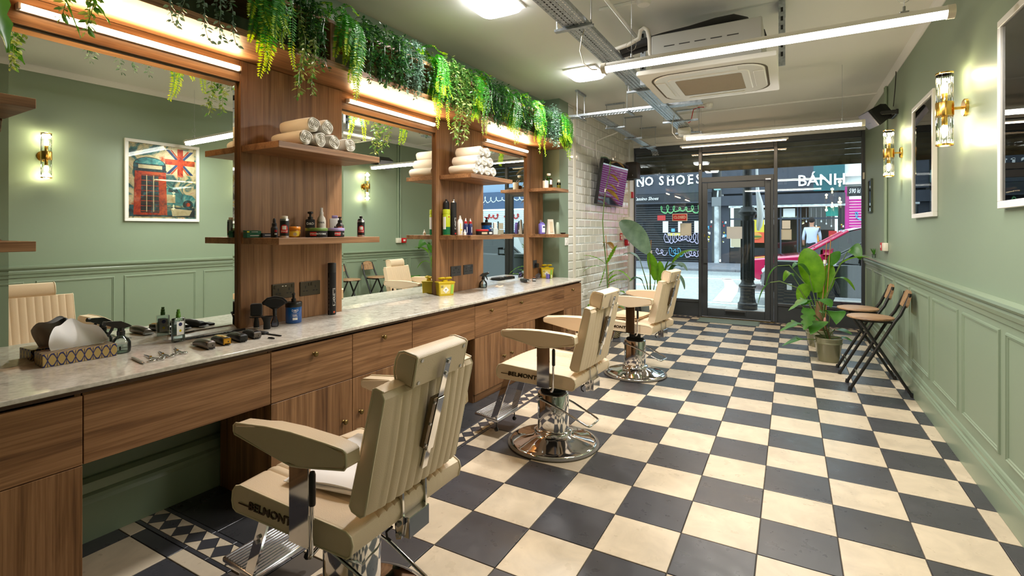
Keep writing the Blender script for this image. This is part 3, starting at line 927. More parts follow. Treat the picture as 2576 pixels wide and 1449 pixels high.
def tube_lamp(x0, x1, y, z, label, e):
    t = thing('tube_light', label, 'light', ((x0 + x1) / 2, y, z), 0, 'hanging tube lights')
    hl = (x1 - x0) / 2
    G().prism([(.030 * math.cos(a), .030 * math.sin(a)) for a in [PI * k / 12 for k in range(13)]], -hl, hl, lambda p, q, s: (s, p, q)).obj('housing', 'white_plastic', t, 40)
    G().prism([(.028 * math.cos(a), .028 * math.sin(a)) for a in [PI + PI * k / 12 for k in range(13)]], -hl + .02, hl - .02, lambda p, q, s: (s, p, q)).obj('diffuser', 'tube_glow', t, 40)
    for s in (-1, 1):
        G().cyl((s * hl, 0, 0), (s * (hl - .028), 0, 0), .032, n=20).obj('end_cap', 'off_white', t, 40)
        cp = G().rbox(s * hl * .78 - .018, -.012, .028, s * hl * .78 + .018, .012, .036, .002, 1).obj('clip', 'steel', t)
        G().cyl((s * hl * .78, 0, .034), (s * hl * .78, 0, .060), .006, n=10).obj('gripper', 'steel', t)
        G().cyl((s * hl * .78, 0, .05), (s * hl * .78, 0, H - z), .0012, n=5).obj('wire', 'steel', t)
        G().tube([(s * hl * .78 + .03 * math.sin(a), .008 * math.cos(2 * a), .11 + .03 * math.cos(a)) for a in [2 * PI * k / 14 for k in range(14)]], .0012, 4, True).obj('wire_loop', 'steel', t)
    area(t, 'tube_lamp', (0, 0, -.034), hl * 2 - .06, .05, e, (1, .95, .88))
    return t
t1 = tube_lamp(-1.01, .650, 2.955, 2.33, 'hanging tube light nearest the ceiling air conditioner', 20)
t2 = tube_lamp(-1.00, .60, 5.60, 2.33, 'hanging tube light in front of the shop door', 16)
cb = G().tube([(-1.04, 2.955, 2.33), (-1.075, 2.955, 2.335), (-1.13, 2.96, 2.38), (-1.16, 2.97, 2.47), (-1.15, 2.98, 2.56), (-1.14, 2.99, 2.602)], .004, 6).obj('light_cable', 'cable_white', None, 60)
tag(cb, 'white flex looping from the cable tray to the nearer tube light', 'cable')
cb = G().tube([(-1.03, 5.60, 2.33), (-1.07, 5.60, 2.335), (-1.12, 5.61, 2.40), (-1.13, 5.65, 2.52), (-1.12, 5.70, 2.602)], .004, 6).obj('light_cable', 'cable_white', None, 60)
tag(cb, 'white flex looping from the cable tray to the tube light by the door', 'cable')
ws = thing('strip_light', 'slim warm strip light hanging just inside the shop window header', 'light', (-.74, 7.86, 2.60))
G().rbox(-.72, -.015, -.004, .72, .015, .022, .003, 1).obj('housing', 'white_plastic', ws)
G().prism([(-.014, -.004), (-.010, -.018), (.010, -.018), (.014, -.004)], -.69, .69, lambda p, q, s: (s, p, q)).obj('diffuser', 'strip_glow', ws)
for s in (-1, 1):
    G().cyl((s * .55, 0, .02), (s * .55, 0, .29), .0012, n=5).obj('wire', 'steel', ws)
area(ws, 'strip_lamp', (0, 0, -.022), 1.36, .02, 9, (1, .74, .5))
# wall sconces
def sconce(y, label):
    t = thing('wall_sconce', label, 'light', (XR, y, 2.045), 0, 'brass wall sconces')
    G().lathe([(.0001, .016), (.045, .016), (.050, .012), (.050, 0)], 32).xf(Matrix.Rotation(-PI / 2, 4, 'Y')).obj('wall_plate', 'brass', t, 30)
    G().cyl((-.014, 0, 0), (-.062, 0, 0), .008, n=12).obj('arm', 'brass', t, 40)
    cx = -.098
    G().lathe([(.042, -.040), (.043, -.036), (.043, .036), (.042, .040)], 32, (cx, 0, 0)).obj('body', 'brass', t, 30)
    for s in (-1, 1):
        prof = [(.0385, s * .040), (.0385, s * .205)]
        n = 48; vs = []; fs = []
        for r0, z in prof:
            for k in range(n):
                rr = r0 + (.0012 if k % 2 else 0)
                a = 2 * PI * k / n; vs.append((cx + rr * math.cos(a), rr * math.sin(a), z))
        for k in range(n): fs.append((k, (k + 1) % n, n + (k + 1) % n, n + k))
        sh = G().add(vs, fs).obj('glass_shade', 'clear_glass', t)
        G().lathe([(.0395, s * .203), (.042, s * .203), (.042, s * .212), (.0395, s * .212), (.0395, s * .203)], 32, (cx, 0, 0)).obj('rim', 'brass', sh, 30)
        G().lathe([(.014, s * .040), (.014, s * .090), (.012, s * .094)], 16, (cx, 0, 0)).obj('lamp_holder', 'brass', t, 30)
        G().lathe([(.011, s * .094), (.016, s * .108), (.0175, s * .124), (.014, s * .142), (.007, s * .158), (.0001, s * .166)], 16, (cx, 0, 0)).obj('bulb', 'bulb_glow', t, 60)
        pd = bpy.data.lights.new('bulb_light', 'POINT'); pd.energy = 2.4; pd.color = (1, .80, .50); pd.shadow_soft_size = .03
        po = bpy.data.objects.new('bulb_light', pd); COL.objects.link(po); po.parent = t; po.location = (cx, 0, s * .19)
sconce(1.80, 'brass double wall sconce mirrored beside the shelf tower at the near end')
sconce(3.785, 'brass double wall sconce between the two large white framed pictures')
sconce(5.69, 'brass double wall sconce below the loudspeaker on the green wall')
# cable trays
def perforated_tray(name, w, l, flange, label, loc, rz, pitch=.034):
    """a tray along local y, slots cut through the bed as real gaps"""
    t = thing(name, label, 'cable tray', loc, rz)
    g = G()
    rows = max(3, int(w / .030))
    xs = [-w / 2 + (i + .5) * w / rows for i in range(rows)]
    nb = int(l / pitch)
    half = w / rows / 2
    for i, x in enumerate(xs):
        g.add([(x - half, 0, 0), (x - .0042, 0, 0), (x - .0042, l, 0), (x - half, l, 0)], [(0, 1, 2, 3)])
        g.add([(x + .0042, 0, 0), (x + half, 0, 0), (x + half, l, 0), (x + .0042, l, 0)], [(0, 1, 2, 3)])
        off = 0 if i % 2 else pitch / 2
        for k in range(nb + 1):
            y0 = k * pitch + off; y1 = min(y0 + pitch * .42, l)
            if y0 < l: g.add([(x - .0042, y0, 0), (x + .0042, y0, 0), (x + .0042, y1, 0), (x - .0042, y1, 0)], [(0, 1, 2, 3)])
    o = g.obj('perforated_bed', 'galvanised', t); o['kind'] = 'stuff'
    for s in (-1, 1):
        G().prism([(0, 0), (.0015, 0), (.0015, flange), (-.006, flange), (-.006, flange - .0015), (0, flange - .0015)], 0, l, lambda p, q, v: (s * (w / 2 + p), v, q)).obj('side_flange', 'galvanised', t)
    return t
tr1 = perforated_tray('cable_tray', .150, 5.75, .028, 'long perforated steel cable tray running towards the shop window', (-1.165, 1.0, 2.605), 0)
tr2 = perforated_tray('cable_tray', .105, 1.42, .024, 'perforated steel cable tray crossing from the tiled wall', (-2.19, 5.30, 2.612), -PI / 2)
tr3 = perforated_tray('cable_tray', .100, 2.55, .020, 'narrow perforated steel cable tray branching along the tiled wall', (-1.885, 5.36, 2.606), 0)
def strut(x0, x1, y, label, rods, z=2.59):
    t = thing('tray_bracket', label, 'bracket', ((x0 + x1) / 2, y, z), 0, 'cable tray brackets')
    h = (x1 - x0) / 2
    G().prism([(-.017, 0), (.017, 0), (.017, .016), (.011, .016), (.011, .003), (-.011, .003), (-.011, .016), (-.017, .016)], -h, h, lambda p, q, s: (s, p, q - .004)).obj('channel', 'galvanised', t)
    for r in rods:
        G().cyl((r * (h - .012), 0, 0), (r * (h - .012), 0, H - z), .0042, n=8).obj('rod', 'steel', t)
    G().prism([(-.017, 0), (.017, 0), (.017, -.014), (-.017, -.014)], -h, h, lambda p, q, s: (s, p, H - z + q)).obj('ceiling_channel', 'galvanised', t)
strut(-1.30, -1.05, 2.905, 'steel bracket carrying the cable tray above the nearer tube light', (-1, 1))
strut(-1.30, -1.05, 1.55, 'steel bracket carrying the cable tray at its near end', (-1, 1))
strut(-1.30, -1.05, 4.50, 'steel bracket carrying the cable tray beside the air conditioner', (-1, 1))
strut(-1.30, -.91, 5.965, 'steel bracket carrying the cable tray above the tube light by the door', (-1, 1))
strut(-1.30, -1.00, 6.70, 'steel bracket at the far end of the long cable tray', (-1, 1))
strut(-1.99, -1.75, 5.96, 'first steel bracket of the narrow tray along the tiled wall', (-1, 1))
strut(-1.99, -1.75, 6.77, 'middle steel bracket of the narrow tray along the tiled wall', (-1, 1))
strut(-1.99, -1.75, 7.575, 'last steel bracket of the narrow tray before the shop window', (-1, 1))
for x, lab in ((-2.06, 'steel hanger of the crossing tray close to the tiled wall'), (-1.50, 'steel hanger of the crossing tray next to the long tray')):
    t = thing('tray_hanger', lab, 'bracket', (x, 5.30, 2.59), 0, 'crossing tray hangers')
    G().rbox(-.017, -.13, 0, .017, .13, .016, .001, 1).obj('channel', 'galvanised', t)
    G().rbox(-.017, -.13, H - 2.59 - .02, .017, .13, H - 2.59 - .001, .001, 1).obj('ceiling_channel', 'galvanised', t)
    for s in (-1, 1): G().cyl((0, s * .11, 0), (0, s * .11, H - 2.59), .0042, n=8).obj('rod', 'steel', t)
g = G()
for k in range(3):
    g.tube([(-1.20 + k * .022, 1.05, 2.614)] + [(-1.20 + k * .022 + .008 * math.sin(i * 1.3 + k), 1.05 + i * .35, 2.614 + .003 * math.sin(i * 2 + k)) for i in range(1, 16)], .006, 6)
o = g.obj('tray_cables', 'cable_dark'); tag(o, 'dark cables lying in the long cable tray', 'cables', kind='stuff')
o = G().tube([(-1.885, 7.90, 2.608), (-1.87, 8.02, 2.600), (-1.85, 8.10, 2.575), (-1.80, 8.14, 2.545)], .0, 4)
# curled tray offcut at the end
t = thing('tray_end', 'curled perforated end of the narrow cable tray over the window', 'cable tray', (-1.87, 7.915, 2.604))
g = G(); N = 8
for k in range(N):
    a0, a1 = k * .11, (k + 1) * .11
    p0 = (math.sin(a0) * .20, -(1 - math.cos(a0)) * .20); p1 = (math.sin(a1) * .20, -(1 - math.cos(a1)) * .20)
    for x in (-.05, -.025, 0, .025):
        if (k + int(x * 40)) % 2: g.add([(x, p0[0], p0[1]), (x + .015, p0[0], p0[1]), (x + .015, p1[0], p1[1]), (x, p1[0], p1[1])], [(0, 1, 2, 3)])
        else: g.add([(x, p0[0], p0[1]), (x + .025, p0[0], p0[1]), (x + .025, p1[0], p1[1]), (x, p1[0], p1[1])], [(0, 1, 2, 3)])
o = g.obj('perforated_bed', 'galvanised', t); o['kind'] = 'stuff'
# air conditioner cassette
ac = thing('air_conditioner', 'white ceiling cassette air conditioner with beige return grille', 'air conditioner', (-.50, 3.865, 2.40))
secs = []
G().rbox(-.43, -.43, 0, .43, .43, .035, .010, 2).obj('fascia', 'white_plastic', ac, 40)
def rrect(h, r, z, n=9, sx=1.0):
    q = []
    for cx, cy, a0 in ((h - r, h - r, 0), (-h + r, h - r, PI / 2), (-h + r, -h + r, PI), (h - r, -h + r, 3 * PI / 2)):
        for k in range(n):
            a = a0 + PI / 2 * k / (n - 1); q.append((cx + r * math.cos(a), cy + r * math.sin(a), z))
    return q
def ring(g, a, b):
    n = len(a); return g.add(a + b, [(k, (k + 1) % n, n + (k + 1) % n, n + k) for k in range(n)])
g = G(); ring(g, rrect(.372, .16, -.0015), rrect(.358, .15, -.0015)); o = g.obj('outlet_slot', plain('ac_shadow', (96, 86, 72), .8), ac)
g = G(); ring(g, rrect(.352, .145, .0), rrect(.348, .14, -.007)); ring(g, rrect(.348, .14, -.007), rrect(.262, .05, -.007)); o = g.obj('louvre_ring', 'white_plastic', ac, 40)
g = G(); ring(g, rrect(.262, .05, -.007), rrect(.256, .045, -.012)); ring(g, rrect(.256, .045, -.012), rrect(.215, .02, -.012)); g.obj('grille_frame', 'white_plastic', ac, 40)
gr = G().box(-.215, -.215, -.008, .215, .215, -.004).obj('return_grille', plain('grille_beige', (176, 160, 138), .7), ac)
bar = G().box(-.215, -.002, -.012, .215, .002, -.008).mesh('grille_bar', plain('grille_bar', (196, 184, 166), .6))
for k in range(28):
    o = bpy.data.objects.new('grille_bar', bar); COL.objects.link(o); o.parent = gr; o.location = (0, -.20 + k * .0148, 0)
for s, (dx, dy) in enumerate(((0, -.318), (0, .318), (-.318, 0), (.318, 0))):
    g = G().rbox(-.20, -.034, -.0125, .20, .034, -.0075, .002, 1)
    if dx: g.xf(Matrix.Rotation(PI / 2, 4, 'Z'))
    g.obj('louvre', 'white_plastic', ac, loc=(dx, dy, 0))
G().rbox(-.345, -.345, .036, .345, .345, .29, .006, 1).obj('body', plain('ac_steel', (184, 184, 180), .45, metal=.35), ac)
for k in range(5): G().box(-.26 + k * .10, -.3465, .20, -.19 + k * .10, -.344, .206).obj('vent_slot', 'cable_dark', ac)
for x, y, lab in ((-.185, 3.83, 'near'), (-.965, 3.83, 'far')):
    t = thing('hanger_rail', 'slotted steel hanger holding the air conditioner on the ' + ('side of the green wall' if x > -.5 else 'side of the cable tray'), 'bracket', (x + (.135 if x > -.5 else -.02), y, 2.45), 0, 'air conditioner hangers')
    G().prism([(-.020, 0), (.020, 0), (.020, .02), (-.020, .02)], .0, H - 2.45, lambda p, q, v: (p, q, v)).obj('upright', 'galvanised', t)
    for k in range(6): G().box(-.007, -.002, .06 + k * .06, .007, .0, .09 + k * .06).obj('slot', 'matte_black', t)
    G().rbox(-.021, -.004, H - 2.45 - .05, .021, .20, H - 2.45 - .001, .002, 1).obj('ceiling_channel', 'galvanised', t)
pp = thing('refrigerant_pipe', 'black foam lagged pipes bending down into the air conditioner', 'pipe', (0, 0, 0))
G().tube([(-1.10, 3.62, 2.66), (-.95, 3.64, 2.70), (-.80, 3.66, 2.725), (-.62, 3.68, 2.745), (-.45, 3.70, 2.775), (-.34, 3.72, 2.785), (-.27, 3.75, 2.765), (-.235, 3.78, 2.72), (-.225, 3.80, 2.66)], .028, 12).obj('lagged_pipe', 'foam_pipe', pp, 60)
G().tube([(-1.10, 3.66, 2.64), (-.92, 3.70, 2.68), (-.70, 3.74, 2.715), (-.50, 3.77, 2.735), (-.36, 3.80, 2.75), (-.24, 3.83, 2.75), (-.17, 3.86, 2.71), (-.150, 3.88, 2.64)], .020, 12).obj('lagged_pipe', 'foam_pipe', pp, 60)
dp = G().tube([(-.86, 3.60, 2.56), (-.865, 3.56, 2.60), (-.865, 3.55, 2.68), (-.88, 3.55, 2.75), (-.905, 3.55, 2.77), (-.93, 3.55, 2.755), (-.94, 3.55, 2.70), (-1.02, 3.56, 2.675), (-1.15, 3.58, 2.66)], .015, 10).obj('drain_pipe', 'cable_white', None, 60)
tag(dp, 'cream condensate pipe bending over beside the lagged pipes', 'pipe')
wp = G().cyl((-1.02, 1.2, 2.80), (-1.02, 4.25, 2.80), .013, n=12).obj('ceiling_pipe', 'white_paint', None, 40)
tag(wp, 'white pipe running beside the long cable tray', 'pipe')
def detector(x, y, label, L_=.26):
    t = thing('smoke_detector', label, 'detector', (x, y, H))
    G().lathe([(.050, -.0005), (.050, -.018), (.046, -.030), (.040, -.044), (.028, -.050), (.0001, -.051)], 28).obj('sensor', 'white_plastic', t, 40)
    G().rbox(-L_ - .05, -.012, -.022, -.045, .012, -.0005, .003, 1).obj('trunking', 'white_plastic', t)
detector(-.858, 3.36, 'round white smoke detector with trunking behind the nearer tube light')
detector(-.875, 6.55, 'round white smoke detector with trunking beyond the air conditioner', .20)
rc = G().tube([(-.93, 6.55, 2.86), (-.99, 6.52, 2.86), (-1.04, 6.45, 2.82), (-1.05, 6.40, 2.72), (-1.06, 6.36, 2.66), (-1.07, 6.30, 2.635)], .005, 6).obj('fire_cable', 'red_plastic', None, 60)
tag(rc, 'red fire alarm cable dropping into the cable tray', 'cable')
o = G().rbox(-1.30, 6.905, H - .018, .87, 6.930, H - .0005, .003, 1).obj('ceiling_conduit', 'white_paint'); tag(o, 'slim white conduit crossing the ceiling before the window', 'conduit')
eb = thing('emergency_light', 'small white emergency light fixed under the end of the cable tray', 'light', (-1.14, 6.42, 2.50))
G().rbox(-.07, -.05, .03, .07, .05, .10, .004, 1).obj('case', 'off_white', eb)
G().rbox(-.065, -.045, 0, .065, .045, .032, .010, 2).obj('lens', 'white_plastic', eb, 40)
# ================================================================== right wall, window items, stools
def art_noise(name, stops, scale, dist):
    k = NT(name); b = k.bsdf(**{'Roughness': .6}); v = k.coord((1, 1, 1), False)
    f = k.noise(v, scale, 6, .62, dist)
    k.l(k.ramp(f, stops), b.inputs['Base Color']); MATS[name] = k.m
art_noise('art_sky', [(.30, (20, 40, 46)), (.42, (60, 120, 120)), (.5, (206, 190, 140)), (.58, (228, 214, 170)), (.68, (196, 84, 34)), (.8, (24, 20, 24))], 6, 1.2)
art_noise('art_red', [(.3, (50, 18, 14)), (.45, (176, 44, 18)), (.6, (222, 86, 34)), (.75, (60, 24, 20))], 12, .8)
art_noise('art_dark', [(.3, (10, 14, 18)), (.5, (26, 40, 52)), (.62, (40, 110, 120)), (.8, (16, 14, 16))], 10, .8)
art_noise('art_teal', [(.3, (20, 70, 84)), (.5, (70, 160, 160)), (.65, (190, 210, 180)), (.8, (30, 60, 70))], 9, .8)
art_noise('art_cream', [(.3, (190, 168, 116)), (.55, (232, 220, 178)), (.8, (204, 150, 90))], 9, .8)
art_noise('art_blue', [(.3, (20, 34, 70)), (.55, (40, 74, 130)), (.8, (90, 130, 150))], 9, .8)
art_noise('art_face', [(.28, (24, 22, 26)), (.42, (40, 38, 44)), (.5, (226, 226, 224)), (.56, (206, 176, 40)), (.64, (30, 30, 36)), (.75, (150, 50, 120)), (.88, (236, 236, 236))], 5, 2.2)
art_noise('art_face_light', [(.3, (40, 40, 46)), (.45, (236, 236, 236)), (.55, (210, 186, 60)), (.68, (230, 230, 230)), (.85, (60, 60, 70))], 7, 2.0)
def picture(ya, yb, za, zb, label, painter):
    """local: x out of the wall towards the room (-X), y = viewer's right (-Y), z up"""
    W, Hh = yb - ya, zb - za
    t = thing('framed_picture', label, 'picture', (XR, yb, za), 0, 'white framed pictures')
    f = .034
    for (a, b, c, d) in ((0, W, 0, f), (0, W, Hh - f, Hh), (0, f, f, Hh - f), (W - f, W, f, Hh - f)):
        G().rbox(-.028, -b, c, -.0005, -a, d, .002, 1).obj('frame_bar', 'white_paint', t)
    pr = G().box(-.010, -(W - f), f, -.004, -f, Hh - f).obj('print', 'art_sky', t)
    painter(pr, W, Hh)
    G().box(-.0185, -(W - f), f, -.0165, -f, Hh - f).obj('glazing', 'picture_glass', t)
    return t
LAY = [0]
def shape(parent, pts, mat, name='print_shape'):
    LAY[0] += 1
    x = -.0104 - LAY[0] * .00016
    g = G().add([(x, -p, q) for p, q in pts] + [(x + .0001, -p, q) for p, q in pts], [tuple(range(len(pts))), tuple(range(len(pts), 2 * len(pts)))[::-1]] + [(k, (k + 1) % len(pts), len(pts) + (k + 1) % len(pts), len(pts) + k) for k in range(len(pts))])
    return g.obj(name, mat, parent)
def phone_box(p, W, Hh):
    LAY[0] = 0
    X = lambda a: W * (1 - a)         # a: fraction from the viewer's right
    Z = lambda b: Hh * b
    q = lambda *pts: [(X(a), Z(b)) for a, b in pts]
    # flag, upper left
    shape(p, q((.52, .93), (.93, .93), (.93, .60), (.52, .60)), 'art_cream')
    for a, b in (((.53, .92), (.70, .79)), ((.92, .92), (.75, .79)), ((.53, .61), (.70, .74)), ((.92, .61), (.75, .74))):
        dx = .05 * (1 if a[0] < .7 else -1)
        shape(p, q(a, (a[0] + dx, a[1]), (b[0] + dx * .3, b[1]), (b[0] - dx * .6, b[1])), 'art_blue')
        shape(p, q((a[0] + dx * 1.2, a[1]), (a[0] + dx * 1.7, a[1]), (b[0] + dx * .7, b[1]), (b[0] + dx * .3, b[1])), 'art_red')
    shape(p, q((.69, .94), (.77, .94), (.77, .58), (.69, .58)), 'art_red')
    shape(p, q((.52, .80), (.94, .80), (.94, .73), (.52, .73)), 'art_red')
    # car, lower left
    shape(p, q((.50, .36), (.50, .21), (.93, .21), (.95, .30), (.90, .345), (.76, .36), (.70, .44), (.56, .45), (.52, .40)), 'art_teal')
    shape(p, q((.56, .38), (.57, .435), (.68, .43), (.72, .37)), 'art_dark')
    shape(p, q((.54, .345), (.66, .345), (.66, .24), (.54, .24)), 'art_cream')
    for c in (.84,):
        shape(p, q(*[(c + .075 * math.cos(k * PI / 9), .225 + .058 * math.sin(k * PI / 9)) for k in range(18)]), 'art_dark')
        shape(p, q(*[(c + .034 * math.cos(k * PI / 9), .225 + .027 * math.sin(k * PI / 9)) for k in range(18)]), 'art_red')
    shape(p, q((.06, .20), (.94, .18), (.94, .06), (.06, .06)), 'art_dark')
    shape(p, q((.60, .17), (.90, .15), (.86, .08), (.62, .07)), 'art_cream')
    # kiosk
    shape(p, q((.11, .08), (.55, .08), (.53, .64), (.13, .64)), 'art_red')
    dome = [(.32 + .21 * math.cos(PI * k / 14), .70 + .10 * math.sin(PI * k / 14)) for k in range(15)]
    shape(p, q((.53, .63), *dome, (.11, .63)), 'art_dark')
    dome2 = [(.32 + .19 * math.cos(PI * k / 14), .715 + .075 * math.sin(PI * k / 14)) for k in range(15)]
    shape(p, q(*dome2), 'art_teal')
    shape(p, q((.17, .655), (.48, .655), (.48, .70), (.17, .70)), 'art_cream')
    shape(p, q((.12, .62), (.54, .62), (.54, .645), (.12, .645)), 'art_dark')
    shape(p, q((.20, .11), (.44, .11), (.43, .58), (.21, .58)), 'art_dark')
    for k in range(8):
        b = .125 + k * .063
        shape(p, q((.205, b), (.435, b), (.435, b + .008), (.205, b + .008)), 'art_red')
    for a in (.27, .36):
        shape(p, q((a, .12), (a + .012, .12), (a + .012, .575), (a, .575)), 'art_cream')
    shape(p, q((.44, .09), (.535, .09), (.53, .60), (.43, .60)), 'art_red')
def abstract(p, W, Hh):
    LAY[0] = 0
    q = lambda *pts: [(W * a, Hh * b) for a, b in pts]
    shape(p, q((.08, .08), (.92, .08), (.92, .92), (.08, .92)), 'art_face_light')
    shape(p, q((.20, .40), (.30, .68), (.50, .80), (.74, .74), (.86, .56), (.82, .36), (.55, .30)), 'art_face')
    shape(p, q((.25, .10), (.35, .32), (.70, .34), (.88, .22), (.90, .10)), 'art_face')
    shape(p, q((.42, .50), (.50, .70), (.58, .62), (.52, .46)), 'art_face_light')
picture(2.45, 3.195, 1.44, 2.325, 'white framed picture of a red phone box and a flag', phone_box)
picture(4.43, 5.115, 1.435, 2.32, 'white framed abstract picture in black and yellow between two brass sconces', abstract)
t = thing('framed_notice', 'small dark green framed notice on the wall by the shop window', 'picture', (XR, 7.80, 1.56))
for (a, b, c, d) in ((0, .28, 0, .02), (0, .28, .40, .42), (0, .02, .02, .40), (.26, .28, .02, .40)):
    G().rbox(-.022, -b, c, -.0005, -a, d, .002, 1).obj('frame_bar', plain('dark_green', (52, 66, 48), .4), t)
G().box(-.010, -.26, .02, -.004, -.02, .40).obj('print', plain('notice_grey', (120, 130, 140), .4), t)
G().box(-.014, -.26, .02, -.012, -.02, .40).obj('glazing', 'picture_glass', t)
# conduit, call boxes, speaker
for dy, lab in ((0, 'green conduit pipe dropping to the red call box, nearer the speaker'), (.055, 'green conduit pipe dropping to the red call box, nearer the window')):
    o = G().cyl((XR - .014, 6.45 + dy, 1.21), (XR - .014, 6.45 + dy, H - .05), .0125, n=10).obj('conduit_pipe', 'green_trim', None, 40); tag(o, lab, 'conduit')
o = G().rbox(XR - .045, 6.40, 1.125, XR - .0005, 6.50, 1.21, .006, 2).obj('junction_box', 'off_white', None, 40); tag(o, 'cream junction box at the foot of the green conduit', 'switch')
t = thing('call_point', 'red fire alarm call point beside the cream junction box', 'alarm', (XR, 6.575, 1.125))
G().rbox(-.045, -.05, 0, -.0005, .05, .085, .006, 2).obj('case', 'red_plastic', t, 40)
G().box(-.0465, -.03, .03, -.0445, .02, .06).obj('label_plate', 'white_plastic', t)
def oriented(o, d, up=(0, 0, 1)):
    z = Vector(d).normalized(); x = Vector(up).cross(z).normalized(); y = z.cross(x)
    M = Matrix.Identity(4)
    for i in range(3): M[i][0] = x[i]; M[i][1] = y[i]; M[i][2] = z[i]; M[i][3] = o[i]
    return M
sp = thing('wall_speaker', 'black loudspeaker tilted down from the green wall above a sconce', 'speaker', (XR, 5.93, 2.46))
M = oriented((-.155, .05, -.005), (-.72, -.18, -.52))
secs = [[(x * s, y * s2, z) for x, y in ((-.115, -.085), (.115, -.085), (.115, .085), (-.115, .085))] for z, s, s2 in ((-.10, .55, .55), (-.05, .85, .9), (.055, 1.0, 1.0), (.075, 1.0, 1.0))]
loft(G(), secs).xf(M).obj('cabinet', 'black_plastic', sp)
G().rbox(-.112, -.082, .074, .112, .082, .088, .006, 2).xf(M).obj('grille', plain('grille_grey', (128, 126, 140), .45), sp, 40)
G().rbox(-.02, .0895, .098, .02, .091, .104, .001, 1).xf(M @ Matrix.Translation(Vector((0, -.12, -.012)))).obj('badge', 'steel', sp)
for s in (-1, 1):
    G().rbox(-.130, s * .125 + .05 - .004, -.025, -.02, s * .125 + .05 + .004, .012, .002, 1).obj('bracket_arm', 'black_plastic', sp)
    G().cyl((-.125, s * .115 + .05, -.006), (-.125, s * .135 + .05, -.006), .016, n=14).obj('bracket_knob', 'black_plastic', sp)
G().rbox(-.022, -.08, -.03, -.0005, .18, .017, .003, 1).obj('wall_plate', 'black_plastic', sp)
o = G().tube([(.865, 5.99, 2.53), (.868, 5.97, 2.60), (.872, 5.94, 2.70), (.874, 5.92, 2.80), (.874, 5.91, 2.845)], .004, 6).obj('speaker_cable', 'cable_dark', None, 60); tag(o, 'black cable rising from the wall speaker to the ceiling', 'cable')
# left speaker, television and boxes on the tiled wall
def onL(name, label, cat, u, w, z, group=None): return thing(name, label, cat, L(u, w, z), LR, group)
t = onL('window_speaker', 'dark brown loudspeaker hung at the corner of the shop window', 'speaker', 7.86, -.285, 2.15)
G().rbox(.0125, -.10, 0, .195, .09, .262, .012, 2).obj('cabinet', plain('speaker_brown', (44, 38, 34), .5), t, 40)
G().rbox(.0005, -.02, -.012, .010, .03, .276, .002, 1).obj('bracket_back', 'black_plastic', t)
G().rbox(.0005, -.02, -.014, .12, .03, -.004, .002, 1).obj('bracket_base', 'black_plastic', t)
G().rbox(.0005, -.02, .266, .12, .03, .276, .002, 1).obj('bracket_top', 'black_plastic', t)
G().rbox(.125, -.1015, .045, .131, -.0995, .062, .0005, 1).obj('badge', 'steel', t)
tv = thing('television', 'black flat television tilted forward on the white tiled wall', 'television', L(6.37, -.30, 1.70), LR)
Mtv = Matrix.Translation(Vector((.045, 0, 0))) @ Matrix.Rotation(R(9), 4, 'Y')
G().rbox(0, 0, 0, .045, 1.06, .625, .004, 1).xf(Mtv).obj('case', 'black_plastic', tv)
def screen_mat():
    k = NT('tv_screen'); b = k.bsdf(**{'Roughness': .03}); v = k.coord((1, 1, 1), False)
    f = k.noise(v, 3.5, 5, .6, 1.5)
    k.l(k.ramp(f, [(.3, (16, 18, 26)), (.5, (34, 38, 54)), (.62, (70, 50, 74)), (.75, (44, 52, 70))]), b.inputs['Base Color']); MATS['tv_screen'] = k.m
screen_mat()
G().box(.0451, .012, .016, .0462, 1.048, .613).xf(Mtv).obj('screen', 'tv_screen', tv)
G().box(0.003, .45, .2, .05, .65, .42).obj('wall_mount', 'black_plastic', tv)
o = G().tube([L(6.66, -.255, 2.07), L(6.60, -.265, 2.2), L(6.55, -.280, 2.36), L(6.53, -.285, 2.50), L(6.52, -.27, 2.56), L(6.45, -.1, 2.59), L(6.3, .1, 2.60)], .007, 6).obj('tv_cable', 'cable_white', None, 60); tag(o, 'white cable dropping from the narrow tray to the television', 'cable')
t = onL('distribution_box', 'white electrical distribution box beside the shop window', 'fuse box', 7.75, -.301, 1.21)
G().rbox(0, 0, 0, .085, .26, .345, .006, 2).obj('case', 'off_white', t, 40)
G().rbox(.0845, .03, .06, .089, .23, .28, .003, 1).obj('cover', plain('smoke_plastic', (96, 100, 104), .2), t)
t = onL('fire_sign', 'small red fire point sign on the white tiles', 'sign', 7.58, -.3015, 1.19); G().box(0, 0, 0, .003, .12, .11).obj('plate', 'red_plastic', t); G().box(.003, .05, .015, .0035, .10, .06).obj('symbol', 'white_plastic', t); G().box(.003, .015, .07, .0035, .105, .085).obj('symbol_bar', 'white_plastic', t)
t = onL('fire_call_point', 'red fire call point box under the distribution box', 'alarm', 7.80, -.3, 1.10); G().rbox(0, 0, 0, .05, .10, .095, .006, 2).obj('case', 'red_plastic', t, 40); G().box(.05, .03, .03, .0515, .07, .065).obj('label_plate', 'white_plastic', t)
t = onL('fire_sounder', 'small red fire sounder high beside the window speaker', 'alarm', 8.06, -.2845, 1.87); G().rbox(0, 0, 0, .035, .09, .10, .006, 2).obj('case', 'red_plastic', t, 40); G().rbox(-.0005, -.012, -.006, .012, .10, .106, .003, 1).obj('backbox', 'off_white', t)
t = onL('wall_switch', 'white blank switch plate on the tiles beside the counter end', 'switch', 6.12, -.3015, .49); G().rbox(0, 0, 0, .010, .15, .09, .003, 1).obj('plate', 'white_plastic', t)
t = onL('light_switch', 'white light switch on the narrow green return of the pier', 'switch', 5.55, -.3025, 1.16); G().rbox(0, 0, 0, .010, .085, .09, .003, 1).obj('plate', 'white_plastic', t); G().rbox(.009, .03, .03, .014, .055, .06, .001, 1).obj('rocker', 'white_plastic', t)
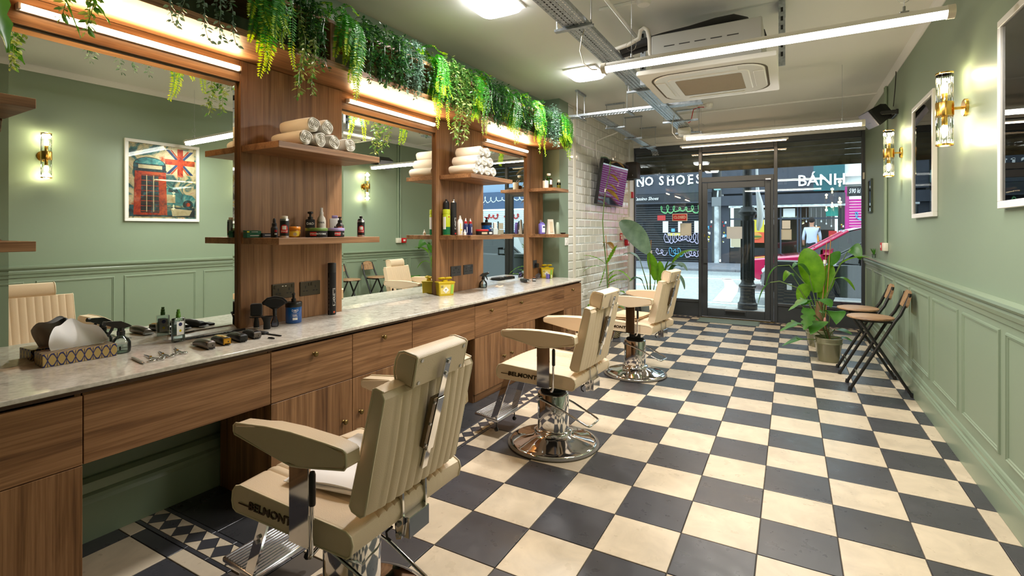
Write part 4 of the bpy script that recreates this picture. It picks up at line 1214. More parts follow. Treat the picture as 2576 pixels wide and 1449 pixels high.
# closed sign, cards and mat
t = thing('closed_sign', 'red CLOSED sign hanging inside the shop window', 'sign', (-1.535, 8.25, 1.49))
G().rbox(-.115, -.008, 0, .115, -.003, .116, .004, 1).obj('board', plain('sign_cream', (228, 214, 190), .5), t)
G().box(-.105, -.0092, .010, .105, -.0079, .106).obj('field', 'red_plastic', t)
text('CLOSED', .062, (0, -.0096, .058), (1, 0, 0), (0, 0, 1), 'sign_cream', t, 'lettering', .0008, .02, 'CENTER', 0, .80)
G().tube([(-.07, -.006, .116), (0, -.006, .165), (.07, -.006, .116)], .0015, 5).obj('cord', 'cable_dark', t)
G().lathe([(.016, 0), (.014, .006), (.004, .012)], 14).xf(Matrix.Translation(Vector((0, 0, .172))) @ Matrix.Rotation(PI / 2, 4, 'X')).obj('suction_cup', 'clear_glass', t)
for x0, x1, z0, z1, lab in ((-1.535, -1.365, 1.258, 1.455, 'pale square card stuck inside the window below the closed sign'), (-.115, .015, 1.205, 1.355, 'pale square card stuck inside the window by the tall pot plants')):
    t = thing('window_card', lab, 'card', ((x0 + x1) / 2, 8.284, z0))
    G().box(-(x1 - x0) / 2, -.004, 0, (x1 - x0) / 2, 0, z1 - z0).obj('card', plain('card_cream', (206, 200, 182), .6), t)
    G().box(-(x1 - x0) / 2 + .015, -.0048, .015, (x1 - x0) / 2 - .015, -.004, z1 - z0 - .015).obj('panel', plain('card_inner', (216, 212, 198), .6), t)
o = G().box(-.105, 8.280, 1.365, .0, 8.284, 1.485).obj('window_notice', 'white_plastic'); tag(o, 'small white notice taped above the pale card in the window', 'notice')
o = G().rbox(-.85, 8.2825, 1.215, -.635, 8.2855, 1.398, .0012, 1).obj('hours_sticker', plain('frosted', (205, 210, 214), .6), None); tag(o, 'pale frosted opening hours sticker on the door glass', 'sticker')
mt = thing('door_mat', 'grey green door mat lying inside the shop door', 'mat', (-.80, 7.95, 0))
G().rbox(-.40, -.16, .0005, .40, .20, .008, .003, 1).obj('pile', plain('mat_pile', (120, 138, 132), .98, bump=.8, bscale=300), mt)
G().rbox(-.415, -.175, .0004, .415, .215, .005, .002, 1).obj('edging', plain('mat_edge', (98, 112, 108), .8), mt)
# folding stools
def stool(x, y, label):
    t = thing('folding_stool', label, 'stool', (x, y, 0), 0, 'folding stools along the dado')
    g = G().lathe([(.0001, .597), (.155, .597), (.164, .600), (.168, .606), (.164, .615), (.150, .619), (.0001, .619)], 40).obj('seat', 'seat_wood', t, 40)
    for s in (-1, 1):
        yy = s * .125
        G().tube([(-.152, yy, .012), (.150, yy * .96, .600), (.185, yy * .93, .655), (.245, yy * .80, .800), (.250, yy * .78, .83)], .0125, 10).obj('back_leg_tube', 'black_plastic', t, 60)
        ft = G().tube([(.262, yy * .82, .012), (-.075, yy * .80, .575), (-.085, yy * .80, .590)], .0115, 10).obj('front_leg_tube', 'black_plastic', t, 60)
        G().cyl((-.155, yy, 0), (-.149, yy, .03), .015, n=12).obj('foot_cap', 'matte_black', t)
        G().cyl((.268, yy * .82, 0), (.258, yy * .82, .03), .015, n=12).obj('foot_cap', 'matte_black', t)
        G().rbox(-.10, yy * .80 - .006, .578, .15, yy * .80 + .006, .597, .002, 1).obj('seat_bracket', 'black_plastic', t)
    G().cyl((-.095, -.122, .125), (-.095, .122, .125), .006, n=8).obj('cross_bar', 'steel', t)
    G().cyl((.180, -.100, .135), (.180, .100, .135), .006, n=8).obj('cross_bar', 'steel', t)
    # half moon back
    pts = [(-.115, 0), (.115, 0)] + [(.118 * math.cos(a), .03 + .115 * math.sin(a)) for a in [PI * k / 16 for k in range(17)]]
    pts = [(-.105, 0), (.105, 0), (.124, .018)] + [(.124 * math.cos(PI * k / 14) , .035 + .105 * math.sin(PI * k / 14) ** .8) for k in range(0, 15)] + [(-.124, .018)]
    bk = G().prism(pts, -.010, .010, lambda p, q, d: (d, p, q)).xf(Matrix.Translation(Vector((.222, 0, .715))) @ Matrix.Rotation(R(16), 4, 'Y')).obj('back_panel', 'seat_wood', t, 30)
    return t
stool(.590, 5.17, 'black folding stool with round wooden seat beside the white framed abstract')
stool(.555, 5.70, 'black folding stool with round wooden seat nearer the shop window')
# ================================================================== potted plants
def leaf_mat(name, c, c2, trans=.35, rough=.32):
    k = NT(name)
    b = k.n('ShaderNodeBsdfPrincipled'); b.inputs['Roughness'].default_value = rough
    v = k.coord(); f = k.noise(v, 9, 3)
    col = k.ramp(f, [(.3, c), (.7, c2)])
    k.l(col, b.inputs['Base Color'])
    t = k.n('ShaderNodeBsdfTranslucent')
    hs = k.n('ShaderNodeHueSaturation'); hs.inputs['Value'].default_value = 1.6; hs.inputs['Saturation'].default_value = 1.1
    k.l(col, hs.inputs['Color']); k.l(hs.outputs[0], t.inputs[0])
    m = k.n('ShaderNodeMixShader'); m.inputs[0].default_value = trans
    k.l(b.outputs[0], m.inputs[1]); k.l(t.outputs[0], m.inputs[2]); k.l(m.outputs[0], k.out.inputs[0])
    MATS[name] = k.m
leaf_mat('leaf_bright', (84, 132, 34), (120, 168, 50), .45)
leaf_mat('leaf_green', (54, 104, 36), (82, 136, 52), .35)
leaf_mat('leaf_deep', (44, 82, 44), (70, 112, 66), .25)
leaf_mat('leaf_grey', (92, 120, 96), (124, 150, 122), .2)
leaf_mat('leaf_red', (112, 76, 32), (132, 108, 40), .35)
leaf_mat('leaf_orange', (206, 120, 30), (206, 176, 50), .3)
plain('stem_green', (92, 116, 58), .5)
plain('stem_brown', (110, 84, 54), .6)
def bez(p0, p1, p2, t):
    return p0 * (1 - t) ** 2 + p1 * 2 * t * (1 - t) + p2 * t ** 2
WSH = {
    'paddle': lambda t: math.sin(PI * min(1, t * .93 + .05)) ** .62,
    'heart': lambda t: (max(0, math.sin(PI * min(1, (t * .80 + .20)))) ** .75) if t < .999 else 0,
    'lance': lambda t: math.sin(PI * t ** .85) ** .8 if 0 < t < 1 else .02,
    'wavy': lambda t: (math.sin(PI * t ** .9) ** .55 if 0 < t < 1 else .02),
}
def leaf(parent, p0, p1, p2, width, shape='paddle', mat='leaf_green', side=None, fold=.18, n=12, wav=0.0, split=0, name='leaf'):
    p0, p1, p2 = Vector(p0), Vector(p1), Vector(p2)
    axis = (p2 - p0).normalized()
    if side is None:
        side = axis.cross(Vector((0, 0, 1)))
        if side.length < .05: side = Vector((1, 0, 0))
    side = Vector(side); side = (side - axis * side.dot(axis)).normalized()
    nrm = side.cross(axis).normalized()
    if nrm.z < 0: nrm = -nrm
    g = G(); rows = []
    W = WSH[shape]
    cols = (-1, -.55, 0, .55, 1)
    vs = []
    for i in range(n + 1):
        t = i / n; c = bez(p0, p1, p2, t); w = width / 2 * max(.01, W(t))
        if wav: w *= 1 + .16 * math.sin(i * 2.4)
        for s in cols:
            ww = w
            if split and abs(s) == 1 and i % 3 == 1 and .15 < t < .9: ww = w * .62
            zz = fold * abs(s) * w + (wav * .08 * width * math.sin(i * 2.4 + 1.3 * s) * abs(s) if wav else 0)
            vs.append(c + side * (s * ww) + nrm * zz)
    m = len(cols); fs = []
    for i in range(n):
        for j in range(m - 1):
            fs.append((i * m + j, i * m + j + 1, (i + 1) * m + j + 1, (i + 1) * m + j))
    return g.add(vs, fs).obj(name, mat, parent, 80)
def stem(parent, pts, r, mat='stem_green', name='stem'):
    return G().tube(pts, r, 7).obj(name, mat, parent, 70)
def pot(parent, r, h, mat, taper=.74, rim=True, name='pot'):
    p = [(r * taper * .96, 0), (r * taper, .004), (r * (taper + (1 - taper) * .78), h * .74)]
    if rim: p += [(r * .985, h * .76), (r * .985, h * .80), (r * .96, h * .815), (r, h * .95)]
    p += [(r * 1.02, h * .985), (r * 1.0, h), (r * .93, h), (r * .90, h * .86)]
    o = G().lathe(p, 36).obj(name, mat, parent, 40)
    G().lathe([(.0001, h * .855), (r * .91, h * .86)], 24).obj('soil', 'soil', parent)
    return o
# --- monstera by the stools
mo = thing('potted_monstera', 'low monstera in a glazed olive pot near the folding stools', 'potted plant', (.34, 6.08, 0))
pot(mo, .128, .245, 'pot_glaze')
ML = [((-.24, -.02, .56), (-.10, .05, .70), (-.36, -.10, .50), .20, 1), ((-.10, .0, .62), (-.02, .02, .64), (.02, -.10, .56), .20, 0), ((-.30, -.05, .36), (-.20, -.02, .42), (-.44, -.12, .28), .22, 1),
      ((.02, .02, .50), (.10, .0, .56), (.06, -.14, .40), .17, 0), ((-.27, -.12, .22), (-.20, -.06, .25), (-.42, -.18, .14), .15, 0), ((-.10, -.02, .40), (-.06, -.04, .44), (-.16, -.16, .28), .19, 0),
      ((.06, .05, .32), (.10, .02, .34), (.20, -.06, .30), .13, 0), ((-.18, -.10, .54), (-.16, -.12, .44), (-.22, -.16, .32), .16, 1), ((-.06, .06, .48), (-.02, .08, .52), (.05, .10, .40), .18, 0), ((.10, -.02, .26), (.13, -.04, .27), (.20, -.08, .235), .08, 0)]
for b, c, e, w, sp_ in ML:
    stem(mo, [(0, 0, .21), (b[0] * .35, b[1] * .35, .21 + (b[2] - .21) * .6), b], .0045)
    leaf(mo, b, c, e, w, 'heart', 'leaf_green', fold=.1, split=sp_, n=12)
stem(mo, [(.02, -.02, .21), (-.01, -.03, .32), (-.03, -.03, .38)], .006, 'stem_brown')
G().lathe([(.004, 0), (.012, .01), (.014, .04), (.008, .07), (.0001, .075)], 10, (-.03, -.03, .375)).obj('flower_spathe', plain('pink_flower', (216, 150, 140), .5), mo, 60)
# --- bird of paradise behind it
bp_ = thing('potted_bird_of_paradise', 'tall bird of paradise plant with cane stakes standing at the window', 'potted plant', (.29, 6.80, 0))
pot(bp_, .142, .20, 'pot_glaze')
BL = [((-.02, .0, .62), (-.10, -.02, .95), (-.13, .02, 1.13), .27, 'leaf_bright'), ((-.10, -.04, .82), (-.22, -.06, 1.02), (-.27, -.10, .90), .19, 'leaf_green'), ((-.26, -.02, .80), (-.30, -.02, .90), (-.36, -.06, .74), .15, 'leaf_bright'),
      ((.20, .0, .95), (.32, -.02, 1.06), (.47, -.06, 1.04), .13, 'leaf_bright'), ((.28, .05, 1.10), (.36, .02, 1.20), (.40, -.04, 1.02), .14, 'leaf_green'), ((.10, .02, .94), (.13, .0, 1.02), (.20, -.03, 1.10), .11, 'leaf_green'),
      ((.14, -.04, .78), (.24, -.08, .86), (.33, -.14, .68), .10, 'leaf_bright'), ((.02, .05, .55), (.08, .05, .80), (.12, .06, .95), .18, 'leaf_bright'), ((-.20, -.02, .50), (-.16, -.04, .66), (-.12, -.08, .72), .14, 'leaf_bright')]
for b, c, e, w, m in BL:
    stem(bp_, [(b[0] * .1, b[1] * .1, .17), (b[0] * .35, b[1] * .35, b[2] * .62), b], [.010, .007, .0045])
    leaf(bp_, b, c, e, w, 'paddle', m, side=(.9, -.25, .3) if abs(e[0] - b[0]) < .15 else None, fold=.22, n=14)
for pts, w in (([(0, 0, .3), (-.14, -.02, .72), (-.30, -.04, .93), (-.42, -.06, .92)], .05), ([(0, 0, .3), (-.20, -.05, .66), (-.40, -.08, .74), (-.50, -.10, .72)], .045)):
    stem(bp_, pts, .006)
    a = Vector(pts[-1])
    leaf(bp_, a, a + Vector((-.09, -.02, -.06)), a + Vector((-.13, -.04, -.28)), w, 'lance', 'leaf_green', fold=.4)
for x, h in ((.045, 1.20), (.085, 1.24)):
    G().cyl((x - .03, 0, .17), (x + .03, .0, h), .0045, n=8).obj('cane', 'cane', bp_, 50)
G().cyl((.055, 0, .955), (.057, 0, 1.0), .016, n=10).obj('tie', 'white_plastic', bp_)
G().lathe([(.05, 0), (.045, .2), (.03, .35)], 10, (0, 0, .17)).obj('pseudostem', 'stem_brown', bp_, 60)
# --- left: bird of paradise by the closed sign
bl = thing('potted_strelitzia', 'large paddle leaved plant in a pale pot below the closed sign', 'potted plant', (-1.77, 7.35, 0))
pot(bl, .15, .32, 'pot_grey', .8, False)
SL = [((-.02, -.05, 1.02), (-.20, -.10, 1.35), (-.42, -.12, 1.48), .28, 'leaf_grey', (.55, .1, .8)), ((-.14, -.05, .88), (-.26, -.06, 1.05), (-.40, -.06, .98), .17, 'leaf_grey', None), ((.30, .0, .86), (.46, -.03, 1.08), (.64, -.05, 1.06), .20, 'leaf_bright', None),
      ((.06, .0, .62), (.02, -.02, .86), (-.03, -.02, 1.02), .17, 'leaf_bright', (.9, -.3, 0)), ((.12, -.02, .50), (.14, -.03, .75), (.13, -.03, .90), .14, 'leaf_bright', (.9, -.3, .1)), ((.22, -.02, .80), (.40, -.06, .96), (.52, -.10, .78), .16, 'leaf_grey', None),
      ((.26, .03, .72), (.34, .0, .90), (.44, -.02, .82), .18, 'leaf_green', None), ((-.10, -.10, .60), (-.16, -.14, .70), (-.26, -.20, .60), .15, 'leaf_deep', None), ((.20, .0, .70), (.22, .0, .84), (.26, .0, .92), .12, 'leaf_green', None), ((.34, -.05, .74), (.44, -.06, .70), (.48, -.08, .52), .12, 'leaf_grey', None)]
for b, c, e, w, m, sd in SL:
    stem(bl, [(b[0] * .12, b[1] * .12, .28), (b[0] * .4, b[1] * .4, b[2] * .66), b], [.013, .009, .005])
    leaf(bl, b, c, e, w, 'paddle', m, side=sd, fold=.25, n=14)
G().cyl((-.03, .02, .28), (.0, .0, 1.20), .006, n=8).obj('cane', 'cane', bl, 50)
G().cyl((-.004, .0, 1.0), (-.002, 0, 1.05), .018, n=10).obj('tie', 'white_plastic', bl)
# --- tall single stem plant in the striped basket
tp = thing('potted_tall_plant', 'tall thin stemmed plant with reddish upper leaves in a striped basket', 'potted plant', (-1.98, 6.12, 0))
G().lathe([(.10, 0), (.112, .01), (.132, .16), (.136, .25), (.128, .25), (.124, .20)], 40).obj('basket', plain('basket_tan', (176, 160, 120), .8), tp, 40)
for k in range(10):
    z = .02 + k * .023; r = .113 + .02 * min(1, z / .16) + .001
    G().tube([(r * math.cos(a), r * math.sin(a), z + .010 * math.sin(a * 10)) for a in [2 * PI * i / 60 for i in range(60)]], .0035, 4, True).obj('basket_band', plain('basket_dark', (60, 54, 40), .8), tp)
G().lathe([(.0001, .2), (.125, .2)], 20).obj('soil', 'soil', tp)
stem(tp, [(.0, 0, .2), (-.03, 0, .5), (-.06, .02, .9), (-.10, .04, 1.2), (-.12, .05, 1.45), (-.10, .04, 1.68), (-.07, .03, 1.88), (-.02, .0, 2.05), (.01, -.02, 2.22)], [.011, .010, .009, .008, .007, .006, .005, .004, .003])
G().cyl((.01, .0, .2), (-.075, .04, 1.28), .005, n=8).obj('cane', 'cane', tp, 50)
G().cyl((-.078, .035, 1.83), (-.072, .03, 1.87), .014, n=10).obj('tie', 'white_plastic', tp)
TL = [((-.0, -.02, 2.20), (-.04, -.04, 2.28), (-.13, -.06, 2.25), .09, 'leaf_deep', 'heart'), ((.02, -.02, 2.18), (.10, -.04, 2.22), (.20, -.06, 2.10), .11, 'leaf_red', 'heart'), ((-.02, .0, 2.05), (.03, -.02, 2.04), (.12, -.04, 1.93), .11, 'leaf_red', 'heart'),
      ((-.04, .0, 1.93), (.02, -.03, 1.92), (.10, -.04, 1.82), .08, 'leaf_red', 'heart'), ((-.06, .02, 1.86), (.0, -.02, 1.84), (.13, -.05, 1.70), .13, 'leaf_red', 'heart'), ((.0, -.0, 2.10), (.07, .0, 2.08), (.13, .02, 1.97), .07, 'leaf_red', 'heart'),
      ((-.09, .02, 1.18), (-.02, .0, 1.22), (.07, -.04, 1.06), .13, 'leaf_red', 'heart')]
for b, c, e, w, m, sh in TL:
    stem(tp, [(b[0] - .02, b[1] + .01, b[2] - .05), b], .003)
    leaf(tp, b, c, e, w, sh, m, fold=.15, n=10)
for b, c, e, w in (((-.07, .0, .92), (-.18, -.04, 1.02), (-.33, -.08, 1.02), .075), ((-.05, .0, .92), (.02, -.03, 1.02), (.10, -.06, 1.16), .075), ((-.08, .0, .86), (-.20, -.04, .94), (-.34, -.10, .80), .05), ((-.03, .0, .76), (.10, -.04, .94), (.30, -.10, .72), .055),
                   ((-.03, .0, .70), (.06, -.04, .80), (.16, -.08, .80), .06), ((-.03, .0, .66), (.08, -.03, .74), (.24, -.10, .74), .07), ((-.07, .0, .88), (-.08, -.03, .74), (-.14, -.04, .62), .06), ((.0, .0, .50), (.10, -.05, .62), (.22, -.12, .58), .075), ((-.04, .0, .46), (-.16, -.08, .52), (-.26, -.16, .36), .10)):
    leaf(tp, b, c, e, w, 'wavy', 'leaf_bright', fold=.2, wav=.9, n=18)
for k in range(9):
    a = k * .9; b = Vector((.05 * math.cos(a), .05 * math.sin(a) - .02, .36 + .03 * (k % 3)))
    stem(tp, [(0, 0, .2), tuple(b)], .003)
    leaf(tp, b, b + Vector((.06 * math.cos(a), .06 * math.sin(a) - .02, .06)), b + Vector((.15 * math.cos(a), .14 * math.sin(a) - .03, -.02)), .085, 'heart', ('leaf_orange', 'leaf_bright', 'leaf_orange')[k % 3], fold=.15, n=9)
# --- small air plant on the dado rail
ap = thing('small_plant', 'tiny pale plant in a glass standing on the dado rail by the window', 'potted plant', (.862, 7.25, 1.0125))
G().lathe([(.012, 0), (.016, .01), (.018, .05), (.017, .05), (.015, .012)], 14).obj('glass', 'clear_glass', ap, 50)
for k in range(5):
    a = k * 1.3; leaf(ap, (0, 0, .03), (.02 * math.cos(a), .03 * math.sin(a), .08), (.03 * math.cos(a) - .01, .05 * math.sin(a), .12), .015, 'lance', 'leaf_green', n=6)
# ================================================================== things on the shelves and worktop
SH1, SH2 = 1.2985, 1.8085
plain('navy', (30, 36, 84), .4); plain('label_red', (190, 36, 40), .45); plain('label_white', (240, 240, 236), .45); plain('label_yellow', (226, 206, 40), .45)
plain('lime', (190, 204, 40), .35); plain('bottle_green', (16, 104, 62), .35); plain('box_green', (14, 92, 62), .5); plain('amber', (214, 128, 24), .3); plain('lilac', (168, 150, 200), .35)
plain('purple_plastic', (120, 108, 190), .4); plain('gel_blue', (10, 84, 160), .1, coat=.6); plain('dark_brown_plastic', (42, 34, 30), .35); plain('cap_green', (78, 128, 34), .35)
plain('sharps_yellow', (206, 178, 20), .4); plain('sage_lid', (104, 132, 60), .35); plain('paper_tan', (206, 190, 160), .8); plain('whisky', (150, 90, 24), .1); plain('gunmetal', (120, 112, 108), .3, metal=.9)
def prod(name, label, cat, u, w, z, phi=38, group=None):
    return thing(name, label, cat, L(u, w, z), LR - R(phi), group)
def wrap(s, size, r, z, mat, parent, ang=0.0, name='lettering', bold=.01, sx=1.0, rot=0):
    g = text_geo(s, size, .0, bold, 'CENTER', 0, sx)
    vs = []
    for x, y, q in g.v:
        if rot: x, y = -y, x
        a = ang + x / r
        vs.append((r * math.cos(a), r * math.sin(a), z + y))
    g.v = vs
    return g.obj(name, mat, parent)
def band(r, z0, z1, a0, a1, mat, parent, name='label_print', n=14):
    g = G(); vs = []
    for k in range(n + 1):
        a = a0 + (a1 - a0) * k / n
        vs += [(r * math.cos(a), r * math.sin(a), z0), (r * math.cos(a), r * math.sin(a), z1)]
    return g.add(vs, [(2 * k, 2 * k + 2, 2 * k + 3, 2 * k + 1) for k in range(n)]).obj(name, mat, parent, 60)
def arch(r, zc, ro, ri, mat, parent, ang=0):
    vs = []; n = 14; fs = []
    for k in range(n + 1):
        t = PI * k / n
        for q in (ro, ri):
            a = ang + q * math.cos(t) / r; vs.append((r * math.cos(a), r * math.sin(a), zc + q * math.sin(t)))
    for k in range(n): fs.append((2 * k, 2 * k + 2, 2 * k + 3, 2 * k + 1))
    G().add(vs, fs).obj('label_arch', mat, parent)
def emblem_can(u, w, z, label, cap):
    t = prod('styling_can', label, 'can', u, w, z)
    r = .0235
    G().lathe([(r * .96, 0), (r, .003), (r, .098), (r * .95, .103)], 28).obj('can_body', 'steel', t, 40)
    band(r + .0004, .010, .092, -1.25, 1.25, 'black_plastic', t)
    arch(r + .0008, .052, .019, .012, 'label_red', t)
    band(r + .0008, .026, .052, -.78, .78, 'label_red', t)
    band(r + .0010, .044, .064, -.42, .42, 'label_white', t)
    wrap('UPPERCUT', .0105, r + .0013, .034, 'label_white', t, 0, sx=.72)
    if cap == 'nozzle':
        G().lathe([(r * .93, .103), (r * .75, .112), (.012, .116), (.0095, .117), (.0095, .130), (.007, .132)], 20).obj('nozzle_cap', 'black_plastic', t, 40)
    else:
        G().lathe([(r * .72, .103), (r * .72, .117), (r * .66, .118)], 24).obj('screw_cap', 'off_white', t, 40)
emblem_can(1.790, -.255, SH1, 'silver and black styling powder can with white screw cap on the towel tower shelf', 'screw')
emblem_can(2.335, -.255, SH1, 'silver and black spray can with black nozzle alone at the shelf end', 'nozzle')
t = prod('blade_box', 'small open green razor blade box on the shelf', 'box', 1.725, -.435, SH1, 8)
G().box(-.025, -.045, 0, .025, .03, .026).obj('tray', 'box_green', t)
G().add([(.025, -.045, .026), (.025, .03, .026), (-.025, .03, .030), (-.025, -.045, .030), (.025, -.045, .036), (.025, .03, .036), (-.025, .03, .040), (-.025, -.045, .040)], [(0, 1, 2, 3), (4, 5, 6, 7), (0, 1, 5, 4), (1, 2, 6, 5), (2, 3, 7, 6), (3, 0, 4, 7)]).obj('lid', 'box_green', t)
G().box(.0245, -.046, .028, .0262, -.034, .035).obj('price_tab', 'label_yellow', t); G().box(.0252, -.022, .030, .0258, .012, .0325).obj('print_line', 'label_white', t); G().box(.0252, -.03, .009, .0258, .02, .0125).obj('print_line', 'label_white', t)
o = prod('black_box', 'small black carton next to the green blade box', 'box', 1.782, -.405, SH1, 8); G().box(-.02, -.03, 0, .02, .03, .024).obj('carton', 'matte_black', o); G().box(.02, -.018, .012, .0206, .018, .0145).obj('print_line', 'label_white', o)
o = prod('razor_comb', 'thin black comb lying on the shelf behind the styling can', 'comb', 1.845, -.405, SH1, 70); G().rbox(-.005, -.05, .0002, .006, .05, .006, .001, 1).obj('comb', 'black_plastic', o)
t = prod('dropper_bottle', 'black dropper bottle beside the styling powder can', 'bottle', 1.770, -.315, SH1)
G().lathe([(.017, 0), (.018, .003), (.018, .05), (.013, .06), (.011, .062)], 20).obj('body', 'matte_black', t, 40); G().lathe([(.0125, .062), (.0125, .078), (.008, .08), (.0075, .10), (.004, .106), (.0001, .107)], 16).obj('dropper_cap', 'matte_black', t, 40)
band(.0184, .030, .042, .1, .9, 'label_red', t); band(.0184, .016, .024, .1, .8, 'label_white', t)
t = prod('hair_wax_jar', 'round amber jar with orange lid', 'jar', 1.893, -.315, SH1)
G().lathe([(.030, 0), (.033, .004), (.034, .030), (.032, .042)], 28).obj('body', plain('wax_yellow', (196, 130, 36), .3), t, 40); G().lathe([(.0335, .042), (.0345, .044), (.0345, .058), (.032, .061), (.0001, .062)], 28).obj('lid', 'amber', t, 40)
band(.0346, .006, .034, -.9, .9, plain('wax_label', (230, 196, 60), .4), t); G().cyl((.0346, .006, .018), (.0352, .006, .018), .010, n=14).obj('label_bowl', 'paper_tan', t)
def tin(u, w, z, label, lid, words, red_at):
    t = prod('pomade_tin', label, 'tin', u, w, z)
    G().lathe([(.058, 0), (.060, .003), (.060, .036), (.058, .038)], 40).obj('tin_body', 'matte_black', t, 40)
    G().lathe([(.0615, .037), (.0620, .039), (.0620, .051), (.060, .054), (.0001, .0545)], 40).obj('lid', lid, t, 40)
    band(.0604, .008, .031, red_at - .30, red_at + .30, 'label_red', t)
    wrap('UPPERCUT', .0135, .0607, .0195, 'label_white', t, red_at, sx=.62)
    wrap(words, .012, .0606, .0195, 'label_white', t, red_at + .78, sx=.68)
tin(1.982, -.235, SH1, 'black matte pomade tin with green lid', 'sage_lid', 'MATTE POMADE', -.30)
tin(2.118, -.250, SH1, 'black pomade tin with lilac lid', 'lilac', '· CLAY ·', .35)
t = prod('hair_tonic', 'black pump bottle of hair tonic behind the green lidded tin', 'bottle', 2.055, -.385, SH1)
G().rbox(-.020, -.027, 0, .020, .027, .107, .007, 2).obj('body', 'matte_black', t, 40); G().lathe([(.014, .107), (.014, .122), (.006, .124), (.006, .138), (.016, .142), (.016, .152), (.006, .155)], 16).obj('pump', 'black_plastic', t, 40); G().rbox(0, -.007, .140, .034, .007, .148, .002, 1).obj('spout', 'black_plastic', t)
text('D&D', .020, (.0206, 0, .080), (0, 1, 0), (0, 0, 1), 'label_white', t, 'lettering', .0004, .01); text('HAIR', .015, (.0206, 0, .048), (0, 1, 0), (0, 0, 1), 'label_white', t, 'lettering', .0004, .01); text('TONIC', .014, (.0206, 0, .032), (0, 1, 0), (0, 0, 1), 'label_white', t, 'lettering', .0004, .01)
t = prod('conditioner_spray', 'white and yellow spray bottle behind the pomade tins', 'bottle', 2.135, -.385, SH1)
G().lathe([(.025, 0), (.027, .004), (.027, .098), (.022, .118), (.013, .130), (.012, .140)], 28).obj('body', 'off_white', t, 40); G().lathe([(.0125, .140), (.0125, .152), (.009, .156), (.009, .178), (.007, .180)], 18).obj('spray_head', 'white_plastic', t, 40); band(.0274, .004, .016, -1.3, 1.3, 'label_yellow', t); band(.0275, .030, .050, -1.0, 1.0, 'black_plastic', t)
wrap('WAHL', .016, .0278, .088, 'black_plastic', t, 0, sx=.9)
t = prod('talc_bottle', 'white flat bottle with lilac cap on the towel tower shelf', 'bottle', 2.262, -.415, SH1)
G().rbox(-.020, -.033, 0, .020, .033, .118, .009, 2).obj('body', 'white_plastic', t, 40); G().rbox(-.016, -.018, .118, .016, .018, .136, .004, 2).obj('cap', 'lilac', t, 40); G().add([(.0206, 0, .07), (.0206, -.010, .045), (.0206, -.004, .05), (.0206, 0, .04), (.0206, .005, .05), (.0206, .012, .05)], [(0, 1, 2, 3, 4, 5)]).obj('leaf_print', 'black_plastic', t)
t = prod('beard_pump', 'small dark pump bottle in front of the white flat bottle', 'bottle', 2.235, -.335, SH1)
G().lathe([(.022, 0), (.024, .004), (.024, .072), (.014, .086), (.012, .088)], 24).obj('body', 'dark_brown_plastic', t, 40); G().lathe([(.013, .088), (.013, .104), (.005, .106), (.005, .116), (.011, .118), (.011, .125)], 14).obj('pump', 'black_plastic', t, 40); G().rbox(0, -.005, .117, .022, .005, .123, .001, 1).obj('spout', 'black_plastic', t); band(.0244, .05, .064, -.6, .6, 'label_red', t); wrap('UPPERCUT', .009, .0247, .057, 'label_white', t, 0, sx=.7)
# towels rolled on the upper shelves; the rolled ends face the room
def rolled(seed, r=.0435, l=.25):
    rnd = random.Random(seed)
    g = G(); n = 26; N = 9
    vs = []; fs = []
    for i in range(N + 1):
        x = -l / 2 + l * i / N
        for k in range(n):
            a = 2 * PI * k / n
            rr = r * (1 + .035 * math.sin(3 * a + seed) + .02 * math.sin(5 * a + i * .7 + seed) - (.07 if i in (0, N) else 0))
            vs.append((x, rr * math.cos(a), rr * math.sin(a) * .93))
    for i in range(N):
        for k in range(n): fs.append((i * n + k, i * n + (k + 1) % n, (i + 1) * n + (k + 1) % n, (i + 1) * n + k))
    fs.append(tuple(range(n))[::-1])
    g.add(vs, fs)
    body = g.mesh('roll', 'towel', 50)
    sp = G(); pts = []
    for k in range(64):
        a = k * .33; rr = r * .90 * (1 - k / 68); pts.append((l / 2 - .002 + .004 * math.sin(k), rr * math.cos(a), rr * math.sin(a) * .93))
    sp.tube(pts, .0046, 6)
    disc = G().lathe([(.0001, 0), (r * .93, -.004)], 20).xf(Matrix.Translation(Vector((l / 2 - .008, 0, 0))) @ Matrix.Rotation(PI / 2, 4, 'Y') @ Matrix.Rotation(PI, 4, 'X')).mesh('roll_end', 'towel')
    return body, sp.mesh('spiral_fold', 'towel', 60), disc
TW = [rolled(k) for k in range(4)]
def towel(u, w, z, k, label, group, tilt=0, yaw=0):
    t = thing('rolled_towel', label, 'towel', L(u, w, z), LR + yaw, group)
    for me, nm in zip(TW[k % 4], ('roll', 'spiral_fold', 'roll_end')):
        o = bpy.data.objects.new(nm, me); COL.objects.link(o); o.parent = t; o.rotation_euler = (tilt, 0, 0)
    return t
def stitch(t, a):
    g = G(); rnd = random.Random(int(a * 100)); r = .0447
    for k in range(7):
        y = a + k * .13; x = .085 + rnd.uniform(-.003, .003)
        g.tube([(x, r * math.cos(y), r * math.sin(y) * .93), (x + .012, r * math.cos(y + .05), r * math.sin(y + .05) * .93), (x + .004, r * math.cos(y + .1), r * math.sin(y + .1) * .93)], .0012, 4)
    o = g.obj('embroidery', 'matte_black', t); o['kind'] = 'stuff'
zb = SH2 + .0425
ordn = ('first', 'second', 'third', 'fourth')
for k, (u, w) in enumerate(((1.855, -.285), (1.952, -.285), (2.049, -.285), (2.165, -.285))):
    q = towel(u, w, zb, k, ('white rolled towel set apart at the end of the low pile' if k == 3 else 'white rolled towel, %s from the first mirror in the low pile bottom row' % ordn[k]), 'towels in the low pile', k * .9)
    if k in (0, 3): stitch(q, .2)
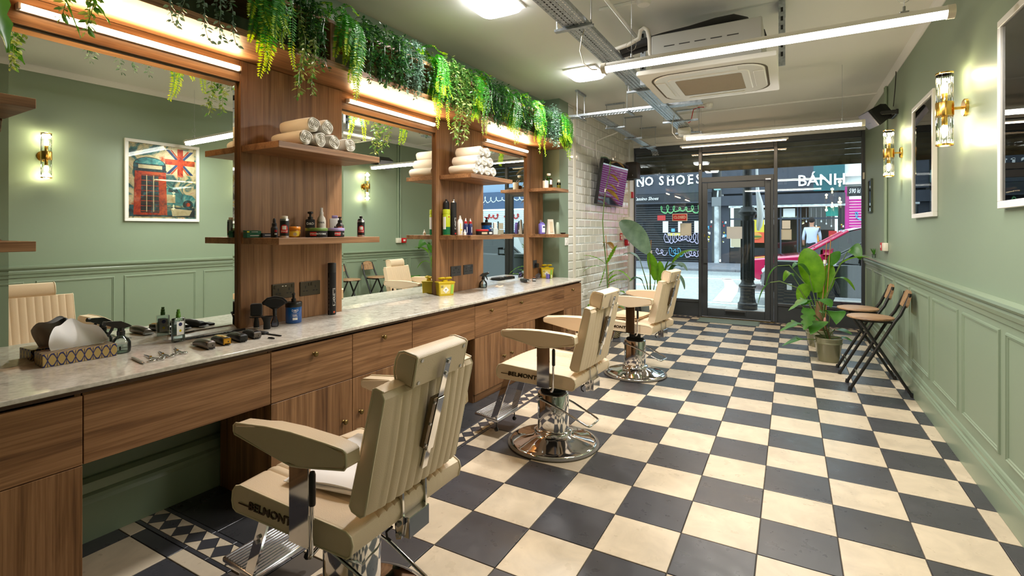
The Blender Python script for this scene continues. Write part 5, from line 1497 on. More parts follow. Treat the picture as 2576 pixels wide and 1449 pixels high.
for k, (u, w) in enumerate(((1.903, -.282), (2.001, -.285))):
    q = towel(u, w, zb + .079, k + 1, 'white rolled towel on top of the low pile, %s' % ('nearer the first mirror' if k == 0 else 'nearer the second mirror'), 'towels in the low pile', k * 1.7); stitch(q, .3)
for row, (n_, u0, nm) in enumerate(((4, 3.482, 'bottom row'), (3, 3.528, 'middle row'), (2, 3.574, 'top row'))):
    for k in range(n_):
        q = towel(u0 + k * .092, -.285, zb + row * .079, k + row, 'white rolled towel, %s from the second mirror in the tall pile %s' % (ordn[k], nm), 'towels in the tall pile', k * 1.1 + row)
        if k == 0 and row == 0: stitch(q, .3)
# second tower
t = prod('green_aerosol', 'tall lime and green aerosol on the shelf by the second mirror', 'can', 3.445, -.435, SH1, 30)
G().lathe([(.031, 0), (.033, .004), (.033, .170), (.030, .178)], 28).obj('can_body', 'lime', t, 40); G().lathe([(.0305, .178), (.0325, .180), (.0325, .214), (.030, .220), (.0001, .221)], 28).obj('cap', 'lime', t, 40); G().lathe([(.0334, .004), (.0334, .070)], 28).obj('lower_print', 'bottle_green', t, 60); band(.0337, .05, .155, -1.4, -.5, 'label_white', t); band(.0337, .150, .160, .1, .5, 'label_red', t)
for k, (uu, ww, lab) in enumerate(((3.505, -.405, 'tall black hairspray can without its cap beside the green aerosol'), (3.478, -.462, 'tall black hairspray can half hidden behind the green aerosol'))):
    t = prod('hairspray_can', lab, 'can', uu, ww, SH1, 30)
    G().lathe([(.024, 0), (.0255, .004), (.0255, .272), (.023, .280)], 26).obj('can_body', 'matte_black', t, 40); G().lathe([(.0235, .280), (.019, .290), (.010, .294), (.009, .296), (.009, .306), (.006, .308)], 20).obj('nozzle', 'steel' if k == 0 else 'black_plastic', t, 40)
    wrap('SILHOUETTE', .022, .0259, .10, 'label_white', t, .35, rot=1, sx=.8); band(.0258, .006, .02, .1, .6, 'label_red', t)
t = prod('lotion_spray', 'white spray bottle with yellow print between the black cans and red capped bottles', 'bottle', 3.545, -.365, SH1, 30)
G().lathe([(.024, 0), (.025, .004), (.025, .110), (.018, .130), (.012, .138)], 26).obj('body', 'white_plastic', t, 40); G().lathe([(.0115, .138), (.0115, .150), (.008, .154), (.008, .168)], 16).obj('spray_head', 'white_plastic', t, 40); band(.0254, .01, .10, -.3, -.1, 'label_yellow', t); band(.0254, .04, .05, -.1, .5, 'label_yellow', t)
for uu, lab in ((3.572, 'navy bottle with red and white cap next to the white lotion spray'), (3.640, 'navy bottle with red and white cap nearer the blue pump jar')):
    t = prod('neck_oil', lab, 'bottle', uu, -.325, SH1, 30)
    G().lathe([(.019, 0), (.020, .003), (.020, .088), (.015, .098), (.012, .100)], 22).obj('body', 'navy', t, 40); G().lathe([(.0125, .100), (.0125, .116), (.009, .120)], 16).obj('cap', 'label_red', t, 40); G().lathe([(.008, .120), (.006, .128), (.002, .146), (.0001, .147)], 14).obj('tip', 'white_plastic', t, 50); band(.0204, .02, .07, .1, .35, 'label_white', t)
t = prod('tiny_bottle', 'tiny white dropper bottle in front of the white lotion spray', 'bottle', 3.505, -.285, SH1, 30); G().lathe([(.012, 0), (.0125, .003), (.0125, .022), (.007, .028), (.006, .036), (.003, .048), (.0001, .049)], 16).obj('body', 'white_plastic', t, 40)
t = prod('blue_pump_jar', 'dark blue pump jar on the shelf by the second mirror', 'jar', 3.985, -.385, SH1, 30)
G().lathe([(.046, 0), (.049, .005), (.049, .088)], 30).obj('body', 'gel_blue', t, 40); G().lathe([(.050, .088), (.050, .112), (.046, .116), (.016, .118), (.014, .120)], 30).obj('lid', 'matte_black', t, 40); G().lathe([(.014, .118), (.014, .138), (.006, .14), (.006, .160), (.012, .163)], 14).obj('pump', 'matte_black', t, 40); G().rbox(-.012, -.005, .158, .03, .005, .165, .001, 1).obj('spout', 'matte_black', t); band(.0494, .02, .08, .2, .9, 'navy', t); wrap('D&D', .016, .0497, .06, 'label_white', t, .55)
for k, (uu, ww, zz, ld, lab) in enumerate(((3.735, -.265, SH1, 'label_red', 'black pomade tin with red lid'), (3.850, -.265, SH1, 'matte_black', 'small black tin beside the red lidded tin'))):
    r = .055 if k == 0 else .030
    t = prod('pomade_tin', lab, 'tin', uu, ww, zz, 30)
    G().lathe([(r * .97, 0), (r, .003), (r, .034), (r * .97, .035)], 30).obj('tin_body', 'matte_black', t, 40); G().lathe([(r * 1.02, .034), (r * 1.03, .036), (r * 1.03, .047), (r, .050), (.0001, .0505)] if k == 0 else [(r, .030), (r, .036), (.0001, .037)], 30).obj('lid', ld, t, 40); band(r + .0005, .008, .026, -.5, .5, 'label_white' if k else 'paper_tan', t)
t = prod('frosted_bottle', 'small frosted white bottle standing before the mirror reflecting the street', 'bottle', 4.045, -.33, SH1, 30); G().rbox(-.018, -.024, 0, .018, .024, .062, .004, 1).obj('body', plain('frost', (200, 216, 214), .4), t, 40); G().rbox(-.012, -.015, .062, .012, .015, .115, .003, 1).obj('cap', 'white_plastic', t, 40)
# third tower
t = prod('tumbler', 'cut glass tumbler on the top shelf of the narrow tower', 'glass', 5.070, -.315, SH2, 20); G().lathe([(.030, .002), (.033, .006), (.034, .085), (.031, .085), (.029, .012), (.0001, .011)], 16).obj('cut_glass', plain('crystal', (226, 220, 206), .08, metal=.2, spec=.9), t)
t = prod('decanter', 'square glass decanter with stopper and amber spirit', 'bottle', 5.150, -.315, SH2, 20); G().rbox(-.034, -.034, .001, .034, .034, .120, .012, 2).obj('body', 'clear_glass', t, 40); G().rbox(-.029, -.029, .006, .029, .029, .055, .008, 2).obj('spirit', 'whisky', t); G().lathe([(.014, .118), (.012, .140), (.016, .146)], 18).obj('neck', 'clear_glass', t, 40); G().lathe([(.011, .142), (.020, .150), (.024, .165), (.020, .174), (.0001, .175)], 12).obj('stopper', 'crystal', t); G().box(.0345, -.016, .05, .0352, .016, .10).obj('paper_label', 'label_white', t)
t = prod('perfume_bottle', 'small square perfume bottle beside the decanter', 'bottle', 5.245, -.235, SH2, 20); G().rbox(-.018, -.018, .001, .018, .018, .080, .004, 1).obj('body', 'clear_glass', t, 40); G().rbox(-.014, -.014, .005, .014, .014, .05, .003, 1).obj('liquid', plain('perfume', (196, 190, 90), .1), t); G().rbox(-.011, -.011, .080, .011, .011, .108, .003, 1).obj('cap', 'crystal', t)
t = prod('grass_pot', 'small pot of upright artificial grass behind the decanter', 'potted plant', 5.262, -.375, SH2, 20); G().lathe([(.022, 0), (.026, .035), (.024, .035), (.021, .03)], 18).obj('pot', 'paper_tan', t, 40)
for k in range(16):
    a = k * 2.4; r = .016; leaf(t, (r * .5 * math.cos(a), r * .5 * math.sin(a), .03), (r * math.cos(a), r * math.sin(a), .12), (r * 2.2 * math.cos(a), r * 2.2 * math.sin(a), .17 + .05 * ((k * 7) % 5) / 5), .007, 'lance', 'leaf_green', n=5, name='blade')
t = prod('talc_purple', 'purple talc bottle on the lower shelf of the narrow tower', 'bottle', 5.035, -.345, SH1, 20); G().rbox(-.018, -.036, 0, .018, .036, .118, .008, 2).obj('body', 'purple_plastic', t, 40); G().rbox(-.015, -.018, .118, .015, .018, .132, .003, 1).obj('cap', 'purple_plastic', t); G().box(.0183, -.012, .02, .019, .033, .10).obj('label_print', 'label_white', t); G().box(.019, 0, .07, .0194, .03, .088).obj('label_oval', 'navy', t)
t = prod('clear_bottle', 'clear bottle with grey cap behind the purple talc', 'bottle', 5.125, -.405, SH1, 20); G().lathe([(.022, .001), (.023, .004), (.023, .115), (.012, .135)], 20).obj('body', 'clear_glass', t, 40); G().lathe([(.0125, .133), (.0125, .160), (.0001, .161)], 16).obj('cap', 'grey_plastic', t, 40)
t = prod('paper_pouch', 'tall white refill pouch leaning on the narrow tower shelf', 'pouch', 5.190, -.315, SH1, 20); G().add([(-.02, -.048, 0), (.02, -.048, 0), (.02, .048, 0), (-.02, .048, 0), (-.004, -.042, .168), (.004, -.042, .168), (.004, .042, .168), (-.004, .042, .168)], [(0, 3, 2, 1), (4, 5, 6, 7), (0, 1, 5, 4), (1, 2, 6, 5), (2, 3, 7, 6), (3, 0, 4, 7)]).obj('pouch', 'off_white', t); G().add([(.0212, -.02, .02), (.0212, .03, .02), (.0075, .03, .14), (.0075, -.02, .14)], [(0, 1, 2, 3)]).obj('print_panel', 'paper_tan', t)
t = prod('tube_bottle', 'slim silver tube beside the white refill pouch', 'tube', 5.275, -.265, SH1, 20); G().lathe([(.017, 0), (.018, .003), (.017, .10), (.012, .135)], 18, sy=1.4).obj('tube', plain('pale_sage', (176, 190, 170), .3), t, 40)
o = prod('shelf_tray', 'small black dish at the end of the narrow tower shelf', 'dish', 5.275, -.195, SH1, 20); G().lathe([(.02, 0), (.028, .004), (.034, .016), (.031, .016), (.024, .006), (.0001, .005)], 20).obj('dish', 'black_plastic', o, 40)
# ------------------------------------------------------------------ worktop
ZT = ZC + .0006
def pattern_mat():
    k = NT('tissue_box_print'); b = k.bsdf(**{'Roughness': .45})
    tc = k.n('ShaderNodeTexCoord'); sp_ = k.n('ShaderNodeSeparateXYZ'); k.l(tc.outputs['Object'], sp_.inputs[0])
    def mth(op, a, bb=None, c=None):
        m = k.n('ShaderNodeMath', operation=op)
        for i, x in enumerate((a, bb, c)):
            if x is None: continue
            if isinstance(x, (int, float)): m.inputs[i].default_value = x
            else: k.l(x, m.inputs[i])
        return m.outputs[0]
    p = mth('ADD', sp_.outputs[0], sp_.outputs[1])
    s = mth('SINE', mth('MULTIPLY', p, 2 * PI / .058))
    q = mth('MULTIPLY', mth('SUBTRACT', sp_.outputs[2], .026), 40.0)
    d1 = mth('ABSOLUTE', mth('SUBTRACT', q, s)); d2 = mth('ABSOLUTE', mth('ADD', q, s))
    d3 = mth('ABSOLUTE', mth('SINE', mth('MULTIPLY', p, PI / .029)))
    line = mth('LESS_THAN', mth('MINIMUM', d1, d2), .17)
    line = mth('MAXIMUM', line, mth('LESS_THAN', d3, .13))
    mx = k.n('ShaderNodeMix', data_type='RGBA'); mx.inputs[6].default_value = rgb((182, 156, 96)); mx.inputs[7].default_value = rgb((36, 42, 96))
    k.l(line, mx.inputs[0]); k.l(mx.outputs[2], b.inputs['Base Color']); MATS['tissue_box_print'] = k.m
pattern_mat()
tb = thing('tissue_box', 'gold and navy patterned tissue box with a white tissue pulled up', 'tissue box', L(.945, -.425, ZT), LR - R(3))
G().rbox(-.058, -.125, 0, .052, .118, .052, .0015, 1).obj('carton', 'tissue_box_print', tb)
rnd = random.Random(4); g = G(); N = 22; Mm = 14
vs = []
for i in range(N + 1):
    for j in range(Mm + 1):
        a = i / N; b = j / Mm
        y = -.085 + .185 * a + (.020 * (1 - b) - .008) * math.sin(a * 5)
        h = (.115 * math.sin(PI * (a * .80 + .16)) ** .7 + .008 * math.sin(a * 17)) * b
        x = -.012 + .028 * math.sin(a * 5.5 + b * 2.2) * b + .018 * b * b
        vs.append((x, y * (1 + .22 * b * (1 - b)) - .012 * b, .052 + h))
g.add(vs, [(i * (Mm + 1) + j, i * (Mm + 1) + j + 1, (i + 1) * (Mm + 1) + j + 1, (i + 1) * (Mm + 1) + j) for i in range(N) for j in range(Mm)])
g2 = G().add([(x - .022 + .012 * math.sin(y * 60), y * .9 + .004, z * .96 + .001) for x, y, z in vs], g.f); g.merge(g2)
g.obj('tissue_sheet', 'tissue', tb, 70)
def sprayer(u, w, label, phi):
    t = prod('spray_bottle', label, 'spray bottle', u, w, ZT, phi)
    G().lathe([(.030, .0005), (.035, .004), (.037, .020), (.036, .045), (.028, .062), (.016, .072), (.013, .080)], 28).obj('bottle', 'clear_glass', t, 40)
    G().lathe([(.0001, .003), (.033, .004), (.0345, .020), (.034, .030), (.0001, .0305)], 24).obj('water', 'water', t, 40)
    G().lathe([(.0155, .078), (.0155, .096), (.013, .098), (.012, .112)], 20).obj('collar', 'black_plastic', t, 40)
    G().prism([(-.030, .112), (-.012, .108), (.014, .110), (.052, .128), (.056, .134), (.054, .142), (.046, .144), (.0, .140), (-.024, .126), (-.038, .116)], -.009, .009, lambda p, q, y: (p, y, q)).obj('head', 'black_plastic', t)
    G().cyl((.050, 0, .136), (.064, 0, .139), .009, n=14).obj('nozzle', 'black_plastic', t)
    G().tube([(.026, 0, .124), (.034, 0, .104), (.046, 0, .082), (.052, 0, .072)], [.006, .006, .005, .003], 8).obj('trigger', 'black_plastic', t, 60)
    for a in (.3, 1.2, -.7): band(.0372, .018, .034, a, a + .18, 'matte_black', t, 'label_print', 3)
sprayer(1.093, -.415, 'clear round spray bottle with black trigger beside the tissue box', 100)
sprayer(4.020, -.445, 'clear spray bottle with black trigger at the second shelf tower', -70)
cb_ = prod('cologne_bottle', 'flat clear cologne bottle with green cap in front of the first mirror', 'bottle', 1.337, -.432, ZT, -10)
G().rbox(-.014, -.028, .0005, .014, .028, .118, .006, 2).obj('body', 'clear_glass', cb_, 40); G().rbox(-.010, -.024, .004, .010, .024, .085, .004, 1).obj('cologne', 'water', cb_)
G().lathe([(.010, .118), (.010, .132), (.0085, .134), (.0085, .146), (.0065, .148), (.0065, .158)], 16).obj('spray_cap', 'cap_green', cb_, 40)
for s in (-1, 1):
    G().box(s * .0143, -.018, .035, s * .0149, .018, .100).obj('paper_label', 'label_white', cb_); G().cyl((s * .0149, 0, .086), (s * .0153, 0, .086), .009, n=16).obj('label_oval', 'navy', cb_); G().cyl((s * .0149, .0, .055), (s * .0153, .0, .055), .006, n=10).obj('label_flower', 'label_yellow', cb_)
def clipper(u, w, rz, label, top, body, end, l=.155, wd=.046):
    t = thing('hair_clipper', label, 'clipper', L(u, w, ZT), LR + rz, 'clippers laid out on the worktop')
    secs = []
    for x, a, h in ((-l / 2, .86, .78), (-l / 2 + .006, 1.0, .95), (-l * .2, 1.0, 1.0), (l * .15, .92, .92), (l * .32, .95, .80), (l * .42, 1.0, .62)):
        q = []
        for k in range(20):
            an = 2 * PI * k / 20; c, s = math.cos(an), math.sin(an)
            q.append((x, wd / 2 * a * math.copysign(abs(c) ** .75, c), .020 * h + .0195 * h * math.copysign(abs(s) ** .75, s)))
        secs.append(q)
    loft(G(), secs).obj('body', body, t, 45)
    secs2 = [[(x, y * .80, .020 * 1.0 + (z - .020) * 1.06 + .0008) for x, y, z in s[0:11]] for s in secs[1:5]]
    g = G(); n = len(secs2[0])
    vs = [v for s in secs2 for v in s]
    g.add(vs, [(i * n + k, i * n + k + 1, (i + 1) * n + k + 1, (i + 1) * n + k) for i in range(len(secs2) - 1) for k in range(n - 1)]).obj('top_shell', top, t, 60)
    G().rbox(l * .40, -wd / 2, .004, l * .52, wd / 2, .010, .001, 1).obj('blade', 'steel', t)
    g = G()
    for k in range(14): g.box(l * .52, -wd / 2 + .002 + k * .0031, .005, l * .545, -wd / 2 + .0035 + k * .0031, .008)
    o = g.obj('blade_teeth', 'steel', t); o['kind'] = 'stuff'
    G().rbox(-l / 2 - .004, -wd / 2 * .8, .004, -l / 2 + .004, wd / 2 * .8, .034, .003, 1).obj('end_cap', end, t)
    G().tube([(-l / 2 - .004, -.010, .008), (-l / 2 - .016, -.008, .006), (-l / 2 - .018, 0, .006), (-l / 2 - .016, .008, .006), (-l / 2 - .004, .010, .008)], .002, 6).obj('hanging_loop', 'black_plastic', t)
    G().cyl((-l / 2 - .0045, -.004, .018), (-l / 2 - .005, -.004, .018), .003, n=8).obj('charge_port', 'matte_black', t)
clipper(1.337, -.205, R(176), 'silver hair clipper nearest the scissors', 'gunmetal', 'gunmetal', 'gunmetal', .15, .044)
clipper(1.428, -.225, R(170), 'gold hair clipper beside the silver one', 'gold', 'black_plastic', 'gold')
clipper(1.505, -.225, R(172), 'black hair clipper beside the gold one', 'black_plastic', 'black_plastic', 'black_plastic')
clipper(1.588, -.235, R(168), 'dark brown hair clipper farthest from the scissors', 'dark_brown_plastic', 'matte_black', 'gunmetal')
def scissors(u, w, rz, label):
    t = thing('scissors', label, 'scissors', L(u, w, ZT), LR + rz, 'scissors laid on the worktop')
    for s in (-1, 1):
        G().add([(-.085, s * .001, .004), (-.005, -s * .004, .003), (-.005, s * .005, .003), (-.085, s * .001, .001), (-.005, -s * .004, .006), (-.005, s * .005, .006)], [(0, 1, 2), (3, 5, 4), (0, 4, 1), (1, 4, 5, 2), (2, 5, 0), (0, 3, 4), (0, 5, 3)]).obj('blade', 'steel', t)
        G().tube([(-.006, 0, .0045), (.02, s * .006, .0045), (.045, s * .011, .0045)], .0032, 7).obj('shank', 'chrome', t, 60)
        G().tube([(.062 + .014 * math.cos(a), s * .016 + .011 * math.sin(a), .0045) for a in [2 * PI * k / 16 for k in range(16)]], .003, 6, True).obj('finger_ring', 'chrome', t, 60)
    G().cyl((-.004, 0, .001), (-.004, 0, .010), .004, n=12).obj('pivot_screw', 'gold', t)
scissors(1.112, -.185, R(-6), 'silver scissors next to the folding razor')
scissors(1.165, -.200, R(-14), 'silver scissors between the other two pairs')
scissors(1.230, -.215, R(-18), 'silver scissors nearest the silver clipper')
t = thing('folding_razor', 'steel folding razor lying closest to the tissue box', 'razor', L(1.060, -.175, ZT), LR + R(-8)); G().rbox(-.075, -.006, 0, .055, .006, .008, .002, 1).obj('handle', 'steel', t); G().rbox(.050, -.003, .002, .080, .003, .006, .001, 1).obj('tang', 'chrome', t)
t = thing('tail_comb', 'black tail comb lying beside the clippers', 'comb', L(1.665, -.215, ZT), LR + R(3)); G().rbox(-.005, -.004, 0, .105, .004, .006, .0015, 1).obj('handle', 'matte_black', t); G().rbox(-.075, -.016, 0, -.005, .012, .012, .003, 1).obj('comb_head', 'matte_black', t)
o = thing('cord_loop', 'small black hanging loop on the worktop by the comb', 'loop', L(1.612, -.105, ZT), LR); G().tube([(.022 * math.cos(a), .008 * math.sin(a), .003) for a in [2 * PI * k / 18 for k in range(18)]], .0026, 6, True).obj('loop', 'matte_black', o, 60)
for k, (u, w, lab) in enumerate(((1.42, -.452, 'black styling comb laid along the foot of the first mirror'), (1.525, -.445, 'black toothed comb laid along the foot of the first mirror'), (1.62, -.44, 'black handled comb laid at the foot of the towel tower'))):
    t = thing('styling_comb', lab, 'comb', L(u, w, ZT), LR + R(-4 + 3 * k)); G().rbox(-.006, -.06, 0, .006, .06, .008, .002, 1).obj('spine', 'black_plastic' if k != 1 else 'steel', t)
    g = G()
    for j in range(22): g.box(.006, -.056 + j * .005, .001, .018, -.0535 + j * .005, .006)
    o = g.obj('comb_teeth', 'black_plastic', t); o['kind'] = 'stuff'
t = prod('neck_brush', 'square headed black neck brush standing at the towel tower', 'brush', 1.735, -.425, ZT)
G().lathe([(.014, 0), (.015, .003), (.014, .030), (.010, .055), (.010, .062)], 20).obj('handle', 'black_plastic', t, 40); G().lathe([(.0152, .001), (.0152, .006)], 20).obj('metal_band', 'chrome', t, 60); G().rbox(-.020, -.033, .060, .020, .033, .070, .004, 1).obj('collar', 'black_plastic', t); G().rbox(-.019, -.030, .069, .019, .030, .138, .010, 3).obj('bristles', 'black_bristle', t, 40)
t = prod('fan_brush', 'fan shaped black duster brush with clear handle by the gel bottle', 'brush', 1.820, -.385, ZT)
G().lathe([(.018, 0), (.021, .006), (.020, .022), (.011, .050), (.009, .062)], 24).obj('handle', 'acrylic', t, 40); G().lathe([(.010, .060), (.011, .095), (.016, .105)], 20).obj('ferrule', 'black_plastic', t, 40)
fan = [(-.014, .10), (.014, .10), (.040, .118), (.066, .130), (.064, .142), (.040, .164), (.0, .172), (-.040, .164), (-.064, .142), (-.066, .130), (-.040, .118)]
bm = bmesh.new(); v0 = [bm.verts.new((-.017, p, q)) for p, q in fan]; v1 = [bm.verts.new((.017, p, q)) for p, q in fan]
for k in range(len(fan)): bm.faces.new((v0[k], v0[(k + 1) % len(fan)], v1[(k + 1) % len(fan)], v1[k]))
f0 = bm.faces.new(v0); f1 = bm.faces.new(v1); bmesh.ops.bevel(bm, geom=list(f0.edges) + list(f1.edges), offset=.010, segments=3, affect='EDGES'); G().bm(bm).obj('bristles', 'black_bristle', t, 40)
t = prod('brush_stand', 'black cupped brush stand between the two neck brushes', 'stand', 1.752, -.355, ZT)
G().lathe([(.017, 0), (.018, .003), (.017, .038), (.022, .052), (.032, .070), (.030, .070), (.018, .050), (.012, .046)], 24, sx=.7).obj('cup', 'matte_black', t, 40)
t = prod('gel_bottle', 'large blue hair gel jar with black pump', 'jar', 1.955, -.405, ZT, 40)
G().lathe([(.042, 0), (.045, .004), (.045, .090), (.044, .094)], 36).obj('jar', 'gel_blue', t, 40); G().lathe([(.0462, .094), (.0468, .097), (.0468, .118), (.044, .122), (.014, .123)], 36).obj('lid', 'black_plastic', t, 40)
G().lathe([(.0135, .122), (.0135, .140), (.008, .142), (.0065, .160), (.009, .163), (.009, .172)], 18).obj('pump', 'black_plastic', t, 40); G().rbox(-.016, -.006, .167, .050, .006, .174, .002, 1).obj('spout', 'black_plastic', t)
wrap('D&D', .0175, .0455, .075, 'label_white', t, .25); wrap('GEL', .0165, .0455, .045, 'label_white', t, .25); band(.0455, .020, .034, -.05, .55, 'label_white', t); wrap('BARBER', .006, .0458, .064, 'label_white', t, .25); band(.0455, .055, .0556, -.1, .6, 'label_white', t)
t = prod('hairspray_can', 'tall capped black hairspray can standing on the worktop', 'can', 2.262, -.442, ZT, 38)
G().lathe([(.0245, 0), (.026, .004), (.026, .272)], 30).obj('can_body', 'matte_black', t, 40); G().lathe([(.0262, .273), (.0262, .330), (.024, .334), (.0001, .335)], 30).obj('cap', plain('cap_black', (34, 34, 34), .5), t, 40)
wrap('SILHOUETTE', .0235, .0264, .115, 'label_white', t, .55, rot=1, sx=.86); band(.0263, .012, .024, .3, .75, plain('label_orange', (196, 84, 40), .5), t); band(.0263, .0, .27, -.55, -.50, 'steel', t)
for k in range(9): band(.0263, .03 + k * .024, .048 + k * .024, -.95, -.72, 'gunmetal', t, 'label_print', 4)
# double sockets
def socket(u, z, label, usb=False, wd=.148, mat='socket_bronze', plug=False):
    t = thing('wall_socket', label, 'socket', L(u, -.4848, z), LR, 'dark wall sockets')
    hw = wd / 2
    G().rbox(0, -hw, -.044, .007, hw, .044, .003, 2).obj('plate', mat, t)
    cs = (-.036, .036) if wd > .1 else (0,)
    for c in cs:
        for (y, zz, a, b) in ((0, .010, .003, .008), (-.011, -.014, .006, .0032), (.011, -.014, .006, .0032)):
            G().box(.0068, c + y - a, zz - b, .0076, c + y + a, zz + b).obj('pin_slot', 'matte_black', t)
    for c in ((-.058, .058) if usb else (-.009, .009)):
        if wd > .1: G().rbox(.0065, c - .0065, .016, .0095, c + .0065, .036, .002, 1).obj('switch', mat, t)
    if usb:
        for c in (-.012, .008): G().box(.0068, c, .026, .0076, c + .010, .031).obj('usb_port', 'steel', t)
    return t
plain('socket_bronze', (66, 60, 48), .35, metal=.5); plain('socket_grey', (58, 58, 60), .4)
socket(1.941, .977, 'bronze double socket with USB ports behind the gel bottle', True)
socket(2.127, .975, 'bronze double socket beside the tall hairspray can')
socket(3.640, .978, 'dark grey double socket nearer the yellow sharps bin', mat='socket_grey')
socket(3.827, .980, 'dark grey double socket with USB ports nearer the far spray bottle', True, mat='socket_grey')
s_ = socket(5.13, .955, 'black single socket with a plug in it on the narrow tower', wd=.086, mat='socket_grey')
t = thing('charger_plug', 'black charger plug and lead in the single socket', 'plug', L(5.14, -.4770, .915), LR); G().rbox(0, -.022, 0, .035, .022, .048, .004, 1).obj('plug', 'black_plastic', t)
G().tube([(.03, 0, .0), (.035, .0, -.03), (.05, -.02, -.07), (.045, -.05, -.10), (.05, -.07, -.112)], .0028, 6).obj('lead', 'cable_dark', t, 60)
# sharps bins
def sharps(u, w, rz, label):
    t = thing('sharps_bin', label, 'sharps bin', L(u, w, ZT), LR + rz, 'yellow sharps bins')
    loft(G(), [[(x * s, y * s, z) for x, y in ((-.045, -.070), (.045, -.070), (.050, -.064), (.050, .064), (.045, .070), (-.045, .070), (-.050, .064), (-.050, -.064))] for z, s in ((0, .86), (.004, .88), (.105, 1.0))]).obj('tub', 'sharps_yellow', t)
    G().rbox(-.054, -.075, .104, .054, .075, .116, .004, 1).obj('lid', 'sharps_yellow', t)
    G().lathe([(.024, .116), (.024, .126), (.020, .128)], 20, sx=.8).obj('aperture', 'sharps_yellow', t, 40)
    for s in (-1, 1):
        G().tube([(.002 + .020 * math.cos(a), s * .030 + .024 * math.sin(a), .142 + .006 * math.cos(a)) for a in [2 * PI * k / 18 for k in range(18)]], .0075, 8, True).obj('flap_wing', 'sharps_yellow', t, 60)
    G().add([(.0465, -.052, .016), (.0465, .030, .016), (.0505, .034, .092), (.0505, -.056, .092)], [(0, 1, 2, 3)]).obj('label_panel', plain('label_pale_yellow', (226, 206, 110), .5), t)
    G().add([(.0475, .034, .016), (.0475, .056, .016), (.0515, .060, .092), (.0515, .038, .092)], [(0, 1, 2, 3)]).obj('label_strip', plain('label_lime', (150, 196, 70), .5), t)
    G().add([(.0478, -.008, .020), (.0500, .020, .048), (.0522, -.008, .078), (.0500, -.036, .048)], [(0, 1, 2, 3)]).obj('hazard_diamond', 'label_white', t)
    G().cyl((.0508, -.008, .052), (.0514, -.008, .053), .006, n=10).obj('hazard_symbol', 'matte_black', t)
    for k in range(3): G().add([(.0506, -.052, .082 - k * .007), (.0506, -.030, .082 - k * .007), (.0509, -.030, .085 - k * .007), (.0509, -.052, .085 - k * .007)], [(0, 1, 2, 3)]).obj('label_line', 'cable_dark', t)
    return t
sharps(3.405, -.420, R(-32), 'yellow sharps bin standing before the second mirror')
s2 = sharps(5.270, -.400, R(-55), 'yellow sharps bin at the far end of the worktop below the green pier')
t = thing('comb_guards', 'stack of coloured clip guards by the far sharps bin', 'clip guards', L(5.145, -.330, ZT), LR)
for k, m in enumerate(('purple_plastic', 'navy', 'lime', 'frost')):
    G().rbox(-.02 + k * .003, k * .017, 0, .02 + k * .003, .013 + k * .017, .052 - k * .004, .003, 1).obj('guard', m, t)
# far tools
t = thing('hair_trimmer', 'black trimmer lying on the worktop before the third mirror', 'clipper', L(4.640, -.335, ZT), LR + R(-30)); G().lathe([(.014, 0), (.020, .004), (.022, .06), (.018, .13), (.014, .15)], 18).xf(Matrix.Translation(Vector((-.08, 0, .023))) @ Matrix.Rotation(PI / 2, 4, 'Y')).obj('body', 'black_plastic', t, 40); G().rbox(.068, -.018, .012, .084, .018, .030, .002, 1).obj('blade', 'steel', t)
t = thing('hair_trimmer', 'black and copper trimmer lying nearest the far sharps bin', 'clipper', L(4.860, -.345, ZT), LR + R(-60)); G().rbox(-.07, -.020, .001, .06, .020, .034, .008, 2).obj('body', 'black_plastic', t, 40); G().rbox(-.05, -.014, .032, .02, .014, .0365, .002, 1).obj('inlay', plain('copper', (170, 110, 80), .3, metal=1), t); G().rbox(.058, -.018, .008, .074, .018, .022, .002, 1).obj('blade', 'steel', t)
t = thing('coiled_cable', 'coiled black charger cable at the foot of the narrow tower', 'cable', L(5.045, -.395, ZT), LR); G().tube([(.010 * math.sin(a * .5) + .02 * math.cos(a), .035 * math.sin(a), .006 + .0045 * (a / 6.28) + .02 * (1 + math.sin(a))) for a in [k * .42 for k in range(62)]], .003, 5).obj('coil', 'cable_dark', t, 60)
o = folded(.035, .055, .004, 1, 'x', 'x', 5).obj('paper_strip', plain('neck_paper', (232, 214, 190), .9), None, 60, loc=L(4.20, -.385, ZT), rotz=.3); tag(o, 'crumpled cream neck paper on the worktop by the far spray bottle', 'paper')
# ================================================================== trailing greenery in the planter box
leaf_mat('fern_green', (36, 118, 22), (74, 160, 36), .3, .4)
leaf_mat('fern_tip', (136, 176, 24), (176, 196, 44), .4, .4)  # yellow tips: leaf variegation, with the warm LED light also put into the colour
leaf_mat('ruscus', (30, 70, 34), (56, 100, 52), .15, .28)
leaf_mat('ruscus_mid', (56, 104, 40), (92, 134, 60), .2, .3)
leaf_mat('eucalyptus', (84, 116, 98), (128, 154, 136), .15, .35)
leaf_mat('variegated', (92, 118, 58), (160, 172, 96), .25, .4)
def two_mat_mesh(name, g, mats, idx):
    me = bpy.data.meshes.new(name); me.from_pydata(g.v, [], g.f)
    for m in mats: me.materials.append(MATS[m])
    me.polygons.foreach_set('material_index', idx)
    me.update(); return me
def hang_curve(l, out, up, n, rnd):
    """rises a little, goes out along +x, then hangs"""
    pts = []; sway = rnd.uniform(-.03, .03)
    for i in range(n + 1):
        t = i / n
        x = out * (1 - (1 - min(1, t * 2.2)) ** 2) + .012 * math.sin(t * 6)
        z = up * math.sin(min(1, t * 2.4) * PI) * .5 - max(0, t - .12) * l * 1.1
        pts.append(Vector((x, sway * t * t * 2, z)))
    return pts
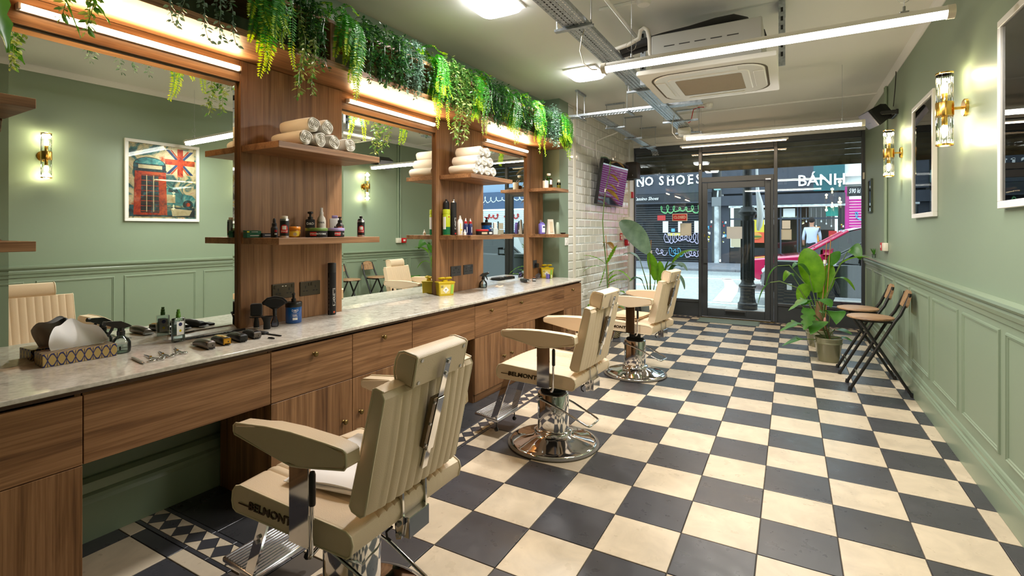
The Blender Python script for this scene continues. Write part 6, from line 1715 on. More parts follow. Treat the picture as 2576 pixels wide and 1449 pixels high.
def frond_mesh(seed, l):
    rnd = random.Random(seed); n = 34; P = hang_curve(l, .10, .06, n, rnd)
    g = G(); idx = []
    for i in range(1, n):
        t = i / n; d = (P[i + 1] - P[i - 1]).normalized()
        s = Vector((0, 1, 0)); s = (s - d * s.dot(d)).normalized(); nn = s.cross(d)
        w = .030 * math.sin(PI * min(1, t * .86 + .12)) ** .7 + .004
        for sd in (-1, 1):
            a = P[i] + s * sd * .001
            tip = a + s * sd * w + d * (.010 + rnd.uniform(-.003, .004)) + nn * (.006 * rnd.uniform(-1, 1.2))
            m1 = a + (tip - a) * .5 + d * .0055 + nn * .002; m2 = a + (tip - a) * .5 - d * .0055 + nn * .002
            k = len(g.v); g.v += [tuple(a), tuple(m1), tuple(tip), tuple(m2)]; g.f.append((k, k + 1, k + 2, k + 3))
            idx.append(1 if (t + rnd.uniform(-.12, .12)) > .68 or rnd.random() < .06 else 0)
    b = G().tube(P, .0012, 3, caps=False); o = len(g.v); g.v += b.v; g.f += [tuple(i + o for i in f) for f in b.f]; idx += [0] * len(b.f)
    return two_mat_mesh('frond', g, ('fern_green', 'fern_tip'), idx)
def vine_mesh(seed, l, ls, mats, second, gap=.014, asp=.5):
    rnd = random.Random(seed); n = max(8, int(l / gap)); P = hang_curve(l, .075, .05, n, rnd)
    g = G(); idx = []
    for i in range(n + 1):
        d = (P[min(n, i + 1)] - P[max(0, i - 1)]).normalized()
        for q in range(2):
            a = rnd.uniform(0, 2 * PI); v = Vector((math.cos(a), math.sin(a), rnd.uniform(-.5, .3)))
            v = (v + d * .5).normalized(); s = v.cross(Vector((rnd.uniform(-1, 1), rnd.uniform(-1, 1), 1))).normalized(); nn = s.cross(v)
            L_ = ls * rnd.uniform(.7, 1.2); b = P[i] + v * .006; W = L_ * asp / 2
            pts = [b, b + v * L_ * .35 + s * W + nn * L_ * .06, b + v * L_ * .7 + s * W * .72 + nn * L_ * .04, b + v * L_ + nn * -L_ * .05, b + v * L_ * .7 - s * W * .72 + nn * L_ * .04, b + v * L_ * .35 - s * W + nn * L_ * .06]
            mid = b + v * L_ * .5 - nn * L_ * .03
            k = len(g.v); g.v += [tuple(p) for p in pts] + [tuple(mid)]
            g.f += [(k, k + 1, k + 2, k + 6), (k + 6, k + 2, k + 3), (k + 3, k + 4, k + 6), (k + 6, k + 4, k + 5, k)]
            m = 1 if rnd.random() < second else 0; idx += [m] * 4
    b = G().tube(P, .0014, 3, caps=False); o = len(g.v); g.v += b.v; g.f += [tuple(i + o for i in f) for f in b.f]; idx += [0] * len(b.f)
    return two_mat_mesh('vine', g, mats, idx)
FR = {k: [frond_mesh(100 * k + j, l) for j in range(4)] for k, l in ((0, .16), (1, .28), (2, .42))}
VN = {}
for typ, ls, mats, sec, asp in (('ruscus', .030, ('ruscus', 'ruscus_mid'), .18, .5), ('mid', .034, ('ruscus_mid', 'variegated'), .25, .46), ('euc', .026, ('eucalyptus', 'ruscus'), .12, .6), ('var', .032, ('variegated', 'ruscus_mid'), .35, .5)):
    VN[typ] = {k: [vine_mesh(hash((len(typ), k, j)) % 9999 + j * 31 + k * 7, l, ls, mats, sec, .013, asp) for j in range(4)] for k, l in ((0, .10), (1, .20), (2, .32))}
def greenery(u, kind, span, hang, label, group, seed, zt=2.565, wf=-.20, n1=9, n0=9, low=True):
    """kind 'fern' or a vine type; hang = list of size classes for the long pieces"""
    rnd = random.Random(seed)
    t = thing('trailing_fern' if kind == 'fern' else 'trailing_vine', label, 'plant', L(u, wf, zt), LR, group)
    src = FR if kind == 'fern' else VN[kind]; nm = 'frond' if kind == 'fern' else 'vine'
    def piece(cls, du, dw, dz, yaw, pitch=0, sc=1.0):
        o = bpy.data.objects.new(nm, rnd.choice(src[cls])); COL.objects.link(o); o.parent = t
        o.location = (dw, du, dz); o.rotation_euler = (0, pitch, yaw); o.scale = (sc, sc, sc)
    for k in range(n1):
        piece(1, rnd.uniform(-span, span), rnd.uniform(-.01, .05), rnd.uniform(-.03, .03), rnd.uniform(-.7, .7), rnd.uniform(-.2, .1), rnd.uniform(.85, 1.1))
    for k in range(n0):
        piece(0, rnd.uniform(-span, span), rnd.uniform(-.10, .04), rnd.uniform(.0, .06), rnd.uniform(-2.4, 2.4), rnd.uniform(-1.2, -.4), rnd.uniform(.7, 1.0))
    if low:
        for k in range(n1 - 2):
            piece(1, rnd.uniform(-span, span), rnd.uniform(.0, .05), rnd.uniform(-.17, -.08), rnd.uniform(-.6, .6), 0, rnd.uniform(.6, .8))
    for cls, du, dz, sc in hang:
        piece(cls, du, .045, dz, rnd.uniform(-.25, .25), 0, sc)
fg, dg, eg, vg = 'bright ferns in the planter box', 'dark glossy vines in the planter box', 'grey green eucalyptus in the planter box', 'variegated vines in the planter box'
fl, dl, el, vl = 'bright green fern in the planter box', 'dark glossy vine in the planter box', 'grey green eucalyptus in the planter box', 'pale variegated vine under the planter box'
greenery(1.60, 'fern', .07, [(2, -.04, -.02, .95), (2, .03, -.05, 1.0), (2, .08, -.03, .9), (2, .0, -.10, .95)], fl + ' above the six rolled towels', fg, 1)
greenery(1.83, 'ruscus', .10, [(2, .0, -.05, .9), (2, .06, -.03, 1.0)], dl + ' beside the open divider', dg, 2, n1=14, n0=12)
greenery(1.80, 'var', .06, [(2, -.03, -.10, .95), (2, .03, -.12, 1.0), (2, .0, -.14, 1.02), (2, .07, -.06, .9)], vl + ' above the six rolled towels', vg, 3, zt=2.50, n1=4, n0=1, low=False, wf=-.19)
greenery(2.13, 'fern', .06, [(2, -.03, -.04, 1.0), (2, .02, -.06, 1.05), (2, .04, -.02, .9)], fl + ' next to the open divider', fg, 4)
for k, u in enumerate((2.32, 2.50, 2.70)):
    greenery(u, ('ruscus', 'ruscus', 'euc')[k], .10, [(2, -.05, -.02, .9), (2, .05, -.03, .85)], (dl, dl, el)[k] + (' beyond the divider', ' over the second light batten', ' over the second light batten')[k], (dg, dg, eg)[k], 5 + k, n1=13, n0=12)
greenery(2.93, 'fern', .06, [(2, -.02, -.06, 1.1), (2, .03, -.06, 1.05), (2, .0, -.02, .9)], fl + ' at the end of the second light batten', fg, 9)
greenery(3.10, 'mid', .09, [(2, .02, .0, .8)], dl + ' above the tall towel pile', dg, 10, n1=13, n0=12)
greenery(3.20, 'var', .12, [(2, -.08, -.13, 1.0), (2, -.03, -.14, 1.1), (2, .03, -.13, 1.05), (2, .09, -.12, .9), (2, -.05, -.10, .9)], vl + ' above the tall towel pile', vg, 11, zt=2.48, n1=6, n0=1, low=False, wf=-.19)
greenery(3.30, 'mid', .08, [(2, .0, -.02, .8)], dl + ' beside the variegated vine', dg, 12, n1=12, n0=10)
greenery(3.48, 'fern', .06, [(2, -.02, -.05, 1.0), (2, .03, -.04, 1.0)], fl + ' over the tall towel pile', fg, 13)
greenery(3.68, 'ruscus', .10, [(2, .0, -.02, .9), (2, .05, -.05, .9)], dl + ' at the start of the third light batten', dg, 14, n1=13, n0=12)
greenery(3.86, 'ruscus', .07, [(2, .0, -.02, .8)], dl + ' over the third light batten', dg, 15, n1=10, n0=12)
greenery(4.03, 'fern', .06, [(2, -.02, -.05, 1.0), (2, .03, -.04, 1.0)], fl + ' over the third light batten', fg, 16)
greenery(4.24, 'ruscus', .12, [(2, .04, -.02, .9), (2, -.06, -.02, .9)], dl + ' towards the end of the third light batten', dg, 17, n1=14, n0=12)
greenery(4.50, 'fern', .07, [(2, -.02, -.05, 1.05), (2, .03, -.06, 1.05), (2, .0, -.03, .9)], fl + ' at the end of the third light batten', fg, 18)
greenery(4.68, 'ruscus', .07, [(2, .0, -.02, .8)], dl + ' before the eucalyptus', dg, 19, n1=10, n0=8)
greenery(4.88, 'euc', .13, [(2, -.08, -.02, .9), (2, .0, -.04, .95), (2, .08, -.02, .95), (2, .04, -.05, .9)], el + ' above the glass decanter', eg, 20, n1=20, n0=14)
greenery(5.17, 'fern', .08, [(2, -.03, -.03, 1.0), (2, .04, -.03, 1.05), (2, .0, -.05, 1.0)], fl + ' at the far end beside the green pier', fg, 21, n1=12)
greenery(1.22, 'euc', .10, [(1, -.08, -.12, .9), (1, -.02, -.10, .9), (1, .05, -.12, 1.0), (1, .12, -.10, 1.0), (1, .18, -.11, .95)], el + ' above the first light batten', eg, 22, zt=2.50, n1=3, n0=2, low=False)
greenery(.915, 'var', .02, [(2, .0, -.03, 1.0), (2, -.03, -.05, .9)], vl + ' in front of the first light batten', vg, 23, zt=2.42, n1=1, n0=0, low=False, wf=-.20)
greenery(.80, 'var', .02, [(2, .02, -.04, .9)], vl + ' near the wavy leaved fern', vg, 24, zt=2.42, n1=1, n0=0, low=False, wf=-.20)
leaf_mat('nest_green', (70, 128, 40), (98, 150, 60), .3, .3)
nf = thing('wavy_fern', 'bird nest fern with long wavy leaves hanging off the near end of the planter', 'plant', L(.66, -.20, 2.318), LR)
G().lathe([(.05, 0), (.065, .01), (.075, .10), (.070, .10), (.062, .08)], 20).obj('pot', 'paper_tan', nf, 40)
for b, c, e, w in (((.06, -.02, .02), (.16, .06, .02), (.14, .17, -.28), .062), ((.05, .02, .05), (.15, .18, -.08), (.14, .26, -.20), .055), ((.06, -.10, .02), (.20, -.12, -.02), (.17, -.03, -.40), .11), ((.05, -.08, .06), (.17, -.20, .0), (.16, -.06, -.22), .12), ((.04, .0, .08), (.10, .0, .16), (.02, .10, .20), .07)):
    leaf(nf, b, c, e, w, 'wavy', 'nest_green', fold=.25, wav=.7, n=22)
    stem(nf, [(0, 0, .08), b], .004)
# ================================================================== the street
plain('shop_navy', (58, 62, 74), .6, var=.06, bscale=20); plain('shop_dark', (40, 42, 50), .6); plain('shop_teal', (40, 96, 104), .6); plain('shop_black', (24, 25, 30), .5)
plain('shutter_dark', (52, 54, 60), .55, metal=.2); plain('shutter_pink', (204, 40, 150), .5); plain('render_white', (232, 234, 232), .7); plain('sign_white', (240, 240, 240), .5)
plain('graffiti_green', (120, 196, 130), .6); plain('graffiti_lilac', (206, 196, 226), .6); plain('graffiti_blue', (96, 176, 214), .6); plain('graffiti_yellow', (220, 200, 60), .6); plain('graffiti_black', (24, 22, 26), .6)
plain('brick_dark', (92, 80, 74), .8, var=.15, bscale=40); plain('iron_black', (36, 37, 40), .4, metal=.3); plain('pipe_pale', (190, 196, 198), .6, var=.2, bscale=30)
plain('car_red', (176, 18, 34), .12, coat=1.0); plain('car_magenta', (196, 30, 84), .15, coat=1.0); plain('car_black', (16, 18, 24), .1, coat=1.0); plain('car_navy', (30, 38, 56), .12, coat=1.0); plain('tyre', (22, 22, 23), .8); plain('alloy', (150, 152, 156), .3, metal=.9); plain('headlamp', (220, 226, 232), .1); plain('tail_red', (190, 14, 24), .2)
def slab(name, x0, y0, x1, y1, z0, z1, mat, label=None, cat=None, kind='structure'):
    o = G().box(x0, y0, z0, x1, y1, z1).obj(name, mat)
    if kind: o['kind'] = kind
    if label: tag(o, label, cat)
    return o
slab('road', -26, 9.72, 30, 18.55, -.16, -.07, 'asphalt')
slab('pavement_near', -26, 8.42, 30, 9.60, -.12, -.012, 'paving')
slab('pavement_far', -26, 18.70, 30, 23.2, -.12, .0, 'paving')
# kerbs and slabs as pieces near the view
kn = thing('kerb_near', None, None); struct(kn); kf = thing('kerb_far', None, None); struct(kf)
km = G().rbox(-.455, -.058, -.12, .455, .058, -.010, .012, 1).mesh('kerb_stone', plain('kerb_grey', (160, 160, 160), .85, var=.06))
for k in range(14):
    o = bpy.data.objects.new('kerb_stone', km); COL.objects.link(o); o.parent = kn; o.location = (-5.4 + k * .914, 9.66, 0)
km2 = G().rbox(-.455, -.072, -.12, .455, .072, .012, .015, 1).mesh('kerb_stone', plain('kerb_far_grey', (120, 120, 126), .85, var=.06))
for k in range(26):
    o = bpy.data.objects.new('kerb_stone', km2); COL.objects.link(o); o.parent = kf; o.location = (-9.4 + k * .914, 18.62, 0)
pvn = bpy.data.objects['pavement_near']; pvf = bpy.data.objects['pavement_far']
pm = G().rbox(-.297, -.297, -.03, .297, .297, .0, .004, 1).mesh('paving_slab', 'paving')
for i in range(9):
    for j in range(2):
        o = bpy.data.objects.new('paving_slab', pm); COL.objects.link(o); o.parent = pvn; o.location = (-3.4 + i * .6 + (.3 if j else 0), 8.73 + j * .6, -.008 + random.uniform(-.002, .002))
pm2 = G().rbox(-.447, -.447, -.03, .447, .447, .0, .005, 1).mesh('paving_slab', plain('paving_far', (128, 130, 140), .85, var=.08, bscale=30))
for i in range(14):
    for j in range(4):
        o = bpy.data.objects.new('paving_slab', pm2); COL.objects.link(o); o.parent = pvf; o.location = (-8.6 + i * .9 + (.45 if j % 2 else 0), 19.15 + j * .9, .006 + random.uniform(-.002, .002))
def mark(pts, label):
    g = G().add([(x, y, -.0695) for x, y in pts] + [(x, y, -.064) for x, y in pts], [tuple(range(len(pts))), tuple(range(len(pts), 2 * len(pts)))[::-1]] + [(k, (k + 1) % len(pts), len(pts) + (k + 1) % len(pts), len(pts) + k) for k in range(len(pts))])
    o = g.obj('road_marking', 'road_white'); o['kind'] = 'structure'
mark([(-1.36, 10.7), (-1.02, 10.7), (-1.06, 12.6), (-1.12, 13.6), (-1.30, 14.6), (-1.52, 16.0), (-1.80, 16.0), (-1.56, 14.6), (-1.42, 13.4), (-1.40, 12.4)], '')
mark([(-14, 15.6), (20, 15.6), (20, 15.75), (-14, 15.75)], '')
mark([(-1.0, 12.65), (6, 12.55), (6, 12.68), (-1.0, 12.78)], '')
mark([(-3.6, 12.9), (-2.5, 12.9), (-2.6, 13.3), (-3.7, 13.3)], '')
mark([(-6, 10.45), (6, 10.35), (6, 10.47), (-6, 10.57)], '')
# ---------------------------------------------------------------- facades opposite (front plane Y=22.4)
FY = 22.4
def facade(name, label, cat='building'): return thing(name, label, cat, (0, FY, 0))
def fbox(p, nm, x0, x1, z0, z1, mat, d0=0.0, d1=.3): return G().box(x0, d0, z0, x1, d1, z1).obj(nm, mat, p)
def squiggle(p, pts, mat, r=.028, nm='graffiti'):
    return G().tube([(x, -.10, z) for x, z in pts], r, 5).obj(nm, mat, p)
def slatted(p, x0, x1, z0, z1, mat, pitch=.10, nm='shutter_slat'):
    n = int((z1 - z0) / pitch)
    me = G().prism([(0, .0), (.028, .018), (.028, .062), (0, .088), (-.02, .05)], x0, x1, lambda q, r, t: (t, -.05 - q, r)).mesh(nm, mat)
    for k in range(n):
        o = bpy.data.objects.new(nm, me); COL.objects.link(o); o.parent = p; o.location = (0, 0, z0 + k * pitch)
s1 = facade('shoe_shop', 'closed dark shoe shop with NO SHOES sign and graffiti shutter', 'shop')
fbox(s1, 'wall', -13.5, -4.35, 0, 7.5, 'shop_dark', .12, 4)
fbox(s1, 'fascia', -13.5, -4.35, 2.95, 4.10, 'shop_navy', -.10, .14)
fbox(s1, 'awning_box', -13.5, -4.35, 2.55, 2.93, 'shop_dark', -.22, .12)
fbox(s1, 'awning_edge', -13.5, -4.35, 2.50, 2.56, 'shop_navy', -.30, -.1)
slatted(s1, -13.5, -4.75, .02, 2.50, 'shutter_dark', .10)
fbox(s1, 'pier', -4.75, -4.35, 0, 2.95, 'shop_navy', -.08, .12)
cx0 = -8.82
def slab_letter(s, x, z, h, parent):
    text(s, h * 1.36, (x, -.125, z), (1, 0, 0), (0, 0, 1), 'sign_white', parent, 'sign_letter', .05, .02, 'CENTER', 0, 1.5)
    if s in 'NHE':
        w = h * .40
        for zz in (z - h * .46, z + h * .46):
            if s != 'E':
                for sx in (-1, 1): G().box(x + sx * w - h * .20, -.15, zz - h * .05, x + sx * w + h * .20, -.10, zz + h * .05).obj('serif', 'sign_white', parent)
            else:
                G().box(x - w - h * .12, -.15, zz - h * .05, x - w + h * .22, -.10, zz + h * .05).obj('serif', 'sign_white', parent)
for ch, x in zip('NOSHOES', (-9.469, -8.804, -7.885, -7.218, -6.505, -5.806, -5.242)):
    slab_letter(ch, x, 3.50, .40, s1)
text('Cassino Shoes', .20, (-8.984, -.305, 2.735), (1, 0, 0), (0, 0, 1), 'sign_white', s1, 'sign_lettering', .02, .008, 'CENTER', .28, 1.6)
rg = random.Random(11)
def tag_scrawl(p, x0, x1, zc, amp, mat, loops, seed, r=.022):
    q = random.Random(seed); pts = []; n = loops * 12
    for k in range(n + 1):
        t = k / n; a = t * loops * 2 * PI
        pts.append((x0 + (x1 - x0) * t + .16 * math.cos(a * 1.0) + q.uniform(-.03, .03), zc + amp * math.sin(a) * (.7 + .3 * math.sin(t * 9)) + q.uniform(-.02, .02)))
    squiggle(p, pts, mat, r)
tag_scrawl(s1, -8.0, -4.9, 2.26, .17, 'graffiti_green', 7, 3, .032)
tag_scrawl(s1, -7.7, -5.0, 1.02, .22, 'graffiti_lilac', 9, 5, .024)
tag_scrawl(s1, -7.3, -6.4, .42, .20, 'graffiti_blue', 3, 7, .022)
tag_scrawl(s1, -6.2, -5.0, .36, .16, 'graffiti_lilac', 4, 9, .024)
tag_scrawl(s1, -8.3, -7.6, .42, .16, 'graffiti_lilac', 2, 13, .022)
for x, z, w, h, m in ((-6.55, 1.50, .28, .46, 'sign_white'), (-7.05, 1.36, .26, .14, 'graffiti_blue'), (-6.1, 1.36, .30, .26, 'label_red'), (-7.9, 1.9, .6, .22, 'label_red'), (-6.9, 1.18, 1.1, .12, 'label_pale_yellow'), (-7.6, 1.5, .4, .5, 'render_white'), (-5.3, 1.5, .5, .5, 'render_white'), (-4.95, 1.55, .18, .9, 'brick_dark')):
    G().box(x - w / 2, -.10, z - h / 2, x + w / 2, -.085, z + h / 2).obj('window_poster', m, s1)
# drain pipe and stickers
dp_ = thing('drain_pipe', 'pale peeling drain pipe between the two shops', 'pipe', (-4.02, FY - .2, 0))
G().cyl((0, 0, .0), (0, 0, 2.55), .10, n=14).obj('lower_pipe', 'pipe_pale', dp_, 40); G().cyl((.02, 0, 2.5), (.06, 0, 3.2), .035, n=10).obj('upper_pipe', 'pipe_pale', dp_, 40); G().box(-.18, -.12, 2.35, .18, .1, 2.72).obj('hopper', plain('hopper_grey', (120, 124, 128), .6), dp_)
G().rbox(-.10, -.12, 3.0, .16, .06, 3.45, .02, 1).obj('street_box', plain('pale_teal', (150, 190, 186), .5), dp_)
# banh shop
s2_ = facade('sandwich_shop', 'dark fronted sandwich shop with BANH sign and food posters', 'shop')
fbox(s2_, 'wall', -3.62, 3.62, 3.0, 7.5, 'shop_dark', .12, 4)
fbox(s2_, 'fascia', -3.7, 1.9, 3.16, 4.35, 'shop_navy', -.12, .12); fbox(s2_, 'fascia_end', 1.9, 3.62, 3.16, 4.35, 'shop_teal', -.121, .12)
fbox(s2_, 'awning_box', -3.7, 3.62, 2.62, 3.06, 'shop_navy', -.30, .12); fbox(s2_, 'awning_rail', -3.2, 3.62, 2.52, 2.60, 'pipe_pale', -.32, -.2)
fbox(s2_, 'pier', -3.75, -3.20, 0, 2.62, 'shop_navy', -.08, .4); fbox(s2_, 'stall_riser', -3.2, .0, 0, .72, 'shop_black', -.03, .2); fbox(s2_, 'stall_riser', 1.10, 3.3, 0, .78, 'shop_black', -.03, .2); fbox(s2_, 'pier', 3.30, 3.62, 0, 2.62, 'shop_black', -.08, .4)
fbox(s2_, 'interior_back', -3.2, 3.3, .0, 2.6, plain('shop_interior', (96, 74, 60), .7, var=.3, bscale=6), 1.8, 1.9); fbox(s2_, 'interior_floor', -3.2, 3.3, 0, .05, 'shop_dark', .2, 1.8)
for x in (-.05, .95, 1.12): fbox(s2_, 'window_mullion', x, x + .10, .0, 2.5, 'shop_navy', -.05, .06)
fbox(s2_, 'window_head', -3.2, 3.3, 1.98, 2.05, 'shop_navy', -.04, .04)
fbox(s2_, 'window_pane', -3.2, -.05, .72, 2.5, 'pane_glass', .0, .01); fbox(s2_, 'window_pane', 1.22, 3.3, .78, 2.5, 'pane_glass', .0, .01); fbox(s2_, 'door_pane', .05, .95, .1, 2.5, 'pane_glass', .0, .01)
text('BÁNH', .66, (2.331, -.15, 3.60), (1, 0, 0), (0, 0, 1), 'sign_white', s2_, 'sign_lettering', .04, .012, 'CENTER', 0, 1.5)
for x0, x1, z0, z1, m, nm in ((-2.15, -1.00, .95, 2.02, 'graffiti_yellow', 'food_poster'), (1.78, 2.28, 1.02, 1.66, 'food_orange', 'food_poster'), (2.75, 3.20, 1.0, 1.48, 'label_red', 'food_poster'), (2.6, 3.28, 2.1, 2.48, 'teal_blind', 'blind'), (-1.0, -.3, 1.75, 2.42, 'render_white', 'phone_board'), (.15, .85, 2.08, 2.45, 'render_white', 'sign_panel'), (-3.1, -2.3, .74, 1.6, 'paper_tan', 'menu_board')):
    if m == 'food_orange': plain(m, (220, 140, 40), .6)
    if m == 'teal_blind': plain(m, (40, 150, 136), .6)
    G().box(x0, -.03, z0, x1, -.012, z1).obj(nm, m, s2_)
for i, (x, z, s) in enumerate(((-1.55, 1.25, .42), (2.03, 1.36, .18), (2.97, 1.26, .15))):
    G().sph((x, -.045, z), s, 14, 8, (1, .08, .38)).obj('burger_bun', plain('bun', (214, 150, 70), .6), s2_, 60); G().sph((x, -.060, z - .02), s * .95, 14, 8, (1, .06, .16)).obj('burger_filling', plain('lettuce', (96, 120, 50), .6), s2_, 60)
G().box(-2.15, -.034, .95, -1.0, -.031, 1.42).obj('poster_band', plain('poster_orange', (226, 90, 60), .6), s2_)
for k in range(6): G().tube([(1.5 + k * .28, -.02, 2.45), (1.5 + k * .28, -.02, 1.9 - .1 * (k % 3))], .006, 4).sph((1.5 + k * .28, -.02, 1.88 - .1 * (k % 3)), .045, 8, 6).obj('hanging_star', 'sign_white', s2_)
for i in range(30):
    x = (-4.5, -3.55, 3.42)[i % 3] + rg.uniform(-.10, .12); z = rg.uniform(.7, 1.9); w = rg.uniform(.05, .12)
    G().box(x - w / 2, -.100, z - w / 2, x + w / 2, -.082, z + w * rg.uniform(.3, .7)).obj('sticker', ('sign_white', 'graffiti_yellow', 'label_red', 'graffiti_blue', 'sign_white')[i % 5], s2_)
# white building with pink shutter
s3 = facade('pink_shop', 'white building with a pink graffiti shutter', 'shop')
fbox(s3, 'wall', 3.64, 9.48, 2.95, 7.5, 'render_white', .10, 4); fbox(s3, 'cornice', 3.64, 9.48, 3.35, 3.46, 'sign_white', -.15, .12); fbox(s3, 'cornice', 3.64, 9.48, 3.05, 3.12, 'sign_white', -.15, .12); fbox(s3, 'fascia', 3.75, 9, 2.62, 2.98, 'shop_black', -.08, .12); fbox(s3, 'pier', 3.62, 3.86, 0, 2.98, 'shutter_pink', -.06, .12); fbox(s3, 'pier', 9.0, 9.5, 0, 2.98, 'shop_dark', -.06, .12)
slatted(s3, 3.86, 9.0, .02, 2.60, 'shutter_pink', .10)
text('590 ki', .24, (4.135, -.09, 2.80), (1, 0, 0), (0, 0, 1), 'sign_white', s3, 'sign_lettering', .02, .012, 'CENTER', .2)
tag_scrawl(s3, 4.1, 5.2, 1.85, .18, 'graffiti_blue', 2, 17, .03); tag_scrawl(s3, 4.6, 5.6, 1.35, .36, 'graffiti_yellow', 2, 19, .05); tag_scrawl(s3, 4.0, 5.0, .75, .12, 'graffiti_yellow', 2, 21, .04)
# further shops seen only in the mirror
s4 = facade('white_shutter_shop', 'blue fronted shop with a white graffiti shutter reflected in the third mirror', 'shop')
fbox(s4, 'wall', 9.5, 40, 2.9, 7.5, plain('pale_blue_wall', (150, 170, 200), .7), .1, 4); fbox(s4, 'fascia', 9.5, 40, 2.5, 3.4, plain('blue_fascia', (70, 92, 130), .6), -.1, .12)
slatted(s4, 9.5, 40, .02, 2.50, plain('shutter_white', (206, 212, 216), .5), .10)
for k in range(12): tag_scrawl(s4, 10 + k * 2.2, 11.8 + k * 2.2, 1.3, .55, 'graffiti_black', 2, 30 + k, .05); tag_scrawl(s4, 10.2 + k * 2.2, 11.6 + k * 2.2, 2.1, .12, 'label_red', 3, 40 + k, .04)
tag_scrawl(s4, 10, 20, 3.0, .16, 'sign_white', 16, 50, .03)
s5 = facade('left_terrace', 'dark terrace continuing beyond the shoe shop', 'building'); fbox(s5, 'wall', -26, -13.5, 0, 7.5, 'brick_dark', .1, 4)
for q in (s1, s2_, s3, s4, s5):
    q.scale = (0.581, 1, .9 if q is s2_ else 1); q.location.x = -0.334
dp_.location.x = -2.66
# ---------------------------------------------------------------- lamp post, bin, pedestrian
lp = thing('lamp_post', 'black cast iron street lamp post outside the shop door', 'lamp post', (-.645, 9.50, -.012))
G().lathe([(.155, 0), (.155, .10), (.135, .12), (.115, .22), (.115, .36), (.135, .38), (.14, .41), (.115, .43), (.105, .46)], 24).obj('base', 'iron_black', lp, 30)
G().lathe([(.100, .45), (.098, 1.55), (.115, 1.58), (.115, 1.62)], 24).obj('lower_shaft', 'iron_black', lp, 30)
G().lathe([(.115, 1.60), (.145, 1.63), (.15, 1.67), (.12, 1.71), (.10, 1.76)], 24).obj('collar', 'iron_black', lp, 30)
for k in range(12):
    a = 2 * PI * k / 12; G().cyl((.102 * math.cos(a), .102 * math.sin(a), .50), (.098 * math.cos(a), .098 * math.sin(a), 1.52), .010, n=6).obj('flute', 'iron_black', lp)
G().lathe([(.075, 1.74), (.072, 4.6), (.06, 5.2)], 20).obj('upper_shaft', 'iron_black', lp, 30)
bag = G().tube([(-.50, 9.42, 2.75), (-.495, 9.42, 2.3), (-.485, 9.41, 2.0), (-.45, 9.40, 1.80), (-.44, 9.40, 1.6), (-.46, 9.41, 1.42), (-.475, 9.42, 1.34)], [.02, .02, .028, .05, .055, .045, .02], 10).obj('hanging_banner', plain('banner_white', (226, 228, 232), .7), None, 60); tag(bag, 'white furled banner strapped to the lamp post', 'banner')
bn = thing('litter_bin', 'black street litter bin with a white sticker beside the parked cars', 'bin', (.02, 9.35, -.012))
G().rbox(-.22, -.16, .0, .22, .16, .78, .02, 2).obj('body', plain('bin_black', (44, 46, 50), .5), bn, 40); G().rbox(-.24, -.18, .78, .24, .18, .86, .02, 2).obj('lid', 'bin_black', bn, 40); G().box(-.07, -.163, .40, .0, -.1605, .50).obj('sticker', 'sign_white', bn)
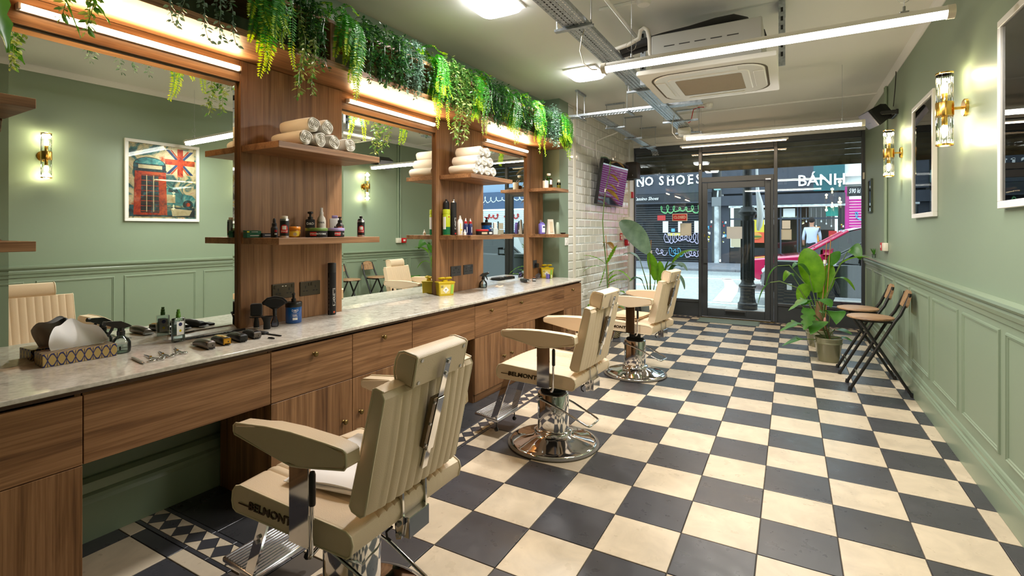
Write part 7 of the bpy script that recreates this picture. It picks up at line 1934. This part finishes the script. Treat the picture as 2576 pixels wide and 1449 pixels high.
# cars: x along the car (front towards -x), origin at ground centre
def car(name, label, loc, L_, W_, H_, paint, rz, glassm='car_glass', suv=False):
    t = thing(name, label, 'car', (loc[0], loc[1], -.07), rz)
    hl = L_ / 2; sill = .30; belt = H_ * (.60 if not suv else .62)
    bodyp = [(-hl, .42), (-hl + .02, .62), (-hl + .10, .74), (-hl * .55, belt * .96), (-hl * .42, belt), (hl * .80, belt + .04), (hl - .06, belt - .02), (hl, .72), (hl - .02, .40), (hl - .25, .26), (-hl + .25, .26)]
    secs = []
    for y, k in ((-W_ / 2, .93), (-W_ / 2 + .05, .985), (-W_ / 2 + .16, 1.0), (W_ / 2 - .16, 1.0), (W_ / 2 - .05, .985), (W_ / 2, .93)):
        secs.append([(x * (1 - (1 - k) * .35), y, .26 + (z - .26) * (k if z > .5 else 1)) for x, z in bodyp])
    loft(G(), secs).obj('body', paint, t, 30)
    cab = [(-hl * .46, belt - .01), (-hl * .08, H_ - .06), (hl * .02, H_), (hl * .45, H_ - .01), (hl * (.62 if not suv else .80), H_ - .10), (hl * (.84 if not suv else .92), belt)]
    secs = []
    for s in (-1, 1):
        secs.append([(x, s * (W_ / 2 - .07 - .20 * max(0, (z - belt)) / (H_ - belt)), z) for x, z in cab])
    loft(G(), secs).obj('glasshouse', glassm, t)
    roof = [(-hl * .10, H_ - .055), (hl * .02, H_ + .008), (hl * .45, H_), (hl * .60, H_ - .085)]
    wv = W_ / 2 - .25
    G().add([(x, s * wv, z) for s in (-1, 1) for x, z in roof] + [(x, s * wv, z - .035) for s in (-1, 1) for x, z in roof], [(0, 1, 5, 4), (1, 2, 6, 5), (2, 3, 7, 6), (8, 12, 13, 9), (9, 13, 14, 10), (10, 14, 15, 11), (0, 8, 9, 1), (1, 9, 10, 2), (2, 10, 11, 3), (4, 5, 13, 12), (5, 6, 14, 13), (6, 7, 15, 14), (0, 4, 12, 8), (3, 11, 15, 7)]).obj('roof', paint, t)
    for s in (-1, 1):
        for a, b in ((cab[0], cab[1]), (cab[4], cab[5])):
            f = lambda q: (q[0], s * (W_ / 2 - .065 - .20 * max(0, (q[1] - belt)) / (H_ - belt)), q[1])
            G().tube([f(a), f(b)], .030, 6).obj('pillar', paint, t)
        f = lambda x, z: (x, s * (W_ / 2 - .060 - .20 * max(0, (z - belt)) / (H_ - belt)), z)
        G().tube([f(hl * .18, belt), f(hl * .20, H_ - .03)], .028, 6).obj('pillar', paint, t)
        G().tube([f(*cab[1]), f(*cab[2]), f(*cab[3]), f(*cab[4])], .022, 6).obj('roof_rail', 'chrome' if not suv else paint, t)
        G().rbox(-hl * .30, s * (W_ / 2 - .04), belt, -hl * .22, s * (W_ / 2 + .12), belt + .12, .03, 2).obj('wing_mirror', paint, t, 40)
        for x in (-hl * .62, hl * .60):
            w_ = G().lathe([(.10, -.10), (.30, -.10), (.325, -.08), (.325, .08), (.30, .10), (.20, .105)], 26).xf(Matrix.Translation(Vector((x, s * (W_ / 2 - .09), .325))) @ Matrix.Rotation(s * -PI / 2, 4, 'X')).obj('wheel', 'tyre', t, 40)
            G().lathe([(.0001, .09), (.06, .10), (.10, .085), (.205, .105), (.215, .09)], 20).xf(Matrix.Translation(Vector((x, s * (W_ / 2 - .09), .325))) @ Matrix.Rotation(s * -PI / 2, 4, 'X')).obj('rim', 'alloy', w_, 30)
            G().tube([(x + .37 * math.cos(a), s * (W_ / 2 - .012), .325 + .37 * math.sin(a)) for a in [PI * k / 14 for k in range(15)]], .03, 6).obj('wheel_arch', 'tyre', t, 60)
        G().sph((-hl + .16, s * (W_ / 2 - .28), .66), .16, 12, 8, (1.0, 1.2, .5)).obj('headlamp', 'headlamp', t, 60)
        G().sph((hl - .06, s * (W_ / 2 - .22), .78), .14, 12, 8, (.6, 1.3, .7)).obj('tail_lamp', 'tail_red', t, 60)
    G().rbox(-hl - .015, -.50, .42, -hl + .06, .50, .58, .02, 1).obj('grille', 'black_plastic', t)
    for k in range(3): G().rbox(-hl - .022, -.48, .44 + k * .05, -hl, .48, .455 + k * .05, .003, 1).obj('grille_bar', 'chrome' if suv else 'black_plastic', t)
    G().rbox(-hl - .025, -.26, .34, -hl - .005, .26, .44, .003, 1).obj('number_plate', 'sign_white', t)
    return t
car('black_car', 'black car parked nearest the window behind the pot plants', (1.72, 11.15), 4.4, 1.80, 1.42, 'car_black', 0)
car('red_car', 'bright red car passing behind the black parked car', (1.30, 14.0), 4.5, 1.82, 1.46, 'car_magenta', 0)
car('dark_red_car', 'dark red car parked across the road before the sandwich shop', (2.3, 17.3), 4.3, 1.80, 1.46, 'car_red', 0)
car('grey_suv', 'dark grey SUV reflected in the third mirror', (8.2, 14.6), 4.6, 1.90, 1.70, 'car_navy', 0, suv=True)
car('black_hatchback', 'black hatchback reflected in the third mirror with red tail lamp', (6.9, 11.2), 4.2, 1.78, 1.45, 'car_black', PI)
# pedestrian in a pale shirt across the road: one skinned body, hair and clothes as parts
def person():
    t = thing('person', 'person in a pale blue shirt and dark trousers walking on the far pavement', 'person', (.62, 19.4, .006), R(80))
    me = bpy.data.meshes.new('body')
    J = [(0, 0, .95, .13), (0, 0, 1.12, .13), (0, 0, 1.32, .155), (0, 0, 1.43, .09), (0, 0, 1.50, .055), (.01, 0, 1.58, .075), (.02, 0, 1.66, .092), (.01, 0, 1.73, .07),
         (0, .19, 1.40, .06), (-.03, .24, 1.12, .045), (.10, .25, .90, .036), (.16, .25, .84, .030), (0, -.19, 1.40, .06), (.05, -.24, 1.12, .045), (.18, -.22, .94, .036), (.24, -.21, .90, .030),
         (.02, .09, .88, .095), (.12, .10, .48, .068), (.02, .10, .09, .045), (.16, .10, .04, .035), (-.02, -.09, .88, .095), (.02, -.10, .48, .068), (-.22, -.10, .14, .045), (-.10, -.10, .05, .035)]
    E_ = [(0, 1), (1, 2), (2, 3), (3, 4), (4, 5), (5, 6), (6, 7), (2, 8), (8, 9), (9, 10), (10, 11), (2, 12), (12, 13), (13, 14), (14, 15), (0, 16), (16, 17), (17, 18), (18, 19), (0, 20), (20, 21), (21, 22), (22, 23)]
    me.from_pydata([j[:3] for j in J], E_, [])
    ob = bpy.data.objects.new('body', me); COL.objects.link(ob)
    m = ob.modifiers.new('s', 'SKIN'); ob.modifiers.new('d', 'SUBSURF').levels = 2
    for k, j in enumerate(J):
        sv = me.skin_vertices[0].data[k]; sv.radius = (j[3], j[3]); sv.use_root = (k == 0)
    dg = bpy.context.evaluated_depsgraph_get(); nm = bpy.data.meshes.new_from_object(ob.evaluated_get(dg))
    bpy.data.objects.remove(ob)
    for mm in (plain('skin', (190, 140, 112), .6), plain('shirt_pale', (196, 206, 224), .8), plain('trousers_dark', (44, 48, 60), .85), plain('shoe_dark', (30, 28, 28), .6)): nm.materials.append(mm)
    for p in nm.polygons:
        z = p.center.z; y = abs(p.center.y)
        p.material_index = 0 if (z > 1.46 or (y > .17 and z < 1.02 and z > .7)) else (1 if z > .93 else (2 if z > .10 else 3)); p.use_smooth = True
    b = bpy.data.objects.new('body', nm); COL.objects.link(b); b.parent = t
    G().sph((-.005, 0, 1.685), .098, 16, 10, (1.05, .95, 1.05)).obj('hair', plain('hair_dark', (36, 28, 24), .8), t, 60)
    return t
person()
